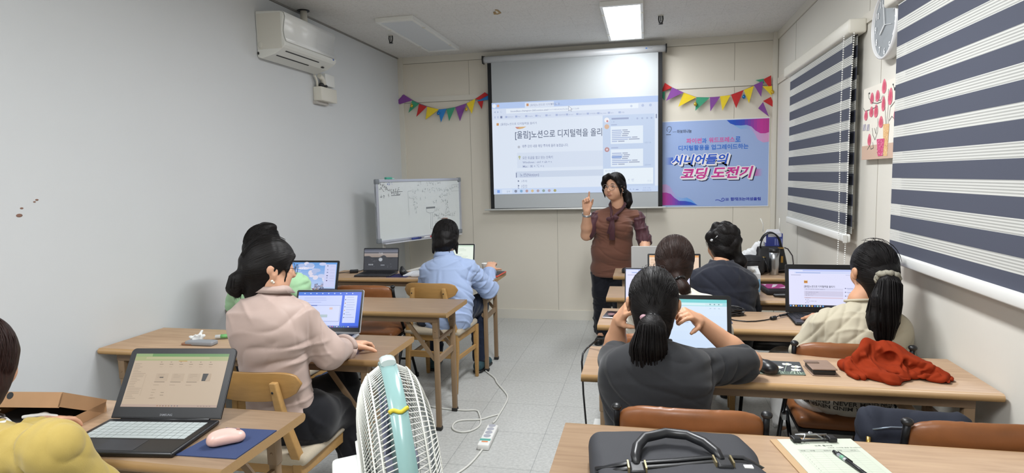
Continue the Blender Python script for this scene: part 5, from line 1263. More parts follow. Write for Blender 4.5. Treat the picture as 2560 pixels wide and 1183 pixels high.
for k in range(6):
    z = .008+.006*k; pts = []
    for j in range(15):
        a = 2*PI*j/14; pts.append((.085*math.cos(a)*(1+.1*r.uniform(-1, 1))-.02, .045*math.sin(a)*(1+.2*r.uniform(-1, 1)), max(.006, z+.006*math.sin(a*2+k))))
    MB().tube(pts, .0042, 6).obj('cable_loop', M_LAPBLK, t)
MB().tube([(-.14, -.02, .012), (-.05, -.0, .045), (.02, .01, .04), (.045, .01, .025)], .0085, 8).obj('tie', M_LAPBLK, t)
MB().tube([(-.01, -.01, .022), (.05, -.02, .022)], .012, 10).obj('plug', M_BLACK, t)
MB().cyl((.05, -.012, .024), (.068, -.012, .024), .002, seg=6).cyl((.05, -.028, .024), (.068, -.028, .024), .002, seg=6).obj('plug_pins', M_STEEL, t)
t = thing('laptop_cable', 'thin black charging cable with ferrite bead running to the white-page laptop', 'cable', (.45, 3.35, DZ))
P0 = [(-.04, -.0, .005), (.0, -.04, .004), (.055, -.06, .004), (.1, -.05, .004), (.15, -.02, .004), (.2, .01, .008), (.23, .05, .012), (.285, .1, .012)]
MB().tube(P0, .0032, 8).obj('cord', M_LAPBLK, t); MB().cyl((.185, .0, .009), (.21, .017, .011), .0105, seg=12).obj('ferrite_bead', M_BLACK, t); MB().cyl((.24, .06, .012), (.292, .105, .012), .0065, seg=10).obj('connector', M_BLACK, t)
flat_mat('mouse_pad', 'plain slate blue mat corner beside the brown-haired woman', 'mouse mat', [(.24, 3.24), (.432, 3.245), (.432, 3.42), (.24, 3.42)], DZ, .003, mat('slate_blue_pad', '#48506a', .8, noise=(300, .1)))
# far right desk: bags and tumbler
M_BAGBK = mat('black_nylon', '#1b1c20', .6, noise=(80, .2), bump=(260, .15, .001))
t = thing('handbag', 'black leather handbag with twin handles at the far right wall', 'handbag', (.93, 4.99, DZ), -.05)
s = Soft()
for k in range(5):
    u = -1+k*.5; s.rc((.085*u, 0, .03), (.075*u, 0, .185), .045, .022, k=.03, flat=((0, 1, 0), 1.))
s.cut((0, 0, .001), (0, 0, 1)); s.cut((0, 0, .2), (0, 0, -1))
soft_obj('body', s, mat('black_pebbled_leather', '#17171a', .45, bump=(500, .2, .0006)), t, .006, 2)
for yy in (-.03, .03): MB().tube([(.075*math.cos(a)*1.0, yy, .19+.115*math.sin(a)) for a in [PI*k/14 for k in range(15)]], .0055, 8).obj('handle', M_LAPBLK, t)
MB().tube([(.1, 0, .19), (.125, -.0, .18), (.155, -.02, .13), (.16, -.04, .07), (.12, -.07, .035), (.04, -.08, .02), (-.02, -.075, .008)], .0045, 8).obj('shoulder_strap', mat('strap_brown_black', '#2c2227', .5), t)
b = MB(); b.lathe([(.012, -.003), (.012, .003)], c=(-.05, -.048, .12), seg=12); b.box(.07, .086, -.05, -.044, .08, .13); b.box(.05, .09, -.036, -.03, .185, .195); b.obj('gold_tag', mat('brass', '#cba65c', .3, .9), t, 'gold metal tag')
t = thing('tumbler', 'brushed steel tumbler with black lid standing before the black handbag', 'tumbler', (.935, 4.86, DZ))
MB().lathe([(.028, .0005), (.03, .004), (.032, .05), (.034, .08), (.033, .11), (.037, .17)], seg=28).obj('body', M_STEEL, t); MB().lathe([(.0375, .17), (.038, .178), (.037, .198), (.03, .2), (.001, .2)], seg=28).obj('lid', M_BLACK, t)
t = thing('snack_carton', 'blue and white carton package behind the black handbag', 'carton', (.97, 5.09, DZ+.0005), .12)
b = MB().box(-.065, .06, -.035, .02, 0, .29).obj('box', mat('pack_blue', '#3c4794', .45), t)
b = MB(); b.box(-.05, .05, -.0355, -.035, .265, .29); b.box(-.066, -.065, -.035, .02, .22, .29); b.loft([[(-.06, -.02, .29), (.05, -.02, .29), (.05, .015, .29), (-.06, .015, .29)], [(-.045, -.005, .32), (.04, -.005, .32), (.04, .01, .32), (-.045, .01, .32)]], smooth=False); b.obj('white_top', mat('pack_white', '#dedfe4', .5), t)
b = MB()
for k in range(4): b.box(-.0+.016*k, .008+.016*k, -.0358, -.035, .2, .25)
b.obj('print', mat('pack_print', '#8a94cc', .5), t)
for k, (x, lean) in enumerate(((-.07, -.02), (.055, 0))):
    MB().tube([(x, .03, .3), (x, .03, .36), (x+lean, .03, .405)], .004, 6).obj('white_tie', mat('tie_white', '#e6e6df', .5), t)
t = thing('plastic_bag', 'white plastic bag behind the black bags on the far right desk', 'bag', (.80, 5.03, DZ))
soft_obj('bag', Soft().ell((0, 0, .08), (.1, .06, .1), k=.02).ell((.06, .0, .18), (.05, .04, .06), k=.04).cut((0, 0, .001), (0, 0, 1)), mat('white_polythene', '#dfe1e3', .5), t, .008, 1, rip=(.006, 40, 6))
t = thing('camera_bag', 'soft black case lying left of the steel tumbler', 'bag', (.765, 4.88, DZ), .05)
soft_obj('body', Soft().box((0, 0, .07), (.1, .075, .068), rnd=.035, k=.02).ell((0, -.02, .09), (.085, .06, .055), k=.03), M_BAGBK, t, .006, 2, rip=(.002, 40, 2))
MB().tube([(-.095, -.05, .1), (-.05, -.083, .112), (.05, -.083, .112), (.095, -.05, .1)], .003, 6).obj('zip', M_GRAPH, t); MB().tube([(.09, -.04, .13), (.11, -.06, .08), (.12, -.06, .02)], .006, 6).obj('strap', M_LAPBLK, t)
# black bag on the nearest right chair
t = thing('backpack', 'black canvas bag on the nearest right folding chair', 'bag', (.85, 2.17, .452), -.06); t.scale = (.84, .95, .9)
soft_obj('body', Soft().box((0, 0, .13), (.19, .085, .128), rnd=.05, k=.02).rc((-.15, -.01, .26), (.16, .0, .25), .04, .03, k=.05), mat('dark_navy_canvas', '#1d2230', .85, noise=(200, .15), bump=(500, .2, .0008)), t, .008, 2, fold=[((-.18, -.09, .2), (.1, -.1, .22), .012, -.008), ((-.1, -.1, .15), (.12, -.1, .1), .02, .008)], rip=(.004, 22, 4))
MB().tube([(-.16, -.078, .235), (-.1, -.082, .25), (.0, -.08, .254), (.15, -.07, .25)], .003, 6).obj('zip', mat('zip_silver_blue', '#7f8a96', .35, .6), t)
b = MB(); b.tube([(-.175, -.085, .21), (-.18, -.1, .17)], .008, 8); b.box(-.19, -.17, -.108, -.098, .1, .165, bev=.003); b.obj('buckle', mat('brass', '#cba65c', .3, .9), t, 'gold buckle')
# briefcase, clipboard and pen on the nearest right desk
M_BRIEF = mat('charcoal_bag_fabric', '#303136', .75, noise=(240, .18), bump=(700, .2, .0005)); M_TRIML = mat('black_bag_leather', '#222326', .35, spec=.5)
t = thing('briefcase', 'charcoal briefcase with black leather handle on the nearest right desk', 'briefcase', (.065, 1.50, DZ+.001), .12)
s = Soft().box((0, .0, .04), (.205, .165, .039), rnd=.034, k=.02).ell((.02, .05, .058), (.19, .1, .026), k=.03).ell((.07, -.1, .055), (.15, .08, .03), k=.03)
soft_obj('body', s, M_BRIEF, t, .006, 3, fold=[((-.19, .1, .08), (-.09, .13, .085), .012, -.005), ((-.19, .05, .08), (-.06, .09, .088), .01, -.006), ((-.2, .02, .075), (-.1, .05, .085), .01, .004), ((-.05, -.03, .09), (.12, .06, .09), .014, -.006)], rip=(.002, 18, 3))
pts = [(-.193, -.06, .071), (-.12, -.052, .083), (.0, -.04, .088), (.1, -.02, .09), (.16, -.015, .086), (.198, -.04, .07)]
bd = MB(); bd.tube(pts, .015, 10, flat=((0, .3, 1), .35)); bd.obj('leather_trim', M_TRIML, t)
bd = MB(); bd.tube([(p[0], p[1]-.022, p[2]-.002) for p in pts], .009, 8, flat=((0, 0, 1), .5)); bd.obj('zip_gap', M_BLACK, t)
hp = [(-.098, -.075, .088), (-.098, -.045, .1), (-.09, -.01, .106), (-.066, .03, .112), (-.012, .054, .115), (.04, .048, .113), (.077, .016, .108), (.098, -.02, .101), (.104, -.05, .092)]
MB().tube(hp, [.009, .0115, .0125, .0125, .0125, .0125, .0125, .0115, .009], 12).obj('handle', M_TRIML, t)
for x, y, z in ((-.098, -.082, .084), (.106, -.055, .088)):
    MB().box(x-.018, x+.018, y-.028, y+.02, z-.01, z+.01, bev=.005).obj('strap_tab', M_TRIML, t)
    for sx in (-1, 1): MB().box(x+sx*.02-.002, x+sx*.02+.002, y-.02, y+.02, z-.004, z+.013).obj('metal_ring', mat('antique_metal', '#a89a74', .35, .8), t)
MB().box(.15, .17, -.075, -.06, .082, .09).obj('paper_label', M_WHITE, t)
t = thing('clipboard', 'clipboard with a printed form held by a wire clip, on the nearest right desk', 'clipboard', (.484, 1.708, DZ), .18)
MB().box(-.115, .11, -.19, .135, .0005, .0045, bev=.002).obj('board', mat('hardboard', '#b99a74', .6), t)
PW2, PH2 = .208, .297
P = Panel(PW2, PH2, lambda x, y, l: (-.096+x, -.168+y, .0062+l), .00015)
P.rect(0, 0, PW2, PH2, '#c6ccbc', 0)
P.text('Q-메이커', .035, .262, .011, '#5b5f5c', 2); P.text('교육 출석부', .085, .248, .0105, '#5b5f5c', 2); P.text('교육명 : 디지털 활용 업그레이드', .115, .236, .007, '#6b6f6a', 2)
P.rect(.03, .212, .192, .231, '#b5bbad', 1)
for k, wd in enumerate(('번호', '성명', '연락처', '서명', '비고')): P.text(wd, .034+[0, .025, .062, .098, .135][k], .218, .008, '#5b5f5c', 2)
for k in range(16): P.line([(.03, .212-.0125*k), (.192, .212-.0125*k)], .0004, '#a9aea4', 2); P.text(str(k+1), .035, .203-.0125*k, .006, '#7b7f7a', 2)
for x in (.03, .053, .09, .125, .16, .192): P.line([(x, .231), (x, .02)], .0004, '#a9aea4', 2)
sh = MB().box(-.096, -.096+PW2, -.168, -.168+PH2, .0046, .0061).obj('paper_stack', mat('form_paper', '#c6ccbc', .7), t); P.obj('printed_form', attr_mat('form_print', 0, .7), t)
c = MB(); c.tube([(-.05, .125, .008), (-.05, .105, .012), (.05, .105, .012), (.05, .125, .008)], .0035, 8); c.obj('clip_bar', M_BLACK, t)
c = MB(); c.tube([(-.045, .132, .018), (.045, .132, .018)], .0028, 8); c.tube([(-.03, .11, .012), (-.015, .13, .02), (.015, .13, .02), (.03, .11, .012)], .002, 6); c.ell((0, .135, .02), (.008, .003, .006), 8, 6); c.obj('clip_wire', M_STEEL, t)
for x in (-.05, .05): MB().box(x-.012, x+.012, .1, .128, .007, .02, bev=.004).obj('clip_jaw', M_BLACK, t)
t = thing('ballpoint_pen', 'black and clear ballpoint pen lying on the clipboard form', 'pen', (.497, 1.748, DZ+.0115), -1.25)
MB().cyl((0, 0, 0), (.02, 0, 0), .0045, .0052, 12).obj('push_end', M_LAPBLK, t); MB().cyl((.02, 0, 0), (.055, 0, 0), .0054, seg=12).obj('clear_barrel', mat('pen_silver', '#b9bec4', .2, .5), t); MB().cyl((.032, 0, 0), (.045, 0, 0), .0056, seg=12).obj('green_band', mat('pen_green', '#6fa88c', .4), t); MB().cyl((.055, 0, 0), (.14, 0, 0), .0054, .0045, 12).obj('grip', M_LAPBLK, t); MB().bar((.01, .006, .003), (.07, .006, .003), .002, .003).obj('pocket_clip', M_BLACK, t)
# cables hanging from the right desks and the small adapter on the floor
t = thing('hanging_cord', 'black cord over the edge of the desk beside the grey T-shirt down to the floor', 'cord', (-.25, 2.6, 0))
MB().tube([(.10, .0, .80), (.04, .08, .775), (-.0, .1, DZ+.01), (-.012, .07, DZ+.006), (-.02, .0, DZ+.004), (-.024, -.01, DZ-.03), (-.02, .0, .55), (-.01, .02, .38), (-.04, .06, .2), (-.06, .1, .05), (-.05, .2, .006), (.02, .4, .006)], .0042, 8).obj('cord', M_LAPBLK, t)
t = thing('power_adapter', 'black plug adapter on a white multi-socket under the desk beside the grey T-shirt', 'adapter', (-.21, 3.55, 0))
MB().box(-.1, .02, -.05, .05, .0, .035, bev=.006).obj('socket_block', M_WHITE, t); MB().box(-.05, -.005, -.03, .03, .035, .13, bev=.008).obj('plug', M_LAPBLK, t); MB().tube([(-.02, 0, .13), (-.02, .02, .2), (.05, .03, .22), (.12, .04, .15), (.2, .05, .01)], .005, 8).obj('cord', M_LAPBLK, t)
# floor: power strip and cords
a = atz(1232, 1062, .035); b_ = atz(1207, 1112, .035); ang = math.atan2(a[1]-b_[1], a[0]-b_[0])-PI/2; L_ = np.linalg.norm(a-b_)
t = thing('power_strip', 'white four-socket power strip lying on the aisle floor', 'power strip', ((a[0]+b_[0])/2, (a[1]+b_[1])/2, 0), ang)
MB().box(-.034, .034, -L_/2, L_/2, .0005, .036, bev=.007).obj('body', M_WHITE, t)
for k in range(4): MB().lathe([(.021, .0), (.021, .0012)], c=(0, -L_/2+.115+.062*k*(L_/.36), .0358), seg=16).obj('socket', mat('socket_grey', '#a9abb5', .5), t)
MB().box(-.03, .03, -L_/2+.05, -L_/2+.075, .0358, .0368).obj('teal_sticker', mat('sticker_teal', '#5aa79a', .5), t); MB().box(-.015, .02, -L_/2+.03, -L_/2+.045, .0358, .0368).obj('orange_sticker', mat('sticker_orange', '#d98a5a', .5), t)
M_CORD = mat('white_cord', '#d3d3cd', .5)
def cord(label, px, z=.006, r=.0055, extra=()):
    pts = [atz(u, v, z) for u, v in px]; c = pts[0]
    t = thing('floor_cord', label, 'cord', (c[0], c[1], 0))
    # smooth path
    P = [Vector((p[0]-c[0], p[1]-c[1], z)) for p in pts]; out = []
    for i in range(len(P)-1):
        p0, p1, p2, p3 = P[max(i-1, 0)], P[i], P[i+1], P[min(i+2, len(P)-1)]
        for k in range(6):
            f = k/6; out.append(.5*((2*p1)+(p2-p0)*f+(2*p0-5*p1+4*p2-p3)*f*f+(3*p1-p0-3*p2+p3)*f**3))
    out.append(P[-1]); MB().tube(out, r, 8).obj('cord', M_CORD, t)
    return t
cord('white cord from the power strip towards the camera along the floor', [(1207, 1122), (1195, 1138), (1172, 1163), (1140, 1186), (1100, 1210)])
cord('white cord winding from the light blue shirt person to the power strip', [(1195, 900), (1212, 925), (1236, 945), (1243, 958), (1266, 985), (1268, 1000), (1258, 1020), (1247, 1038), (1240, 1050), (1232, 1058)])
cord('looped white cord on the floor beside the fan', [(1062, 1012), (1085, 1018), (1120, 1023), (1160, 1026), (1190, 1026), (1198, 1035), (1202, 1055), (1195, 1068), (1175, 1078), (1150, 1080), (1132, 1072), (1136, 1058), (1155, 1051), (1200, 1049), (1225, 1042), (1247, 1036)])
t = thing('paper_cup', 'white lidded cup with teal print at the bottom edge, left of the fan', 'cup', (-.98, 1.62, 0))
MB().lathe([(.03, .0005), (.04, .13)], seg=24).obj('cup', M_WHITE, t); MB().lathe([(.042, .13), (.042, .138), (.036, .14), (.034, .148), (.001, .148)], seg=24).obj('lid', M_WHITE, t); MB().ell((0, 0, .1482), (.018, .018, .0006), 14, 4).obj('printed_mark', mat('cup_teal', '#4f9a9a', .5), t)
t = thing('cloth_bag', 'dark blue cloth bag under the desk behind the pale pink blouse', 'bag', (-1.80, 3.02, 0), .1)
soft_obj('bag', Soft().box((0, 0, .2), (.05, .11, .2), rnd=.03, k=.02).rc((.02, -.05, .38), (.05, .07, .40), .03, .03, k=.03), mat('denim_blue_cloth', '#34415f', .9, noise=(200, .1)), t, .01, 2, rip=(.004, 25, 7))

# ---------------------------------------------------------------- standing fan in the aisle
t = thing('standing_fan', 'white standing fan with pale teal guard band in the near aisle', 'fan', (-.50, 1.14, 0))
FZ = .915; ax = Vector((.872, .49, .075)).normalized(); side = Vector((ax.y, -ax.x, 0)).normalized(); up = side.cross(ax).normalized()
if up.z < 0: up = -up
MF = Matrix(((side.x, up.x, ax.x, 0), (side.y, up.y, ax.y, 0), (side.z, up.z, ax.z, FZ), (0, 0, 0, 1)))   # local z = blowing direction
M_WIRE = mat('fan_wire_white', '#d9d9d2', .4); M_TEAL = mat('fan_teal_band', '#86a9a7', .22, spec=.6); M_FANW = mat('fan_white', '#dfe1de', .35)
RF = .205
def xfo(mb, name, m, par=t, label=None): mb.xf(MF); return mb.obj(name, m, par, label)
def guard(sign, depth, n):
    g = MB()
    for k in range(n):
        a0 = 2*PI*k/n; pts = []
        for j in range(9):
            f = j/8; rr = .045+(RF-.045)*f; z = sign*(.012+depth*(1-f**2.6)**.55) if f < 1 else sign*.012
            a = a0+.35*sign*(1-f); pts.append((rr*math.cos(a), rr*math.sin(a), z))
        g.tube(pts, .00125, 5, caps=False)
    for rr in (.075, .125, .17, .19): 
        f = (rr-.045)/(RF-.045); z = sign*(.012+depth*(1-f**2.6)**.55)
        g.tube([(rr*math.cos(2*PI*k/48), rr*math.sin(2*PI*k/48), z) for k in range(49)], .0019, 5, caps=False)
    return g
o = xfo(guard(1, .062, 110), 'front_guard', M_WIRE)
o = xfo(guard(-1, .066, 124), 'rear_guard', M_WIRE)
xfo(MB().lathe([(RF+.001, -.017), (RF+.006, -.016), (RF+.007, 0), (RF+.006, .016), (RF+.001, .017), (RF-.001, .016), (RF-.001, -.016), (RF+.001, -.017)], seg=64), 'guard_band', M_TEAL, t, 'pale teal plastic guard band')
xfo(MB().lathe([(.001, .078), (.03, .078), (.045, .075), (.047, .068), (.001, .066)], seg=32), 'centre_badge', M_FANW); xfo(MB().lathe([(.001, .0785), (.028, .0805), (.001, .081)], seg=24), 'gold_emblem', mat('fan_gold', '#b99a50', .4, .6))
xfo(MB().lathe([(.001, -.084), (.06, -.084), (.062, -.078), (.05, -.07), (.001, -.07)], seg=32), 'rear_plate', M_FANW)
blm = mat('lavender_fan_blade', '#a9a9c4', .25, trans=.35)
for k in range(5):
    b = MB(); a0 = 2*PI*k/5; rings = []
    for j in range(9):
        f = j/8; rr = .035+.155*f; wd = .25+.55*math.sin(PI*min(1, f*.75+.15)); zt_ = .028*(1-.35*f)
        row = []
        for i in range(7):
            g_ = i/6-.5; a = a0+g_*wd*(.6+.5*(1-f)); row.append((rr*math.cos(a), rr*math.sin(a), zt_*g_*2))
        rings.append(row)
    V = [p for r_ in rings for p in r_]; F = [(j*7+i, j*7+i+1, (j+1)*7+i+1, (j+1)*7+i) for j in range(8) for i in range(6)]
    b.add(V, F, smooth=True); o = xfo(b, 'blade', blm); o.modifiers.new('s', 'SOLIDIFY').thickness = .002
xfo(MB().lathe([(.001, -.03), (.034, -.03), (.036, .02), (.025, .035), (.001, .04)], seg=24), 'blade_hub', blm)
m_ = MB(); m_.box(-.04, .04, -.075, .022, -.135, -.07, bev=.008); m_.box(-.03, .03, -.1, -.03, -.17, -.13, bev=.01); xfo(m_, 'motor_housing', M_FANW)
xfo(MB().box(-.03, .03, -.11, -.06, -.16, -.1, bev=.01), 'neck', M_FANW)
cx = MF @ Vector((0, -.1, -.13))
MB().cyl((cx.x, cx.y, .05), (cx.x, cx.y, cx.z), .014, seg=14).obj('pole', M_FANW, t)
MB().lathe([(.16, 0), (.165, .01), (.15, .028), (.05, .045), (.03, .07), (.022, .1)], c=(cx.x, cx.y, 0), seg=36).obj('base', M_FANW, t)
MB().box(cx.x-.07, cx.x+.05, cx.y-.06, cx.y+.06, .62, .70, bev=.02).obj('control_box', M_FANW, t)
tt = MB()
tp = MF @ Vector((0, RF+.007, 0))
b = MB(); a1 = PI/2-.05; 
b.tube([((RF+.012)*math.cos(a1+k*.035), (RF+.012)*math.sin(a1+k*.035), 0) for k in range(7)], .016, 10, flat=((0, 1, 0), .45)); xfo(b, 'tape_strip', mat('clear_tape', '#c3cdcb', .25), t, 'translucent tape loop on top of the band')
a2 = math.radians(0)
# yellow tie knotted round the band on the side that faces the room's near end
b = MB(); best = None
for k in range(72):
    a = 2*PI*k/72; p = MF @ Vector((RF*math.cos(a), RF*math.sin(a), 0)); wpos = p+Vector((-.50, 1.14, 0))
    d = np.array(wpos)-np.array([0, 0, EYE]); u_ = 1280+FPX*np.dot(d, CR)/np.dot(d, CF); v_ = 591.5+FPX*np.dot(d, CD)/np.dot(d, CF)
    dd = (u_-1008)**2+(v_-1016)**2+(0 if np.dot(d, CF) < 1.13 else 1e4)
    if best is None or dd < best[0]: best = (dd, a)
a = best[1]
b.tube([((RF+.0085)*math.cos(a+.015*math.sin(k)), (RF+.0085)*math.sin(a+.015*math.sin(k)), -.018+.036*k/8) for k in range(9)], .004, 8); xfo(b, 'yellow_tie', mat('yellow_twist_tie', '#c9b62e', .6), t, 'yellow twist tie')
# ---------------------------------------------------------------- people
def unit(v): v = np.array(v, float); return v/np.linalg.norm(v)
def yawf(deg): a = math.radians(deg); return np.array([-math.sin(a), math.cos(a), 0.]), np.array([math.cos(a), math.sin(a), 0.])
M_SKIN = mat('skin', '#c99878', .5, spec=.35, noise=(30, .06), bump=(350, .06, .0006), sss=.12)
M_SKINL = mat('skin_light', '#d5a588', .48, spec=.35, noise=(30, .05), bump=(350, .06, .0006), sss=.12)
def hair_mat(name, c):
    m = mat(name, c, .5, spec=.22)
    nt = m.node_tree; N = nt.nodes; L = nt.links; b = N['Principled BSDF']
    tc = N.new('ShaderNodeTexCoord'); n = N.new('ShaderNodeTexNoise'); n.inputs['Scale'].default_value = 90; n.inputs['Detail'].default_value = 3
    at_ = N.new('ShaderNodeAttribute'); at_.attribute_name = 'flow'; n.inputs['Scale'].default_value = 1; n.inputs['Detail'].default_value = 4
    L.new(at_.outputs['Vector'], n.inputs[0]); bp = N.new('ShaderNodeBump'); bp.inputs['Strength'].default_value = .55; bp.inputs['Distance'].default_value = .003
    L.new(n.outputs[0], bp.inputs['Height']); L.new(bp.outputs[0], b.inputs['Normal'])
    rp = N.new('ShaderNodeValToRGB'); c4 = lin(c); rp.color_ramp.elements[0].position = .35; rp.color_ramp.elements[0].color = tuple(x*.6 for x in c4[:3])+(1,); rp.color_ramp.elements[1].position = .7; rp.color_ramp.elements[1].color = tuple(x*2.0 for x in c4[:3])+(1,)
    L.new(n.outputs[0], rp.inputs[0]); L.new(rp.outputs[0], b.inputs['Base Color'])
    return m
M_HBLK = hair_mat('black_hair', '#0d0a0a'); M_HBRN = hair_mat('dark_brown_hair', '#21130e'); M_HBRN2 = hair_mat('chestnut_hair', '#251410')
def cloth(name, c, rough=.85, bump=(420, .18, .0007), noise=(60, .05), sheen=.15): return mat(name, c, rough, spec=.2, noise=noise, bump=bump, sheen=sheen)

class Person:
    def __init__(s, label, base):
        s.base = np.array([base[0], base[1], 0.]); s.root = thing('person', label, 'person', tuple(s.base)); s.inv = Matrix.Translation(-Vector(s.base)); s.body = Soft()
    def own(s, o, par=None, label=None):
        o.parent = par or s.root
        if par is None: o.matrix_parent_inverse = s.inv
        if label: o['label'] = label
        return o
    def soft(s, name, sf, m, vox=.006, smooth=2, label=None, flow=(0, -1, -.45), **k):
        o = s.own(soft_obj(name, sf, m, None, vox, smooth, **k), label=label)
        if name == 'hair':                                            # lock direction: meridians running to the tie (or the crown)
            me = o.data; V = np.empty(len(me.vertices)*3, np.float32); me.vertices.foreach_get('co', V); V = V.reshape(-1, 3)-s.L(0, -.014, .02)
            a = unit(s.R @ np.array(flow, float)); x = unit(np.cross(a, s.r+.01*s.u)); y = np.cross(a, x); az = np.arctan2(V @ y, V @ x); F = np.stack([26*np.cos(az), 26*np.sin(az), (V @ a)*14], 1)
            at_ = me.attributes.new('flow', 'FLOAT_VECTOR', 'POINT'); at_.data.foreach_set('vector', F.astype(np.float32).ravel())
        return o
    def mb(s, name, b, m, label=None): return s.own(b.obj(name, m), label=label)
    # head -------------------------------------------------
    def head(s, c, yaw, pitch=0., roll=0., size=1., detail=False, ear=0.):
        f0, r0 = yawf(yaw); p = math.radians(pitch); z = np.array([0, 0, 1.])
        f = math.cos(p)*f0-math.sin(p)*z; u = math.sin(p)*f0+math.cos(p)*z
        q = math.radians(roll); r = math.cos(q)*r0+math.sin(q)*u; u = np.cross(r, f)
        s.c = np.array(c, float); s.r, s.f, s.u = r, f, u; s.R = np.stack([r, f, u], 1); s.hs = size
        B = s.body; L = s.L
        B.ell(L(0, -.008, .012), np.array((.073, .09, .096))*size, s.R, k=.01)
        B.ell(L(0, .026, -.042), np.array((.06, .062, .062))*size, s.R, k=.03)
        B.ell(L(0, .052, -.092), np.array((.026, .024, .02))*size, s.R, k=.035)
        for x in (-1, 1):
            B.ell(L(x*.036, .056, -.03), np.array((.026, .026, .028))*size, s.R, k=.025)
            B.ell(L(x*(.073+ear), -.006, -.016), np.array((.01, .02, .03))*size, s.R, k=.008); B.ell(L(x*(.079+ear), -.013-ear, -.008), np.array((.008, .016, .022))*size, s.R, k=.006)
            B.ell(L(x*(.083+ear), -.004, -.014), np.array((.006, .01, .014))*size, s.R, k=.004, sub=True)
        B.rc(L(0, .08, .01), L(0, .1, -.026), .009*size, .012*size, k=.014); B.ell(L(0, .098, -.03), np.array((.017, .012, .01))*size, s.R, k=.01)
        if detail:
            for x in (-1, 1): B.ell(L(x*.032, .093, .005), np.array((.019, .014, .012))*size, s.R, k=.012, sub=True)
            B.ell(L(0, .088, -.062), np.array((.024, .012, .011))*size, s.R, k=.01)
    def L(s, x, y, z): return s.c+s.hs*(x*s.r+y*s.f+z*s.u)
    def neck(s, base, r0=.045, r1=.054):
        s.body.rc(s.L(0, -.022, -.05), base, r0, r1, k=.03)
    def face(s, lips='#9c5850', brow='#3a2a22'):
        """eyes, brows, lips as parts of the head"""
        L = s.L
        for x in (-1, 1):
            b = MB(); b.ell(L(x*.032, .079, .004), (.0145, .0105, .0048), 14, 8, 0, s.R); b.ell(L(x*.032-.003, .0875, .004), (.0048, .003, .0046), 10, 6, 1, s.R); s.mb('eye', b, [mat('eye_white', '#b8aaa0', .35), mat('iris_dark', '#1d1512', .2)])
            b = MB(); b.tube([L(x*(.017+.032*t), .087-.012*t*t, .0285+.0035*math.sin(PI*t)-.002*t) for t in (0, .25, .5, .75, 1)], [.0014, .002, .002, .0016, .0009], 6); s.mb('eyebrow', b, mat('brow_hair', brow, .8))
            b = MB(); b.tube([L(x*(.016+.033*t), .0885-.012*t*t, .0085+.005*math.sin(PI*t)) for t in (0, .25, .5, .75, 1)], .0014, 5); s.mb('eyelid_line', b, mat('brow_hair', brow, .8))
        b = MB(); b.tube([L(x, .0985-8*x*x, -.0575+.002*math.cos(x*120)) for x in (-.022, -.012, 0, .012, .022)], [.0015, .003, .0034, .003, .0015], 8); s.mb('upper_lip', b, mat('lips', lips, .4))
        b = MB(); b.tube([L(x, .0965-8*x*x, -.0695+3*x*x) for x in (-.019, -.01, 0, .01, .019)], [.0015, .0034, .004, .0034, .0015], 8); s.mb('lower_lip', b, mat('lips', lips, .4))
        b = MB(); b.ell(L(0, .096, -.0635), (.014, .002, .0018), 12, 6, 0, s.R); s.mb('mouth_line', b, mat('mouth_dark', '#4a1f1c', .5))
    def glasses(s, m, r=.024, wire=.0014, temple=True):
        L = s.L; b = MB()
        for x in (-1, 1):
            b.tube([L(x*.033+r*1.08*math.cos(a), .104-.25*abs(x*.033+r*math.cos(a))**1.4, .001+r*.92*math.sin(a)) for a in [2*PI*k/24 for k in range(25)]], wire, 6)
            if temple: b.tube([L(x*.059, .094, .006), L(x*.078, .05, .006), L(x*.081, -.005, .004)], wire, 6)
        b.tube([L(-.009, .106, .006), L(0, .108, .008), L(.009, .106, .006)], wire, 6); s.mb('glasses', b, m)
    # hair -------------------------------------------------
    def strands(s, m, n, start, end, rad=(.089, .107, .111), off=(0, -.012, .016), w=.0016, wave=.0, seed=3, name='hair_strands', lift=1.0, cut=None):
        """thin locks over the head; start(r), end(r, d) give local directions"""
        r = random.Random(seed); b = MB(); rad = np.array(rad)+.0012; off = np.array(off)
        if n > 40: n, w = int(n*2.1), w*.62
        for k in range(n):
            d0 = unit(start(r)); d1 = unit(end(r, d0)); om = math.acos(max(-1, min(1, float(np.dot(d0, d1))))); pts = []
            if om < .05: continue
            sd = np.cross(d0, d1); ph = r.uniform(0, 6)
            for j in range(9):
                t = j/8; d = (math.sin((1-t)*om)*d0+math.sin(t*om)*d1)/math.sin(om)
                d = d+sd*wave*math.sin(ph+t*7); d = unit(d)
                e = off+d*rad*(lift+.008*r.uniform(-1, 1)*math.sin(PI*t))
                if cut is not None and np.dot(e-np.array(cut[0]), cut[1]) < .02: continue
                pts.append(s.L(*e))
            pts = pts[2:] if cut is not None else pts
            if len(pts) > 3: b.tube(pts, [w*(.35+.65*math.sin(PI*min(1, j/(len(pts)-1)*.8+.12))) for j in range(len(pts))], 4)
        return s.mb(name, b, m)
    def tail(s, b, pts, rs, n, w=.0022, seed=1, flare=1.):
        """locks along a ponytail"""
        r = random.Random(seed); P = [np.array(p, float) for p in pts]
        n, w = int(n*1.7), w*.62
        for k in range(n):
            a = r.uniform(0, 2*PI); q = math.sqrt(r.uniform(.75, 1.22)); out = []
            for i, p in enumerate(P):
                t = P[min(i+1, len(P)-1)]-P[max(i-1, 0)]; t = t/np.linalg.norm(t); x = np.cross(t, s.f); x = x/np.linalg.norm(x); y = np.cross(x, t)
                rr = rs[i]*q*1.02; out.append(p+rr*(math.cos(a+.25*i)*x+math.sin(a+.25*i)*y))
            L_ = []
            for i in range(len(out)-1):
                for j in range(4): L_.append(out[i]+(out[i+1]-out[i])*j/4)
            L_.append(out[-1]+np.array([0, 0, -r.uniform(0, .02)])); b.tube(L_, [w]*(len(L_)-3)+[w*.8, w*.5, w*.2], 4)
        return b
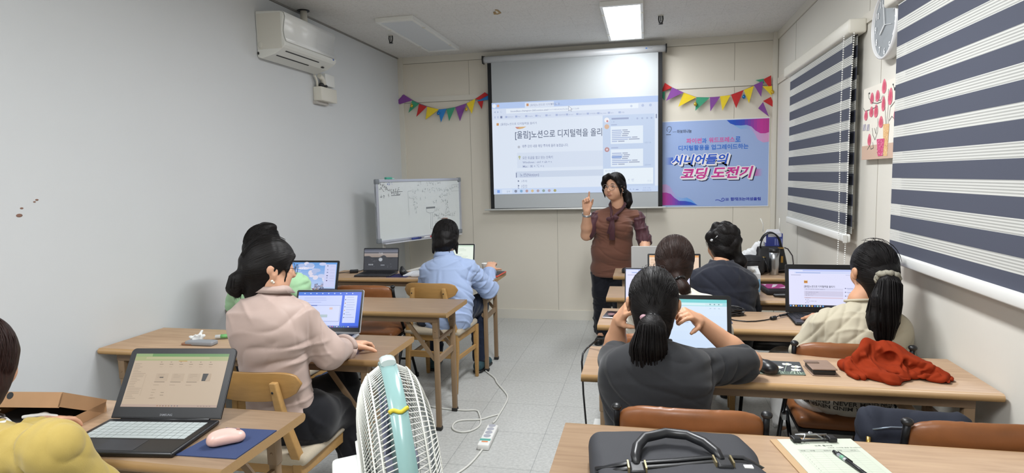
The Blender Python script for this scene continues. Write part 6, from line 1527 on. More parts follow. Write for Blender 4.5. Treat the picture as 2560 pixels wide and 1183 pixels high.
    # limbs -------------------------------------------------
    def arm(s, sh, el, wr, r=(.048, .042, .036, .026)):
        s.body.rc(sh, el, r[0], r[1], k=.02).rc(el, np.array(el)+(np.array(wr)-el)*.35, r[1], r[2]*1.08, k=.02).rc(np.array(el)+(np.array(wr)-el)*.35, wr, r[2]*1.08, r[3], k=.015)
    def hand(s, wr, d, n, thumb, curl=(.35, .4, .45, .5), spread=.06, size=1., tcurl=.3, tout=.75):
        """d: wrist to fingers, n: out of the back of the hand, thumb: +1 thumb on the side n x d points away from ..."""
        d = unit(d); n = unit(np.array(n)-d*np.dot(n, d)); x = np.cross(d, n)*thumb; k = size; B = s.body; wr = np.array(wr, float)
        R = np.stack([x, d, n], 1)
        B.rc(wr, wr+d*.03*k, .025*k, .03*k, k=.012, flat=(n, .62))
        B.box(wr+d*.055*k, np.array((.038, .042, .0125))*k, R, rnd=.0115*k, k=.014)
        bx = (.029, .0095, -.0095, -.027); ln = (.066, .074, .069, .054); by = (.092, .097, .094, .086)
        for i in range(4):
            p = wr+(x*bx[i]+d*by[i])*k; a = 0; sp = x*(1.5-i)*spread
            for j, fr in enumerate((.45, .31, .24)):
                a += curl[i]*(.9 if j == 0 else 1.25 if j == 1 else .8)
                v = unit(d*math.cos(a)-n*math.sin(a)+sp*math.cos(a)); q = p+v*ln[i]*fr*k
                B.rc(p, q, (.0092-.0008*j)*k, (.0086-.0009*j)*k, k=.004); p = q
        p = wr+(x*.026+d*.022)*k; v = unit(d*.62+x*tout-n*.25); q = p+v*.042*k; B.rc(p, q, .0145*k, .011*k, k=.014)
        v2 = unit(v*math.cos(tcurl)+(d*.5-n*.6-x*.35)*math.sin(tcurl)); q2 = q+v2*.03*k; B.rc(q, q2, .0105*k, .0095*k, k=.004); B.rc(q2, q2+unit(v2-n*.2)*.022*k, .0095*k, .0075*k, k=.004)
    def legs_core(s, hips, knees, ankles, feet):
        for h, k_, a, f in zip(hips, knees, ankles, feet): s.body.rc(h, k_, .07, .048, k=.03).rc(k_, a, .046, .032, k=.02).rc(a, f, .03, .026, k=.015)
    def finish(s, m, vox=.006, name='body'): s.bodyo = s.soft(name, s.body, m, vox, 2); return s.bodyo

def torso(S, pel, wai, che, nb, sl, sr, tf, rp=.165, rw=.15, rc_=.15, fl=.7, shr=.055, k=.04):
    """shirt body: pelvis, waist, chest, neck base, shoulders; tf forward"""
    S.rc(pel, wai, rp, rw, k=k, flat=(tf, fl)).rc(wai, che, rw, rc_, k=k, flat=(tf, fl))
    S.rc(sl, sr, shr, shr, k=.05); S.rc(che, (np.array(sl)+sr)/2, rc_*.95, .075, k=.05, flat=(tf, fl))
    for q in (sl, sr): S.rc(nb, np.array(nb)+(np.array(q)-nb)*.8-np.array([0, 0, .005]), .045, .042, k=.03)
def sleeve(S, sh, el, cu, r=(.066, .058, .05), k=.03, opening=True):
    sh, el, cu = (np.array(p, float) for p in (sh, el, cu))
    S.rc(sh, el, r[0], r[1], k=k).rc(el, cu, r[1], r[2], k=k)
    if opening: d = unit(cu-el); S.ell(cu+d*r[2]*1.0, np.full(3, r[2]*.93), k=.004, sub=True)
def shortsleeve(S, sh, el, t, r=(.075, .072), k=.03):
    sh, el = np.array(sh, float), np.array(el, float); e = sh+(el-sh)*t; d = unit(el-sh)
    S.rc(sh, e, r[0], r[1], k=k); S.ell(e+d*r[1]*1.0, np.full(3, r[1]*.93), k=.004, sub=True)
def trousers(P, m, hips, knees, ankles, r=(.095, .07, .052), pel=None, prad=.125, cutz=None, vox=.008, rip=(.004, 20, 1), fold=None, label=None, name='trousers'):
    S = Soft(); hips = [np.array(h, float) for h in hips]
    if pel is not None: S.rc(np.array(pel)+[-.06, 0, 0], np.array(pel)+[.06, 0, 0], prad, prad, k=.04)
    for h, k_, a in zip(hips, knees, ankles):
        S.rc(h, k_, r[0], r[1], k=.05).rc(k_, a, r[1]*.98, r[2], k=.03); d = unit(np.array(a)-k_); S.ell(np.array(a)+d*r[2]*1.02, np.full(3, r[2]*.92), k=.004, sub=True)
    return P.soft(name, S, m, vox, 3, rip=rip, fold=fold, label=label)
def shoe(P, heel, toe, m, sole, h=.05, w=.042):
    heel, toe = np.array(heel, float), np.array(toe, float); heel[2] = toe[2] = 0; d = unit(toe-heel)
    S = Soft().rc(heel+[0, 0, .045], toe-d*.02+[0, 0, .032], .037, .034, k=.02).ell(heel+d*.03+[0, 0, .065], (.034, .034, .035), k=.03).cut((0, 0, .012), (0, 0, 1))
    o = P.soft('shoe', S, m, .006, 2)
    b = Soft().rc(heel+[0, 0, .012], toe-d*.015+[0, 0, .012], .041, .037, k=.01).cut((0, 0, .001), (0, 0, 1)).cut((0, 0, .02), (0, 0, -1)); P.soft('shoe_sole', b, sole, .006, 1)
def collar(P, m, nb, tf, r=.068, h=.035, tilt=.35, wdt=1.0, thick=.006, name='collar'):
    b = MB(); n = 28; tr = np.array([tf[1], -tf[0], 0]); rings = []
    for k in range(n+1):
        a = 2*PI*k/n; d = tr*math.cos(a)*wdt+np.array(tf)*math.sin(a)
        lo = np.array(nb)+d*(r+.012)+np.array([0, 0, -.006-.012*math.sin(a)]); hi = np.array(nb)+d*(r-.004)+np.array([0, 0, h*(1-.6*max(0, math.sin(a)))])
        lo2 = lo+d*.012-np.array([0, 0, .004]); rings.append([lo, hi, hi+d*thick, lo2])
    b.loft(rings, caps=False, closed=True); return P.mb(name, b, m)
SHD = np.array([0, 0, .036])
def G(*a): return np.array(a, float)

# ---- the teacher, standing behind the far right desk
p = Person('woman in a brown bow-neck top standing by the screen with raised index finger', (-.29, 5.42))
tf, tr = yawf(172)
p.head(at(1537, 466, 5.40), 150, 4, 0, .99, detail=True); nb = at(1545, 517, 5.44); p.neck(nb, .048, .058); p.body.ell(p.L(0, .02, -.06), np.array((.064, .052, .05)), p.R, k=.03)
for x in (-1, 1): p.body.ell(p.L(x*.044, .046, -.045), (.025, .025, .028), p.R, k=.03)
sl, sr = at(1592, 533, 5.46), at(1494, 532, 5.40); sl, sr = sl-SHD, sr-SHD; pel, wai, che = at(1529, 668, 5.45), at(1530, 620, 5.44), at(1536, 565, 5.42)
ela, wra = at(1466, 588, 5.30), at(1467, 527, 5.16); elb, wrb = at(1612, 605, 5.36), at(1612, 655, 5.14)
p.body.rc(pel, che, .12, .12, k=.03).rc(sl, sr, .038, .038, k=.03)
p.arm(sr, ela, wra, (.042, .046, .043, .029)); p.arm(sl, elb, wrb, (.042, .046, .04, .028))
p.hand(wra, G(-.06, -.05, 1), G(-.55, .75, 0), -1, (.1, 1.25, 1.3, 1.3), .02, 1.0, 1.2, .35); p.hand(wrb, G(.1, -.8, -.35), G(0, 0, 1), -1, (.3, .35, .4, .4), .05, .95)
hips = [pel+tr*.085+G(0, 0, -.03), pel-tr*.085+G(0, 0, -.03)]; kn = [G(hips[0][0], 5.42, .47), G(hips[1][0]+.0, 5.42, .47)]; an = [G(kn[0][0]-.01, 5.5, .09), G(kn[1][0]+.01, 5.5, .09)]
p.legs_core(hips, kn, an, [a_+tf*.12-G(0, 0, .06) for a_ in an])
p.finish(M_SKINL, .0048); p.face()
M_BRT = cloth('brown_knit_top', '#6f4b3e', .8); M_PLUM = cloth('plum_sheer_fabric', '#4b2c33', .55)
S = Soft(); torso(S, pel+G(0, 0, .01), wai, che, nb-G(0, 0, .03), sl, sr, tf, .178, .165, .16, .74, .056)
for x in (-1, 1): S.ell(che+tr*x*.075+tf*.085-G(0, 0, .01), (.085, .07, .08), k=.06)
S.ell(wai+tf*.05-G(0, 0, .02), (.16, .11, .12), k=.06)
S.rc(nb+tf*.06+G(0, 0, .05), nb+tf*.13-G(0, 0, .09), .045, .012, k=.015, sub=True); S.ell(pel-G(0, 0, .02), (.178, .14, .09), k=.04); S.cut(pel-G(0, 0, .065), G(0, 0, 1))
p.soft('top', S, M_BRT, .0065, 3, rip=(.0035, 17, 3), fold=[(che+tr*.16+tf*.08, che-tr*.05+tf*.12-G(0, 0, .12), .02, -.008), (che-tr*.17+tf*.08, che+tr*.02+tf*.13-G(0, 0, .1), .02, -.008), (wai-tr*.17, wai+tr*.1+tf*.14, .02, -.008), (wai+tr*.17, wai-tr*.1+tf*.14-G(0, 0, .05), .02, .006), (pel-tr*.16+tf*.06+G(0, 0, .02), pel+tr*.16+tf*.06+G(0, 0, .02), .016, .006)])
b = MB(); ring = []
for k in range(33):
    a = 2*PI*k/32; d = tr*math.cos(a)*.166+tf*math.sin(a)*.128; ring.append(pel+d+G(0, 0, -.052))
b.tube(ring, .017, 8, flat=((0, 0, 1), 1.5)); p.mb('waistband', b, M_BRT)
for nm, sh, el, cu in (('sleeve', sr, ela, ela+(wra-ela)*.16), ('sleeve', sl, elb, elb+(wrb-elb)*.2)):
    S = Soft(); e2 = sh+(el-sh)*(.93 if sh is sr else 1.0); S.rc(sh, e2, .06, .061, k=.03); d = unit(el-sh); S.ell(e2+d*.058, np.full(3, .055), k=.004, sub=True); p.soft(nm, S, M_PLUM, .006, 2, rip=(.006, 30, 5), label='sheer plum sleeve')
b = MB(); k0 = at(1531, 545, 5.24)
for sx in (-1, 1):
    b.tube([nb+tr*.062*sx-tf*.03+G(0, 0, .05), nb+tr*.066*sx+tf*.03+G(0, 0, .02), nb+tr*.04*sx+tf*.09-G(0, 0, .03), k0+tr*.01*sx+G(0, 0, .01)], [.012, .013, .012, .009], 8, flat=(tuple(tf), .6))
    b.ell(k0+tr*sx*.028+G(0, 0, -.004-.006*sx), (.026, .012, .02), 12, 8)
b.tube([nb+tr*.062-tf*.03+G(0, 0, .05), nb-tf*.066+G(0, 0, .052), nb-tr*.062-tf*.03+G(0, 0, .05)], .011, 8, flat=(tuple(tf), .6))
b.ell(k0, (.014, .014, .018), 10, 8)
b.tube([k0, k0+G(.0, -.005, -.08), at(1530, 600, 5.22)], [.012, .022, .026], 8, flat=(tuple(tf), .2)); b.tube([k0, k0+G(-.012, -.004, -.06), at(1522, 585, 5.23)], [.01, .018, .02], 8, flat=(tuple(tf), .2))
p.mb('neck_bow', b, M_PLUM, 'plum bow tied at the neck')
trousers(p, cloth('navy_black_trousers', '#15171f', .8), hips, kn, [a_+G(0, 0, .02) for a_ in an], (.1, .085, .075), pel+G(0, 0.02, -.06), prad=.1, vox=.009)
for a_ in an: shoe(p, a_-tf*.03, a_+tf*.17, mat('black_shoe', '#19191b', .5), M_BLACK)
# hair: side parting, tied low at the nape, loose front locks
S = Soft(); S.ell(p.L(0, -.014, .02), (.083, .1, .104), p.R, k=.02); S.ell(p.L(0, -.04, -.03), (.08, .07, .08), p.R, k=.03)
S.cut(p.L(0, .072, .075), -p.f*.86+p.u*.5, .012); S.cut(p.L(0, -.06, -.11), p.u)
for x, q_ in ((-1, .8), (1, 1.15)):
    S.chain([p.L(.014+x*.006, .062, .105), p.L(x*.046, .076, .078), p.L(x*.076, .06, .03), p.L(x*.086, .042, -.03), p.L(x*.08, .04, -.095)], [r_*q_ for r_ in (.014, .02, .017, .013, .004)], k=.014)
tp = [p.L(-.02, -.098, -.05), p.L(-.06, -.098, -.09), p.L(-.078, -.085, -.15), p.L(-.075, -.075, -.2)]
S.chain(tp, (.028, .034, .032, .014), k=.02); p.soft('hair', S, M_HBLK, .005, 2, rip=(.0015, 60, 2))
p.strands(M_HBLK, 140, lambda r: (r.choice((-1, 1))*r.uniform(.02, .4), r.uniform(.1, .7), r.uniform(.6, 1)), lambda r, d: (math.copysign(.4, d[0]), -.8, -.45), (.0845, .1015, .1055), (0, -.014, .02), .0016, cut=((0, .06, .075), (0, -.86, .5)))
p.mb('hair_tail_locks', p.tail(MB(), tp, (.028, .036, .034, .016), 40), M_HBLK)
p.glasses(mat('clear_grey_frame', '#8d8584', .3), .026, .0016)
b = MB(); w0 = wra+unit(wra-ela)*-.035; dd = unit(wra-ela); sx = unit(np.cross(dd, [0, 1, 0])); sy = np.cross(dd, sx)
b.tube([w0+.0345*(math.cos(a)*sx+.85*math.sin(a)*sy) for a in [2*PI*k/24 for k in range(25)]], .0062, 8); b.tube([w0-dd*.009+.0345*(math.cos(a)*sx+.85*math.sin(a)*sy) for a in [2*PI*k/24 for k in range(25)]], .0062, 8); b.ell(w0-dd*.004-sy*.033, (.015, .012, .017), 12, 8); p.mb('wrist_watch', b, M_STEEL)
MBW = MB(); MBW.ell(p.L(-.081, .0, -.055), (.004, .004, .004), 8, 6); p.mb('earring', MBW, M_STEEL)

# ---- person in the light blue shirt, farthest left desk
p = Person('person with short black hair in a light blue shirt typing at the farthest left desk', (-1.46, 4.2))
tf, tr = yawf(-6); M_BLUE = cloth('light_blue_cotton', '#a3b6da', .8, noise=(120, .03))
p.head(at(1117, 592, 4.36), -4, 16, 0, 1.04); nb = at(1112, 640, 4.30); p.neck(nb, .045, .053)
sl, sr = at(1074, 668, 4.27), at(1168, 662, 4.30); sl, sr = sl-SHD, sr-SHD; pel, wai, che = G(-1.455, 4.15, .515), at(1122, 745, 4.19), at(1118, 690, 4.25)
elr, wrr = at(1221, 722, 4.47), at(1223, 676, 4.66); ell_, wrl = at(1058, 740, 4.44), G(-1.63, 4.62, .765)
p.body.rc(pel, che, .11, .12, k=.03).rc(sl, sr, .045, .045, k=.04); p.arm(sr, elr, wrr); p.arm(sl, ell_, wrl)
p.hand(wrr, G(.02, .75, .42), G(.25, -.45, .85), 1, (.45, .5, .55, .55), .05, .98); p.hand(wrl, G(.25, .9, -.05), G(0, 0, 1), 1, (.35, .4, .4, .4), .05, .95)
hips = [pel+G(-.09, .03, -.03), pel+G(.09, .03, -.03)]; kn = [G(-1.60, 4.55, .52), G(-1.28, 4.56, .52)]; an = [G(-1.64, 4.50, .1), G(-1.275, 4.5, .1)]
p.legs_core(hips, kn, an, [a_+G(0, .1, -.06) for a_ in an]); p.finish(M_SKINL, .0055)
S = Soft(); sleeve(S, sr, elr, wrr-unit(wrr-elr)*.045, (.074, .07, .05)); sleeve(S, sl, ell_, wrl-unit(wrl-ell_)*.05, (.07, .062, .048)); torso(S, pel+G(.02, 0, -.02), wai, che, nb-G(0, 0, .035), sl, sr, tf, .185, .175, .165, .76, .058)
S.ell(pel+G(.07, -.02, -.02), (.155, .13, .12), k=.06); S.cut(pel-G(0, 0, .085), G(0, 0, 1))
bc = che-tf*.12
p.soft('shirt', S, M_BLUE, .0065, 2, rip=(.005, 16, 6), fold=[(bc+G(-.02, 0, .07), bc+G(-.03, .03, -.16), .012, -.008), (bc+G(.0, 0, .07), bc+G(.0, .03, -.16), .01, .006), (bc+G(.02, 0, .07), bc+G(.03, .03, -.16), .012, -.008), (bc+G(-.16, .02, .065), bc+G(.16, .02, .065), .006, .004), (sr+G(-.04, -.05, -.05), wai+G(.05, -.12, -.02), .02, -.01), (elr+G(-.13, -.1, -.05), wai+G(-.02, -.13, .06), .018, -.01), (elr+G(-.1, -.08, -.1), wai+G(.0, -.13, -.04), .018, .01), (wai+G(-.16, -.08, .02), wai+G(.08, -.14, -.08), .018, -.009), (pel+G(-.1, -.13, .1), pel+G(.14, -.12, .0), .02, .008)])
collar(p, M_BLUE, nb+G(0, .0, -.005), tf, .064, .045)
b = MB(); cw = wrr-unit(wrr-elr)*.03; dd = unit(wrr-elr); sx = unit(np.cross(dd, [1, 0, 0])); sy = np.cross(dd, sx)
b.tube([cw+.047*(math.cos(a)*sx+math.sin(a)*sy) for a in [2*PI*k/20 for k in range(21)]], .012, 8); p.mb('rolled_cuff', b, M_BLUE)
trousers(p, cloth('dark_denim', '#1e2638', .85), hips, kn, an, (.09, .07, .055), pel+G(0, 0, -.02), vox=.009)
for a_, sx in zip(an, (-1, 1)): shoe(p, a_-G(0, .05, 0), a_+G(.03*sx, .17, 0), mat('teal_black_sneaker', '#2c4a52', .8, noise=(60, .7)), M_BLACK)
S = Soft(); S.ell(p.L(0, -.014, .018), (.094, .108, .107), p.R, k=.02); S.ell(p.L(0, -.045, -.03), (.088, .08, .085), p.R, k=.04); S.rc(p.L(-.03, -.08, -.08), p.L(.03, -.08, -.08), .035, .035, k=.04)
S.ell(p.L(0, .11, -.06), (.07, .08, .09), p.R, k=.015, sub=True); r = random.Random(12)
for k in range(26): a = r.uniform(PI*.95, PI*2.05); S.rc(p.L(.075*math.cos(a), .075*math.sin(a)-.01, -.05), p.L(.088*math.cos(a), .085*math.sin(a)-.01, -.105-r.uniform(0, .02)), .014, .004, k=.012)
p.soft('hair', S, M_HBLK, .005, 2, rip=(.003, 50, 4), flow=(0, -.3, 1))
p.strands(M_HBLK, 150, lambda r: (r.uniform(-.3, .3), r.uniform(-.3, .2), 1), lambda r, d: (lambda a: (math.cos(a), math.sin(a)*.9-.2, -.6))(r.uniform(PI, 2*PI)), (.095, .109, .108), (0, -.014, .018), .0019, .05)
b = MB().tube([p.L(-.03, -.05, .122), p.L(-.005, -.055, .126), p.L(.02, -.06, .124)], .004, 6); p.mb('hair_clip', b, mat('rose_clip', '#a8877c', .4))

# ---- person in mint green, mostly hidden behind the pink blouse
p = Person('person in a mint green top, half hidden behind the woman in pale pink', (-2.06, 3.05))
tf, tr = yawf(-4); M_MINT = cloth('mint_cotton', '#a9d4a8', .85)
p.head(at(661, 618, 3.06), -10, 6); nb = at(668, 672, 3.0); p.neck(nb)
sl, sr = at(605, 705, 2.98), at(738, 700, 3.0); sl, sr = sl-SHD, sr-SHD; pel, wai, che = G(-2.06, 2.97, .52), at(668, 790, 2.97), at(668, 735, 2.98)
elr, wrr = at(768, 770, 3.18), G(-1.90, 3.42, .77); ell_, wrl = at(590, 790, 3.14), G(-2.25, 3.42, .77)
p.body.rc(pel, che, .11, .12, k=.03).rc(sl, sr, .045, .045, k=.04); p.arm(sr, elr, wrr); p.arm(sl, ell_, wrl)
p.hand(wrr, G(-.2, .9, -.1), G(0, 0, 1), 1); p.hand(wrl, G(.2, .9, -.1), G(0, 0, 1), -1)
hips = [pel+G(-.09, .03, -.03), pel+G(.09, .03, -.03)]; kn = [G(-2.17, 3.42, .52), G(-1.95, 3.42, .52)]; an = [G(-2.17, 3.46, .1), G(-1.95, 3.46, .1)]
p.legs_core(hips, kn, an, [a_+G(0, .1, -.06) for a_ in an]); p.finish(M_SKIN, .0065)
S = Soft(); shortsleeve(S, sl, ell_, .55, (.072, .07)); shortsleeve(S, sr, elr, .55, (.072, .07)); torso(S, pel, wai, che, nb-G(0, 0, .035), sl, sr, tf, .175, .16, .155, .74, .058); S.cut(pel-G(0, 0, .06), G(0, 0, 1)); p.soft('shirt', S, M_MINT, .008, 2, rip=(.005, 16, 2))
trousers(p, cloth('dark_denim', '#1e2638', .85), hips, kn, an, (.09, .07, .055), pel+G(0, 0, -.02), vox=.011)
for a_ in an: shoe(p, a_-G(0, .05, 0), a_+G(0, .17, 0), mat('black_shoe', '#19191b', .5), M_BLACK)
S = Soft(); S.ell(p.L(0, -.012, .02), (.089, .104, .106), p.R, k=.02); S.ell(p.L(0, -.05, -.03), (.08, .07, .07), p.R, k=.03); S.ell(p.L(0, .1, -.055), (.07, .07, .09), p.R, k=.015, sub=True); S.ell(p.L(.03, .0, .115), (.04, .045, .022), p.R, k=.03); S.ell(p.L(0, -.1, -.06), (.04, .035, .045), p.R, k=.03)
p.soft('hair', S, M_HBLK, .006, 2, rip=(.004, 40, 9))
p.strands(M_HBLK, 90, lambda r: (r.uniform(-.9, .9), r.uniform(0, .7), r.uniform(.5, 1)), lambda r, d: (d[0]*.2, -1, -.3), (.091, .106, .108), (0, -.012, .02), .002, .08, lift=1.03)

# ---- woman in the pale pink blouse
p = Person('woman with a low black bun in a pale pink blouse, hand resting by her laptop', (-1.43, 2.1))
tf, tr = yawf(-16); M_PINK = cloth('pale_pink_satin', '#b7a299', .48, bump=(300, .06, .0005), noise=(40, .03))
p.head(at(678, 666, 2.20), -44, 12, 0, .92, ear=.011); nb = at(684, 716, 2.18); p.neck(nb, .045, .053)
sl, sr = at(622, 778, 2.12), at(745, 774, 2.19); sl, sr = sl-SHD, sr-SHD; pel, wai, che = G(-1.46, 2.21, .53), at(680, 905, 2.15), at(677, 825, 2.14)
elr, wrr = at(824, 884, 2.27), at(868, 868, 2.45); ell_, wrl = at(640, 900, 2.32), G(-1.66, 2.48, .77)
p.body.rc(pel, che, .11, .12, k=.03).rc(sl, sr, .045, .045, k=.04); p.arm(sr, elr, wrr, (.05, .044, .038, .028)); p.arm(sl, ell_, wrl)
p.hand(wrr, unit(atz(918, 852, .755)-wrr), G(-.1, -.1, 1), 1, (.42, .46, .5, .55), .07, 1.02, .3); p.hand(wrl, G(.3, .9, -.1), G(0, 0, 1), 1)
hips = [pel+G(-.085, .04, -.02), pel+G(.09, .03, -.02)]; kn = [G(-1.42, 2.60, .53), at(843, 1030, 2.42)]; an = [G(-1.42, 2.66, .1), G(-1.22, 2.44, .1)]
p.legs_core(hips, kn, an, [a_+G(.02, .1, -.06) for a_ in an]); p.finish(M_SKINL, .0048)
S = Soft(); sleeve(S, sr, elr, wrr-unit(wrr-elr)*.02, (.064, .064, .046)); sleeve(S, sl, ell_, wrl-unit(wrl-ell_)*.05, (.07, .065, .05)); torso(S, pel+G(-.01, -.02, .01), wai, che, nb-G(0, 0, .035), sl, sr, tf, .16, .142, .14, .74, .055)
S.ell(che-tf*.03, (.142, .1, .14), k=.04); S.cut(pel-G(0, 0, .02)+tf*0, G(.12, 0, 1))
bk = che-tf*.13
p.soft('blouse', S, M_PINK, .006, 2, rip=(.0035, 13, 12), fold=[(sr+G(-.03, -.05, -.05), wai+G(.11, -.1, .1), .013, -.011), (sr+G(-.06, -.05, -.1), wai+G(.08, -.1, .05), .014, .007), (wai+G(.13, -.07, .12), wai+G(-.02, -.13, .08), .014, -.008), (wai+G(.14, -.06, .04), wai+G(-.02, -.13, .0), .016, -.009), (wai+G(.14, -.06, -.06), wai+G(.0, -.13, -.1), .018, .007), (wai+G(-.14, -.05, -.1), wai+G(.0, -.13, -.16), .018, -.008), (sr+G(.02, .0, -.02), elr+G(-.02, -.03, .05), .014, .007), (elr+G(-.06, -.04, .06), elr+G(.04, .0, -.05), .012, -.008), (elr+G(-.03, -.02, -.05), wrr+G(-.05, -.02, -.03), .012, .008), (elr+G(.02, -.02, .03), wrr+G(-.04, -.03, .0), .012, -.007), (bk+G(-.14, .03, .08), bk+G(.14, .03, .08), .012, .003)])
collar(p, M_PINK, nb+G(0, 0, -.014), tf, .058, .022, thick=.003)
b = MB(); cw = wrr-unit(wrr-elr)*.02; dd = unit(wrr-elr); sx = unit(np.cross(dd, [0, 0, 1])); sy = np.cross(dd, sx)
for o_ in (0, .02): b.tube([cw-dd*o_+(.046+o_*.3)*(math.cos(a)*sx+math.sin(a)*sy) for a in [2*PI*k/20 for k in range(21)]], .012, 8)
p.mb('rolled_cuff', b, M_PINK)
b = MB(); fp = [at(u, v, y_) for u, v, y_ in ((762, 990, 2.17), (786, 996, 2.2), (806, 1004, 2.24), (802, 1012, 2.22), (778, 1020, 2.17))]; b.add([q_ for q_ in fp]+[q_+G(.002, .012, -.002) for q_ in fp], [(0, 1, 2, 3, 4), (9, 8, 7, 6, 5)]+[(k, (k+1) % 5, 5+(k+1) % 5, 5+k) for k in range(5)]); p.mb('shirt_tail', b, M_PINK)
trousers(p, cloth('black_trousers', '#14151a', .85), hips, kn, an, (.098, .078, .06), pel+G(.01, 0, -.02), vox=.008)
for a_ in an: shoe(p, a_-G(0, .05, 0), a_+G(.03, .17, 0), mat('black_shoe', '#19191b', .5), M_BLACK)
S = Soft(); S.ell(p.L(0, -.014, .02), (.087, .104, .106), p.R, k=.02); S.ell(p.L(0, -.06, -.02), (.072, .06, .07), p.R, k=.03); S.cut(p.L(0, .078, .045), -p.f*.72+p.u*.6)
S.ell(p.L(0, -.05, -.1), (.06, .046, .068), p.R, k=.03); S.rc(p.L(.045, .075, .06), p.L(.076, .052, -.0), .011, .008, k=.012).rc(p.L(.076, .052, -.0), p.L(.072, .046, -.085), .007, .003, k=.008)
tie = p.L(-.005, -.108, -.05); bn = [tie, p.L(-.01, -.128, -.075), p.L(-.012, -.132, -.11), p.L(-.0, -.118, -.14)]
S.rc(p.L(0, -.09, -.03), tie, .045, .02, k=.03); S.chain(bn, (.018, .03, .03, .01), k=.015)
p.soft('hair', S, M_HBLK, .005, 2, rip=(.0018, 55, 5))
p.strands(M_HBLK, 190, lambda r: (r.uniform(-1, 1), r.uniform(.35, .8), r.uniform(-.1, 1)), lambda r, d: (r.uniform(-.12, .1), -1, -.5+r.uniform(-.1, .1)), (.088, .1055, .107), (0, -.014, .02), .0019, .02, cut=((0, .07, .045), (0, -.72, .6)))
p.strands(M_HBLK, 14, lambda r: (r.uniform(-.4, .6), .5, 1), lambda r, d: (r.uniform(-.2, .3), -.9, -.1), (.09, .11, .112), (0, -.014, .02), .0009, .06, 8, 'loose_hairs', 1.06)
p.mb('bun_locks', p.tail(MB(), bn, (.019, .031, .031, .011), 40), M_HBLK)
dd = unit(np.array(bn[1])-tie); sx = unit(np.cross(dd, p.u)); sy = np.cross(dd, sx); p.mb('hair_tie', MB().tube([tie+dd*.006+.024*(math.cos(a)*sx+math.sin(a)*sy) for a in [2*PI*k/20 for k in range(21)]], .0055, 8), mat('mustard_tie', '#b9a33a', .8), 'mustard yellow hair tie')
p.glasses(mat('thin_dark_frame', '#3a3638', .3, .5), .024, .0011)
p.mb('earring', MB().ell(p.L(.09, -.008, -.056), (.006, .006, .006), 8, 6).ell(p.L(.09, -.001, -.061), (.005, .005, .005), 8, 6), mat('pearl', '#e9e2d2', .2))

# ---- person in mustard yellow at the left edge
p = Person('person with a dark brown bob in mustard yellow at the left edge', (-1.5, 1.1))
tf, tr = yawf(-8); M_MUST = cloth('mustard_linen', '#b09a56', .9, bump=(380, .3, .001))
p.head(at(-72, 905, 1.16), 8, 12); nb = at(-70, 1075, 1.10); p.neck(nb)
sl, sr = nb+G(-.17, -.03, -.03), at(135, 1085, 1.12); sl, sr = sl-SHD, sr-SHD; pel, wai, che = nb+G(-.02, -.06, -.56), nb+G(-.01, -.05, -.34), nb+G(0, -.02, -.17)
elr, wrr = at(235, 1235, 1.20), G(-1.84, 1.44, .772); ell_, wrl = sl+G(-.04, .12, -.2), sl+G(.06, .36, -.19)
p.body.rc(pel, che, .11, .12, k=.03).rc(sl, sr, .045, .045, k=.04); p.arm(sr, elr, wrr); p.arm(sl, ell_, wrl); p.hand(wrr, G(.05, .9, -.05), G(0, 0, 1), 1); p.hand(wrl, G(.1, .9, -.05), G(0, 0, 1), -1)
p.finish(M_SKINL, .006)
S = Soft(); sleeve(S, sr, elr, wrr-unit(wrr-elr)*.06, (.058, .06, .05)); sleeve(S, sl, ell_, wrl-unit(wrl-ell_)*.06, (.058, .06, .05)); torso(S, pel, wai, che, nb-G(0, 0, .04), sl, sr, tf, .17, .155, .15, .72, .05)
p.soft('shirt', S, M_MUST, .005, 2, rip=(.0045, 20, 4), fold=[(sr+G(-.12, -.03, .04), sr+G(.02, -.04, -.02), .012, -.006), (sr+G(.0, -.05, .03), elr+G(-.03, -.04, .04), .01, .008), (sr+G(.03, -.03, .04), elr+G(.02, -.03, .06), .01, -.008), (sr+G(-.06, -.07, -.02), elr+G(-.08, -.06, .03), .012, -.007), (sr+G(-.15, -.06, .02), sr+G(-.02, -.09, -.06), .012, .005), (sr+G(.05, .03, .03), elr+G(.04, .0, .07), .008, .007)])
collar(p, mat('white_undershirt', '#d9d9d4', .8), nb+G(0, .0, -.005), tf, .066, .03, name='undershirt_collar')
p.mb('necklace', MB().tube([nb+.062*(tr*math.cos(a)+tf*math.sin(a))+G(0, 0, .035-.02*math.sin(a)) for a in [2*PI*k/24 for k in range(25)]], .0018, 6), mat('dark_chain', '#2f2a28', .4, .5))
S = Soft(); S.ell(p.L(0, -.014, .018), (.096, .11, .108), p.R, k=.02); S.ell(p.L(0, -.03, -.055), (.1, .095, .1), p.R, k=.04); S.ell(p.L(0, .15, -.06), (.066, .09, .1), p.R, k=.015, sub=True); S.cut(p.L(0, 0, -.125), p.u*.96+p.f*.25)
p.soft('hair', S, M_HBRN2, .0045, 2, rip=(.0012, 50, 4), flow=(0, -.1, 1))
p.strands(M_HBRN2, 70, lambda r: (r.uniform(-.25, .25), r.uniform(-.2, .3), 1), lambda r, d: (lambda a: (math.cos(a), math.sin(a), -.75))(r.uniform(PI*.93, 2.07*PI)), (.103, .115, .128), (0, -.02, .0), .0017, .015)

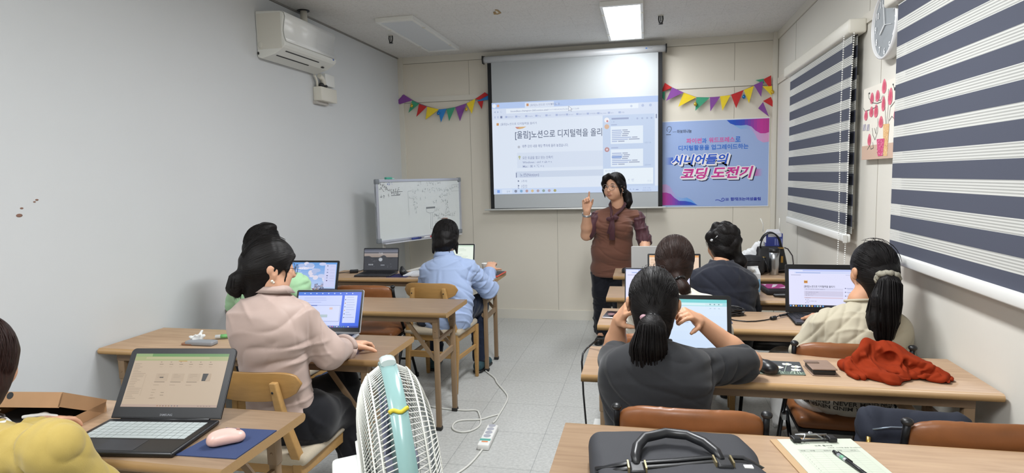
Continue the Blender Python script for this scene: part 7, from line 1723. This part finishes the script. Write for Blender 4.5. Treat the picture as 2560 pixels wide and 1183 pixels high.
# ---- person in the navy shirt with clipped-up hair
p = Person('person with clipped-up curly black hair in a dark navy shirt, right of the teacher', (.42, 3.78))
tf, tr = yawf(4); M_NAVY = cloth('dark_navy_crinkle', '#20232e', .8, bump=(160, .35, .0015))
p.head(at(1806, 612, 3.88), 22, 6, 0, 1.0); nb = at(1804, 663, 3.80); p.neck(nb)
sl, sr = at(1748, 690, 3.77), at(1862, 693, 3.77); sl, sr = sl-SHD, sr-SHD; pel, wai, che = G(.42, 3.75, .52), at(1808, 775, 3.72), at(1806, 720, 3.74)
elr, wrr = at(1872, 770, 3.90), G(.55, 4.05, .77); ell_, wrl = at(1738, 770, 3.9), G(.28, 4.02, .77)
p.body.rc(pel, che, .11, .12, k=.03).rc(sl, sr, .045, .045, k=.04); p.arm(sr, elr, wrr); p.arm(sl, ell_, wrl); p.hand(wrr, G(-.3, .9, -.05), G(0, 0, 1), 1); p.hand(wrl, G(.2, .9, -.05), G(0, 0, 1), -1)
hips = [pel+G(-.09, .03, -.03), pel+G(.09, .03, -.03)]; kn = [G(.34, 4.2, .52), G(.52, 4.2, .52)]; an = [G(.34, 4.24, .1), G(.52, 4.24, .1)]
p.legs_core(hips, kn, an, [a_+G(0, .1, -.06) for a_ in an]); p.finish(M_SKIN, .006)
S = Soft(); sleeve(S, sr, elr, wrr-unit(wrr-elr)*.06, (.07, .066, .05)); sleeve(S, sl, ell_, wrl-unit(wrl-ell_)*.06, (.07, .066, .05)); torso(S, pel, wai, che, nb-G(0, 0, .035), sl, sr, tf, .18, .172, .165, .76, .058); S.cut(pel-G(0, 0, .06), G(0, 0, 1)); bk = che-tf*.12
p.soft('shirt', S, M_NAVY, .0065, 2, rip=(.004, 24, 4), fold=[(bk+G(-.17, .02, .0), bk+G(.17, .02, .0), .006, .004), (bk+G(-.01, 0, -.01), bk+G(-.02, .02, -.2), .01, -.007), (bk+G(.02, 0, -.01), bk+G(.03, .02, -.2), .01, -.007), (sr+G(-.02, -.06, -.04), wai+G(.06, -.12, 0), .016, -.008), (sl+G(.02, -.06, -.04), wai+G(-.06, -.12, .02), .016, -.008), (wai+G(-.14, -.08, -.02), wai+G(.1, -.12, -.12), .02, .008)])
collar(p, M_NAVY, nb+G(0, 0, -.005), tf, .066, .04)
trousers(p, cloth('black_trousers', '#14151a', .85), hips, kn, an, (.09, .07, .055), pel+G(0, 0, -.02), vox=.011)
for a_ in an: shoe(p, a_-G(0, .05, 0), a_+G(0, .17, 0), mat('black_shoe', '#19191b', .5), M_BLACK)
S = Soft(); S.ell(p.L(0, -.014, .02), (.09, .106, .106), p.R, k=.02); S.ell(p.L(0, -.05, -.03), (.082, .075, .08), p.R, k=.03); S.ell(p.L(0, .11, -.06), (.07, .08, .1), p.R, k=.015, sub=True); S.ell(p.L(.055, -.09, -.1), (.045, .04, .042), p.R, k=.03); r = random.Random(3)
for k in range(24): d = unit((r.uniform(-1, 1), r.uniform(-1, .3), r.uniform(-.1, 1))); S.ell(p.L(*(G(0, -.014, .02)+d*G(.088, .104, .104))), (r.uniform(.014, .022),)*3, k=.03)
p.soft('hair', S, M_HBLK, .0055, 2, rip=(.003, 45, 6))
p.strands(M_HBLK, 150, lambda r: (r.uniform(-1, 1), r.uniform(-.6, .7), r.uniform(0, 1)), lambda r, d: (r.uniform(-.4, .6), -1, r.uniform(-.6, .3)), (.095, .112, .112), (0, -.014, .02), .0018, .12, lift=1.02)
b = MB().ell(p.L(-.085, -.045, .03), (.016, .012, .011), 12, 8).tube([p.L(-.083, -.06, .035), p.L(-.075, -.085, .055)], .003, 6); p.mb('hair_clip', b, mat('silver_clip', '#d5dade', .2, .7), 'silver hair clip')

# ---- brown-haired woman in the middle of the right rows
p = Person('woman with brown hair tied low and a white top, seated behind the grey T-shirt', (.14, 3.0))
tf, tr = yawf(-2); M_WHT = cloth('off_white_cotton', '#cfcabd', .85)
p.head(at(1687, 652, 3.06), -6, 8, 0, 1.0); nb = at(1690, 722, 3.0); p.neck(nb)
sl, sr = at(1612, 765, 2.96), at(1766, 760, 2.97); sl, sr = sl-SHD, sr-SHD; pel, wai, che = G(.14, 2.98, .52), at(1690, 865, 2.94), at(1690, 795, 2.95)
elr, wrr = at(1792, 830, 3.1), G(.24, 3.28, .77); ell_, wrl = at(1590, 850, 3.08), G(.0, 3.28, .77)
p.body.rc(pel, che, .11, .12, k=.03).rc(sl, sr, .045, .045, k=.04); p.arm(sr, elr, wrr); p.arm(sl, ell_, wrl); p.hand(wrr, G(-.2, .9, -.05), G(0, 0, 1), 1); p.hand(wrl, G(.2, .9, -.05), G(0, 0, 1), -1)
hips = [pel+G(-.09, .03, -.03), pel+G(.09, .03, -.03)]; kn = [G(.04, 3.42, .52), G(.26, 3.42, .52)]; an = [G(.04, 3.40, .1), G(.29, 3.3, .1)]
p.legs_core(hips, kn, an, [a_+G(0, .1, -.06) for a_ in an]); p.finish(M_SKINL, .006)
S = Soft(); sleeve(S, sr, elr, wrr-unit(wrr-elr)*.06, (.074, .072, .052)); sleeve(S, sl, ell_, wrl-unit(wrl-ell_)*.06, (.07, .066, .05)); torso(S, pel, wai, che, nb-G(0, 0, .035), sl, sr, tf, .175, .165, .16, .75, .058); S.ell(pel-G(0, 0, .02), (.178, .14, .09), k=.04); S.cut(pel-G(0, 0, .065), G(0, 0, 1))
p.soft('top', S, M_WHT, .0065, 2, rip=(.005, 16, 8), fold=[(sr+G(.0, -.06, .0), elr+G(-.02, -.06, 0), .014, -.008), (sr+G(-.05, -.08, -.03), elr+G(-.08, -.07, -.05), .014, .007)])
trousers(p, cloth('pale_grey_trousers', '#b9b7b2', .85), hips, kn, an, (.09, .072, .06), pel+G(0, 0, -.02), vox=.011)
for a_ in an: shoe(p, a_-G(0, .05, 0), a_+G(0, .17, 0), mat('white_shoe', '#c9c9c6', .6), M_WHITE)
S = Soft(); S.ell(p.L(0, -.014, .018), (.09, .108, .108), p.R, k=.02); S.ell(p.L(0, -.05, -.04), (.082, .075, .08), p.R, k=.03); S.ell(p.L(0, .11, -.06), (.07, .08, .1), p.R, k=.015, sub=True); S.cut(p.L(0, -.05, -.12), p.u)
tl = [p.L(.02, -.115, -.085), p.L(.045, -.135, -.13), p.L(.05, -.125, -.175), p.L(.04, -.115, -.205)]; S.chain(tl, (.028, .032, .028, .01), k=.02)
p.soft('hair', S, M_HBRN, .005, 2, rip=(.0016, 50, 6))
p.strands(M_HBRN, 220, lambda r: (r.uniform(-1, 1), r.uniform(.0, .6), r.uniform(.1, 1)), lambda r, d: (.2+r.uniform(-.1, .1), -1, -.8), (.092, .11, .11), (0, -.014, .018), .0018, .02)
p.mb('hair_tail_locks', p.tail(MB(), tl, (.028, .034, .03, .012), 45), M_HBRN)
dd = unit(np.array(tl[1])-tl[0]); sx = unit(np.cross(dd, p.r)); sy = np.cross(dd, sx); p.mb('hair_tie', MB().tube([tl[0]+dd*.008+.031*(math.cos(a)*sx+math.sin(a)*sy) for a in [2*PI*k/20 for k in range(21)]], .006, 8), M_BLACK)

# ---- woman in the cream top at the right wall side
p = Person('woman in a cream top with a patterned scrunchie round her long black ponytail', (.87, 2.97))
tf, tr = yawf(6); M_CREAM = cloth('cream_cotton', '#bab29d', .85, noise=(30, .03))
p.head(at(2180, 674, 3.03), 14, 10, 0, 1.01, ear=.012); nb = at(2152, 752, 3.0); p.neck(nb)
sl, sr = at(2072, 796, 2.97), at(2232, 806, 2.97); sl, sr = sl-SHD, sr-SHD; pel, wai, che = G(.86, 2.91, .515), at(2150, 925, 2.93), at(2155, 845, 2.96)
ell_, wrl = at(2026, 880, 3.02), G(.84, 3.25, .765); elr, wrr = at(2238, 890, 3.04), G(1.0, 3.28, .77)
p.body.rc(pel, che, .11, .12, k=.03).rc(sl, sr, .045, .045, k=.04); p.arm(sr, elr, wrr); p.arm(sl, ell_, wrl); p.hand(wrr, G(-.2, .9, -.05), G(0, 0, 1), 1); p.hand(wrl, G(.2, .9, -.05), G(0, 0, 1), -1)
hips = [pel+G(-.09, .03, -.03), pel+G(.09, .03, -.03)]; kn = [G(.70, 3.36, .5), G(.98, 3.38, .52)]; an = [at(1965, 1055, 3.22), G(.98, 3.4, .1)]
p.legs_core(hips, kn, an, [a_+G(0, .1, -.06) for a_ in an]); p.finish(M_SKIN, .0058)
S = Soft(); sleeve(S, sl, ell_, wrl-unit(wrl-ell_)*.07, (.078, .085, .06)); sleeve(S, sr, elr, wrr-unit(wrr-elr)*.06, (.078, .076, .055)); torso(S, pel+G(0, -.02, .0), wai, che, nb-G(0, 0, .035), sl, sr, tf, .185, .175, .165, .76, .06); S.ell(che-tf*.02, (.175, .11, .13), k=.05); S.cut(pel-G(0, 0, .045), G(0, 0, 1))
p.soft('top', S, M_CREAM, .006, 2, rip=(.004, 15, 5), fold=[(sl+G(.03, -.06, .0), wai+G(-.1, -.11, .06), .014, -.011), (sl+G(.06, -.07, -.01), wai+G(-.06, -.12, .02), .014, .008), (sl+G(.12, -.09, .0), wai+G(-.02, -.13, .0), .014, -.009), (sr+G(-.06, -.07, .0), wai+G(.06, -.12, .02), .018, .008), (wai+G(-.16, -.06, .06), wai+G(.1, -.14, .12), .014, -.009), (wai+G(-.12, -.1, -.02), wai+G(.14, -.11, .08), .016, .009), (sl+G(-.02, -.05, .0), ell_+G(-.02, -.06, .03), .014, -.009), (sl+G(.0, -.07, -.04), ell_+G(.03, -.08, .0), .014, .008)])
p.mb('neck_binding', MB().tube([nb+.064*(tr*math.cos(a)+tf*math.sin(a))+G(0, 0, .0-.016*math.sin(a)) for a in [2*PI*k/28 for k in range(29)]], .006, 8), M_CREAM)
trousers(p, cloth('white_denim', '#d2d2d0', .85), hips, kn, an, (.098, .078, .066), pel+G(0, -.01, -.03), vox=.008)
for a_ in an: shoe(p, a_-G(0, .05, .0), a_+G(0, .17, 0), mat('black_shoe', '#19191b', .5), M_BLACK)
S = Soft(); S.ell(pel+G(0, -.035, .0), (.19, .14, .1), k=.02); S.cut(pel-G(0, 0, .07), G(0, 0, 1)); S.cut(pel+G(0, 0, .02), G(0, 0, -1)); p.soft('undershirt_hem', S, cloth('grey_white_jersey', '#b9b3a8', .9), .008, 2, rip=(.003, 20, 2))
hz = at(2100, 993, 2.76)[2]-pel[2]-.03
def hem(x, y, l):
    k_ = math.sqrt(max(.05, 1-(y/.1)**2))+.035; return tuple(np.array(pel)+G(.19*math.sin(x)*k_, -.035-.14*math.cos(x)*k_, y))
P = Panel(1, 1, hem, .0004)
V, F = text_geo('NEVER MIND NEVER MIND NEVER MIND', .012); W_ = V[:, 0].max()
for sg, y0 in ((1, hz), (-1, hz-.003)):
    P.mb.add([hem(sg*(p_[0]/W_-.5)*2.9, y0+sg*p_[1]*.026-(.002 if sg < 0 else 0), 1) for p_ in V], F, 0, False, lin('#2e2a27'))
p.own(P.obj('hem_lettering', attr_mat('jersey_print', 0, .8)))
S = Soft(); S.ell(p.L(0, -.014, .018), (.089, .11, .11), p.R, k=.02); S.ell(p.L(0, -.05, -.03), (.078, .075, .085), p.R, k=.03);  S.cut(p.L(0, .078, .04), -p.f*.8+p.u*.5)
S.ell(p.L(0, -.05, -.1), (.06, .043, .066), p.R, k=.03); tie = p.L(-.012, -.122, -.03)
tl = [tie, p.L(-.022, -.148, -.065), p.L(-.042, -.148, -.135), p.L(-.052, -.13, -.215), p.L(-.062, -.112, -.285), p.L(-.05, -.1, -.345)]
S.chain(tl, (.024, .042, .054, .06, .052, .02), k=.02, flat=(tuple(p.f), .8)); p.soft('hair', S, M_HBLK, .005, 2, rip=(.0018, 50, 6))
p.strands(M_HBLK, 240, lambda r: (r.uniform(-1, 1), r.uniform(.1, .75), r.uniform(-.3, 1)), lambda r, d: (.05+r.uniform(-.08, .08), -1, -.4), (.093, .1115, .111), (0, -.014, .018), .0018, .02, cut=((0, .06, .045), (0, -.8, .5)))
p.strands(M_HBLK, 12, lambda r: (r.uniform(-.4, .6), .2, 1), lambda r, d: (r.uniform(-.6, .9), -.6, .1), (.096, .115, .116), (0, -.014, .018), .0009, .08, 9, 'loose_hairs', 1.05)
p.mb('hair_tail_locks', p.tail(MB(), tl, (.024, .044, .056, .06, .052, .022), 110), M_HBLK)
M_SCRU = mat('black_white_scrunchie', '#3a3935', .7); nt = M_SCRU.node_tree; wv = nt.nodes.new('ShaderNodeTexWave'); wv.inputs['Scale'].default_value = 42; wv.inputs['Distortion'].default_value = 9; rp = nt.nodes.new('ShaderNodeValToRGB'); rp.color_ramp.elements[0].position = .5; rp.color_ramp.elements[0].color = lin('#22221f'); rp.color_ramp.elements[1].position = .62; rp.color_ramp.elements[1].color = lin('#cfc9b4'); nt.links.new(wv.outputs[1], rp.inputs[0]); nt.links.new(rp.outputs[0], nt.nodes['Principled BSDF'].inputs['Base Color'])
dd = unit(np.array(tl[1])-tie); sx = unit(np.cross(dd, p.r)); sy = np.cross(dd, sx); b = MB()
b.tube([tie+dd*(.012+.006*math.sin(9*a))+(.034+.004*math.sin(7*a))*(math.cos(a)*sx+1.15*math.sin(a)*sy) for a in [2*PI*k/40 for k in range(41)]], [.013+.003*math.sin(k*1.9) for k in range(41)], 8); p.mb('scrunchie', b, M_SCRU, 'black and cream patterned scrunchie')

# ---- woman in the grey T-shirt, both hands at her ears
p = Person('woman in a charcoal grey T-shirt with both hands raised to her ears', (.05, 2.15))
tf, tr = yawf(-3); M_GREY = cloth('charcoal_tshirt', '#2b2c2f', .85, noise=(50, .06))
p.head(at(1632, 752, 2.225), 4, 8, -3, .985, ear=.012); nb = at(1632, 848, 2.17); p.neck(nb, .045, .053)
sl, sr = at(1553, 905, 2.12), at(1722, 900, 2.14); sl, sr = sl-SHD, sr-SHD; pel, wai, che = G(.045, 2.17, .53), at(1642, 1060, 2.12), at(1638, 965, 2.12)
elr, wrr = at(1872, 905, 2.375), at(1745, 800, 2.36); ell_, wrl = at(1535, 880, 2.37), at(1548, 800, 2.33)
p.body.rc(pel, che, .11, .12, k=.03).rc(sl, sr, .045, .045, k=.04); p.arm(sr, elr, wrr, (.052, .044, .038, .026)); p.arm(sl, ell_, wrl, (.05, .043, .037, .026))
p.hand(wrr, p.L(.085, .01, -.02)-wrr, G(.35, -.3, .75), -1, (.5, .85, .95, 1.0), .03, .92, .5, .6); p.hand(wrl, p.L(-.088, .01, -.01)-wrl+G(.02, 0, .01), G(-.8, -.2, .3), 1, (.55, .85, .95, 1.0), .03, .92, .5, .6)
hips = [pel+G(-.09, .03, -.03), pel+G(.09, .03, -.03)]; kn = [G(-.06, 2.6, .52), G(.17, 2.6, .52)]; an = [G(-.06, 2.62, .1), G(.18, 2.62, .1)]
p.legs_core(hips, kn, an, [a_+G(0, .1, -.06) for a_ in an]); p.finish(M_SKIN, .0046)
S = Soft(); shortsleeve(S, sr, elr, .84, (.066, .07)); shortsleeve(S, sl, ell_, .6, (.066, .07)); torso(S, pel+G(0, -.02, 0), wai, che, nb-G(0, 0, .04), sl, sr, tf, .175, .168, .165, .74, .06); S.ell(che-tf*.02, (.17, .11, .14), k=.05); S.cut(pel-G(0, 0, .05), G(0, 0, 1))
p.soft('t_shirt', S, M_GREY, .0055, 2, rip=(.0035, 12, 14), fold=[(sr+G(-.02, -.06, .02), sr+G(.14, .03, .02), .014, -.007), (sr+G(.02, -.06, -.03), sr+G(.17, .06, -.05), .014, .007), (sr+G(.04, -.02, .03), elr+G(-.04, -.02, .05), .009, -.007), (sr+G(-.05, -.08, -.06), wai+G(.12, -.09, .06), .02, -.009), (sr+G(-.1, -.1, -.08), wai+G(.1, -.1, .0), .02, .006), (sl+G(.03, -.07, -.05), wai+G(-.13, -.08, .05), .02, -.009), (wai+G(-.1, -.12, .05), wai+G(.1, -.12, .1), .022, .004)])
p.mb('neck_binding', MB().tube([nb+.062*(tr*math.cos(a)+tf*math.sin(a))+G(0, 0, -.002-.016*math.sin(a)) for a in [2*PI*k/28 for k in range(29)]], .0055, 8), M_GREY)
trousers(p, cloth('slate_trousers', '#3a4250', .85), hips, kn, an, (.095, .075, .06), pel+G(0, 0, -.02), vox=.011)
for a_ in an: shoe(p, a_-G(0, .05, 0), a_+G(0, .17, 0), mat('white_shoe', '#c9c9c6', .6), M_WHITE)
S = Soft(); S.ell(p.L(0, -.014, .018), (.085, .106, .108), p.R, k=.02); S.ell(p.L(0, -.05, -.03), (.074, .07, .075), p.R, k=.03); S.cut(p.L(0, .078, .04), -p.f*.78+p.u*.5)
S.ell(p.L(0, -.05, -.1), (.06, .043, .066), p.R, k=.03); tie = p.L(-.008, -.125, -.05); tl = [tie, p.L(-.012, -.15, -.085), p.L(-.02, -.145, -.15), p.L(-.025, -.125, -.205), p.L(-.03, -.115, -.24)]
S.chain(tl, (.02, .042, .056, .054, .02), k=.02, flat=(tuple(p.f), .8)); p.soft('hair', S, M_HBLK, .0045, 2, rip=(.0015, 55, 6))
p.strands(M_HBLK, 300, lambda r: (r.uniform(-1, 1), r.uniform(.15, .75), r.uniform(-.25, 1)), lambda r, d: (-.06+r.uniform(-.08, .08), -1, -.55), (.088, .107, .109), (0, -.014, .018), .0016, .02, cut=((0, .06, .045), (0, -.78, .5)))
p.strands(M_HBLK, 10, lambda r: (r.uniform(-.5, .5), .2, 1), lambda r, d: (r.uniform(-.3, .3), -.9, -.2), (.09, .11, .112), (0, -.014, .018), .0008, .06, 9, 'loose_hairs', 1.04)
p.mb('hair_tail_locks', p.tail(MB(), tl, (.021, .043, .057, .055, .022), 110), M_HBLK)
dd = unit(np.array(tl[1])-tie); sx = unit(np.cross(dd, p.r)); sy = np.cross(dd, sx); p.mb('hair_tie', MB().tube([tie+dd*.004+.024*(math.cos(a)*sx+math.sin(a)*sy) for a in [2*PI*k/20 for k in range(21)]], .0055, 8), M_BLACK)
p.mb('hair_tie', MB().ell(tie+G(-.03, -.01, .0), (.014, .01, .012), 10, 6), mat('dusty_pink_bead', '#b08a94', .6), 'dusty pink end of the hair tie')
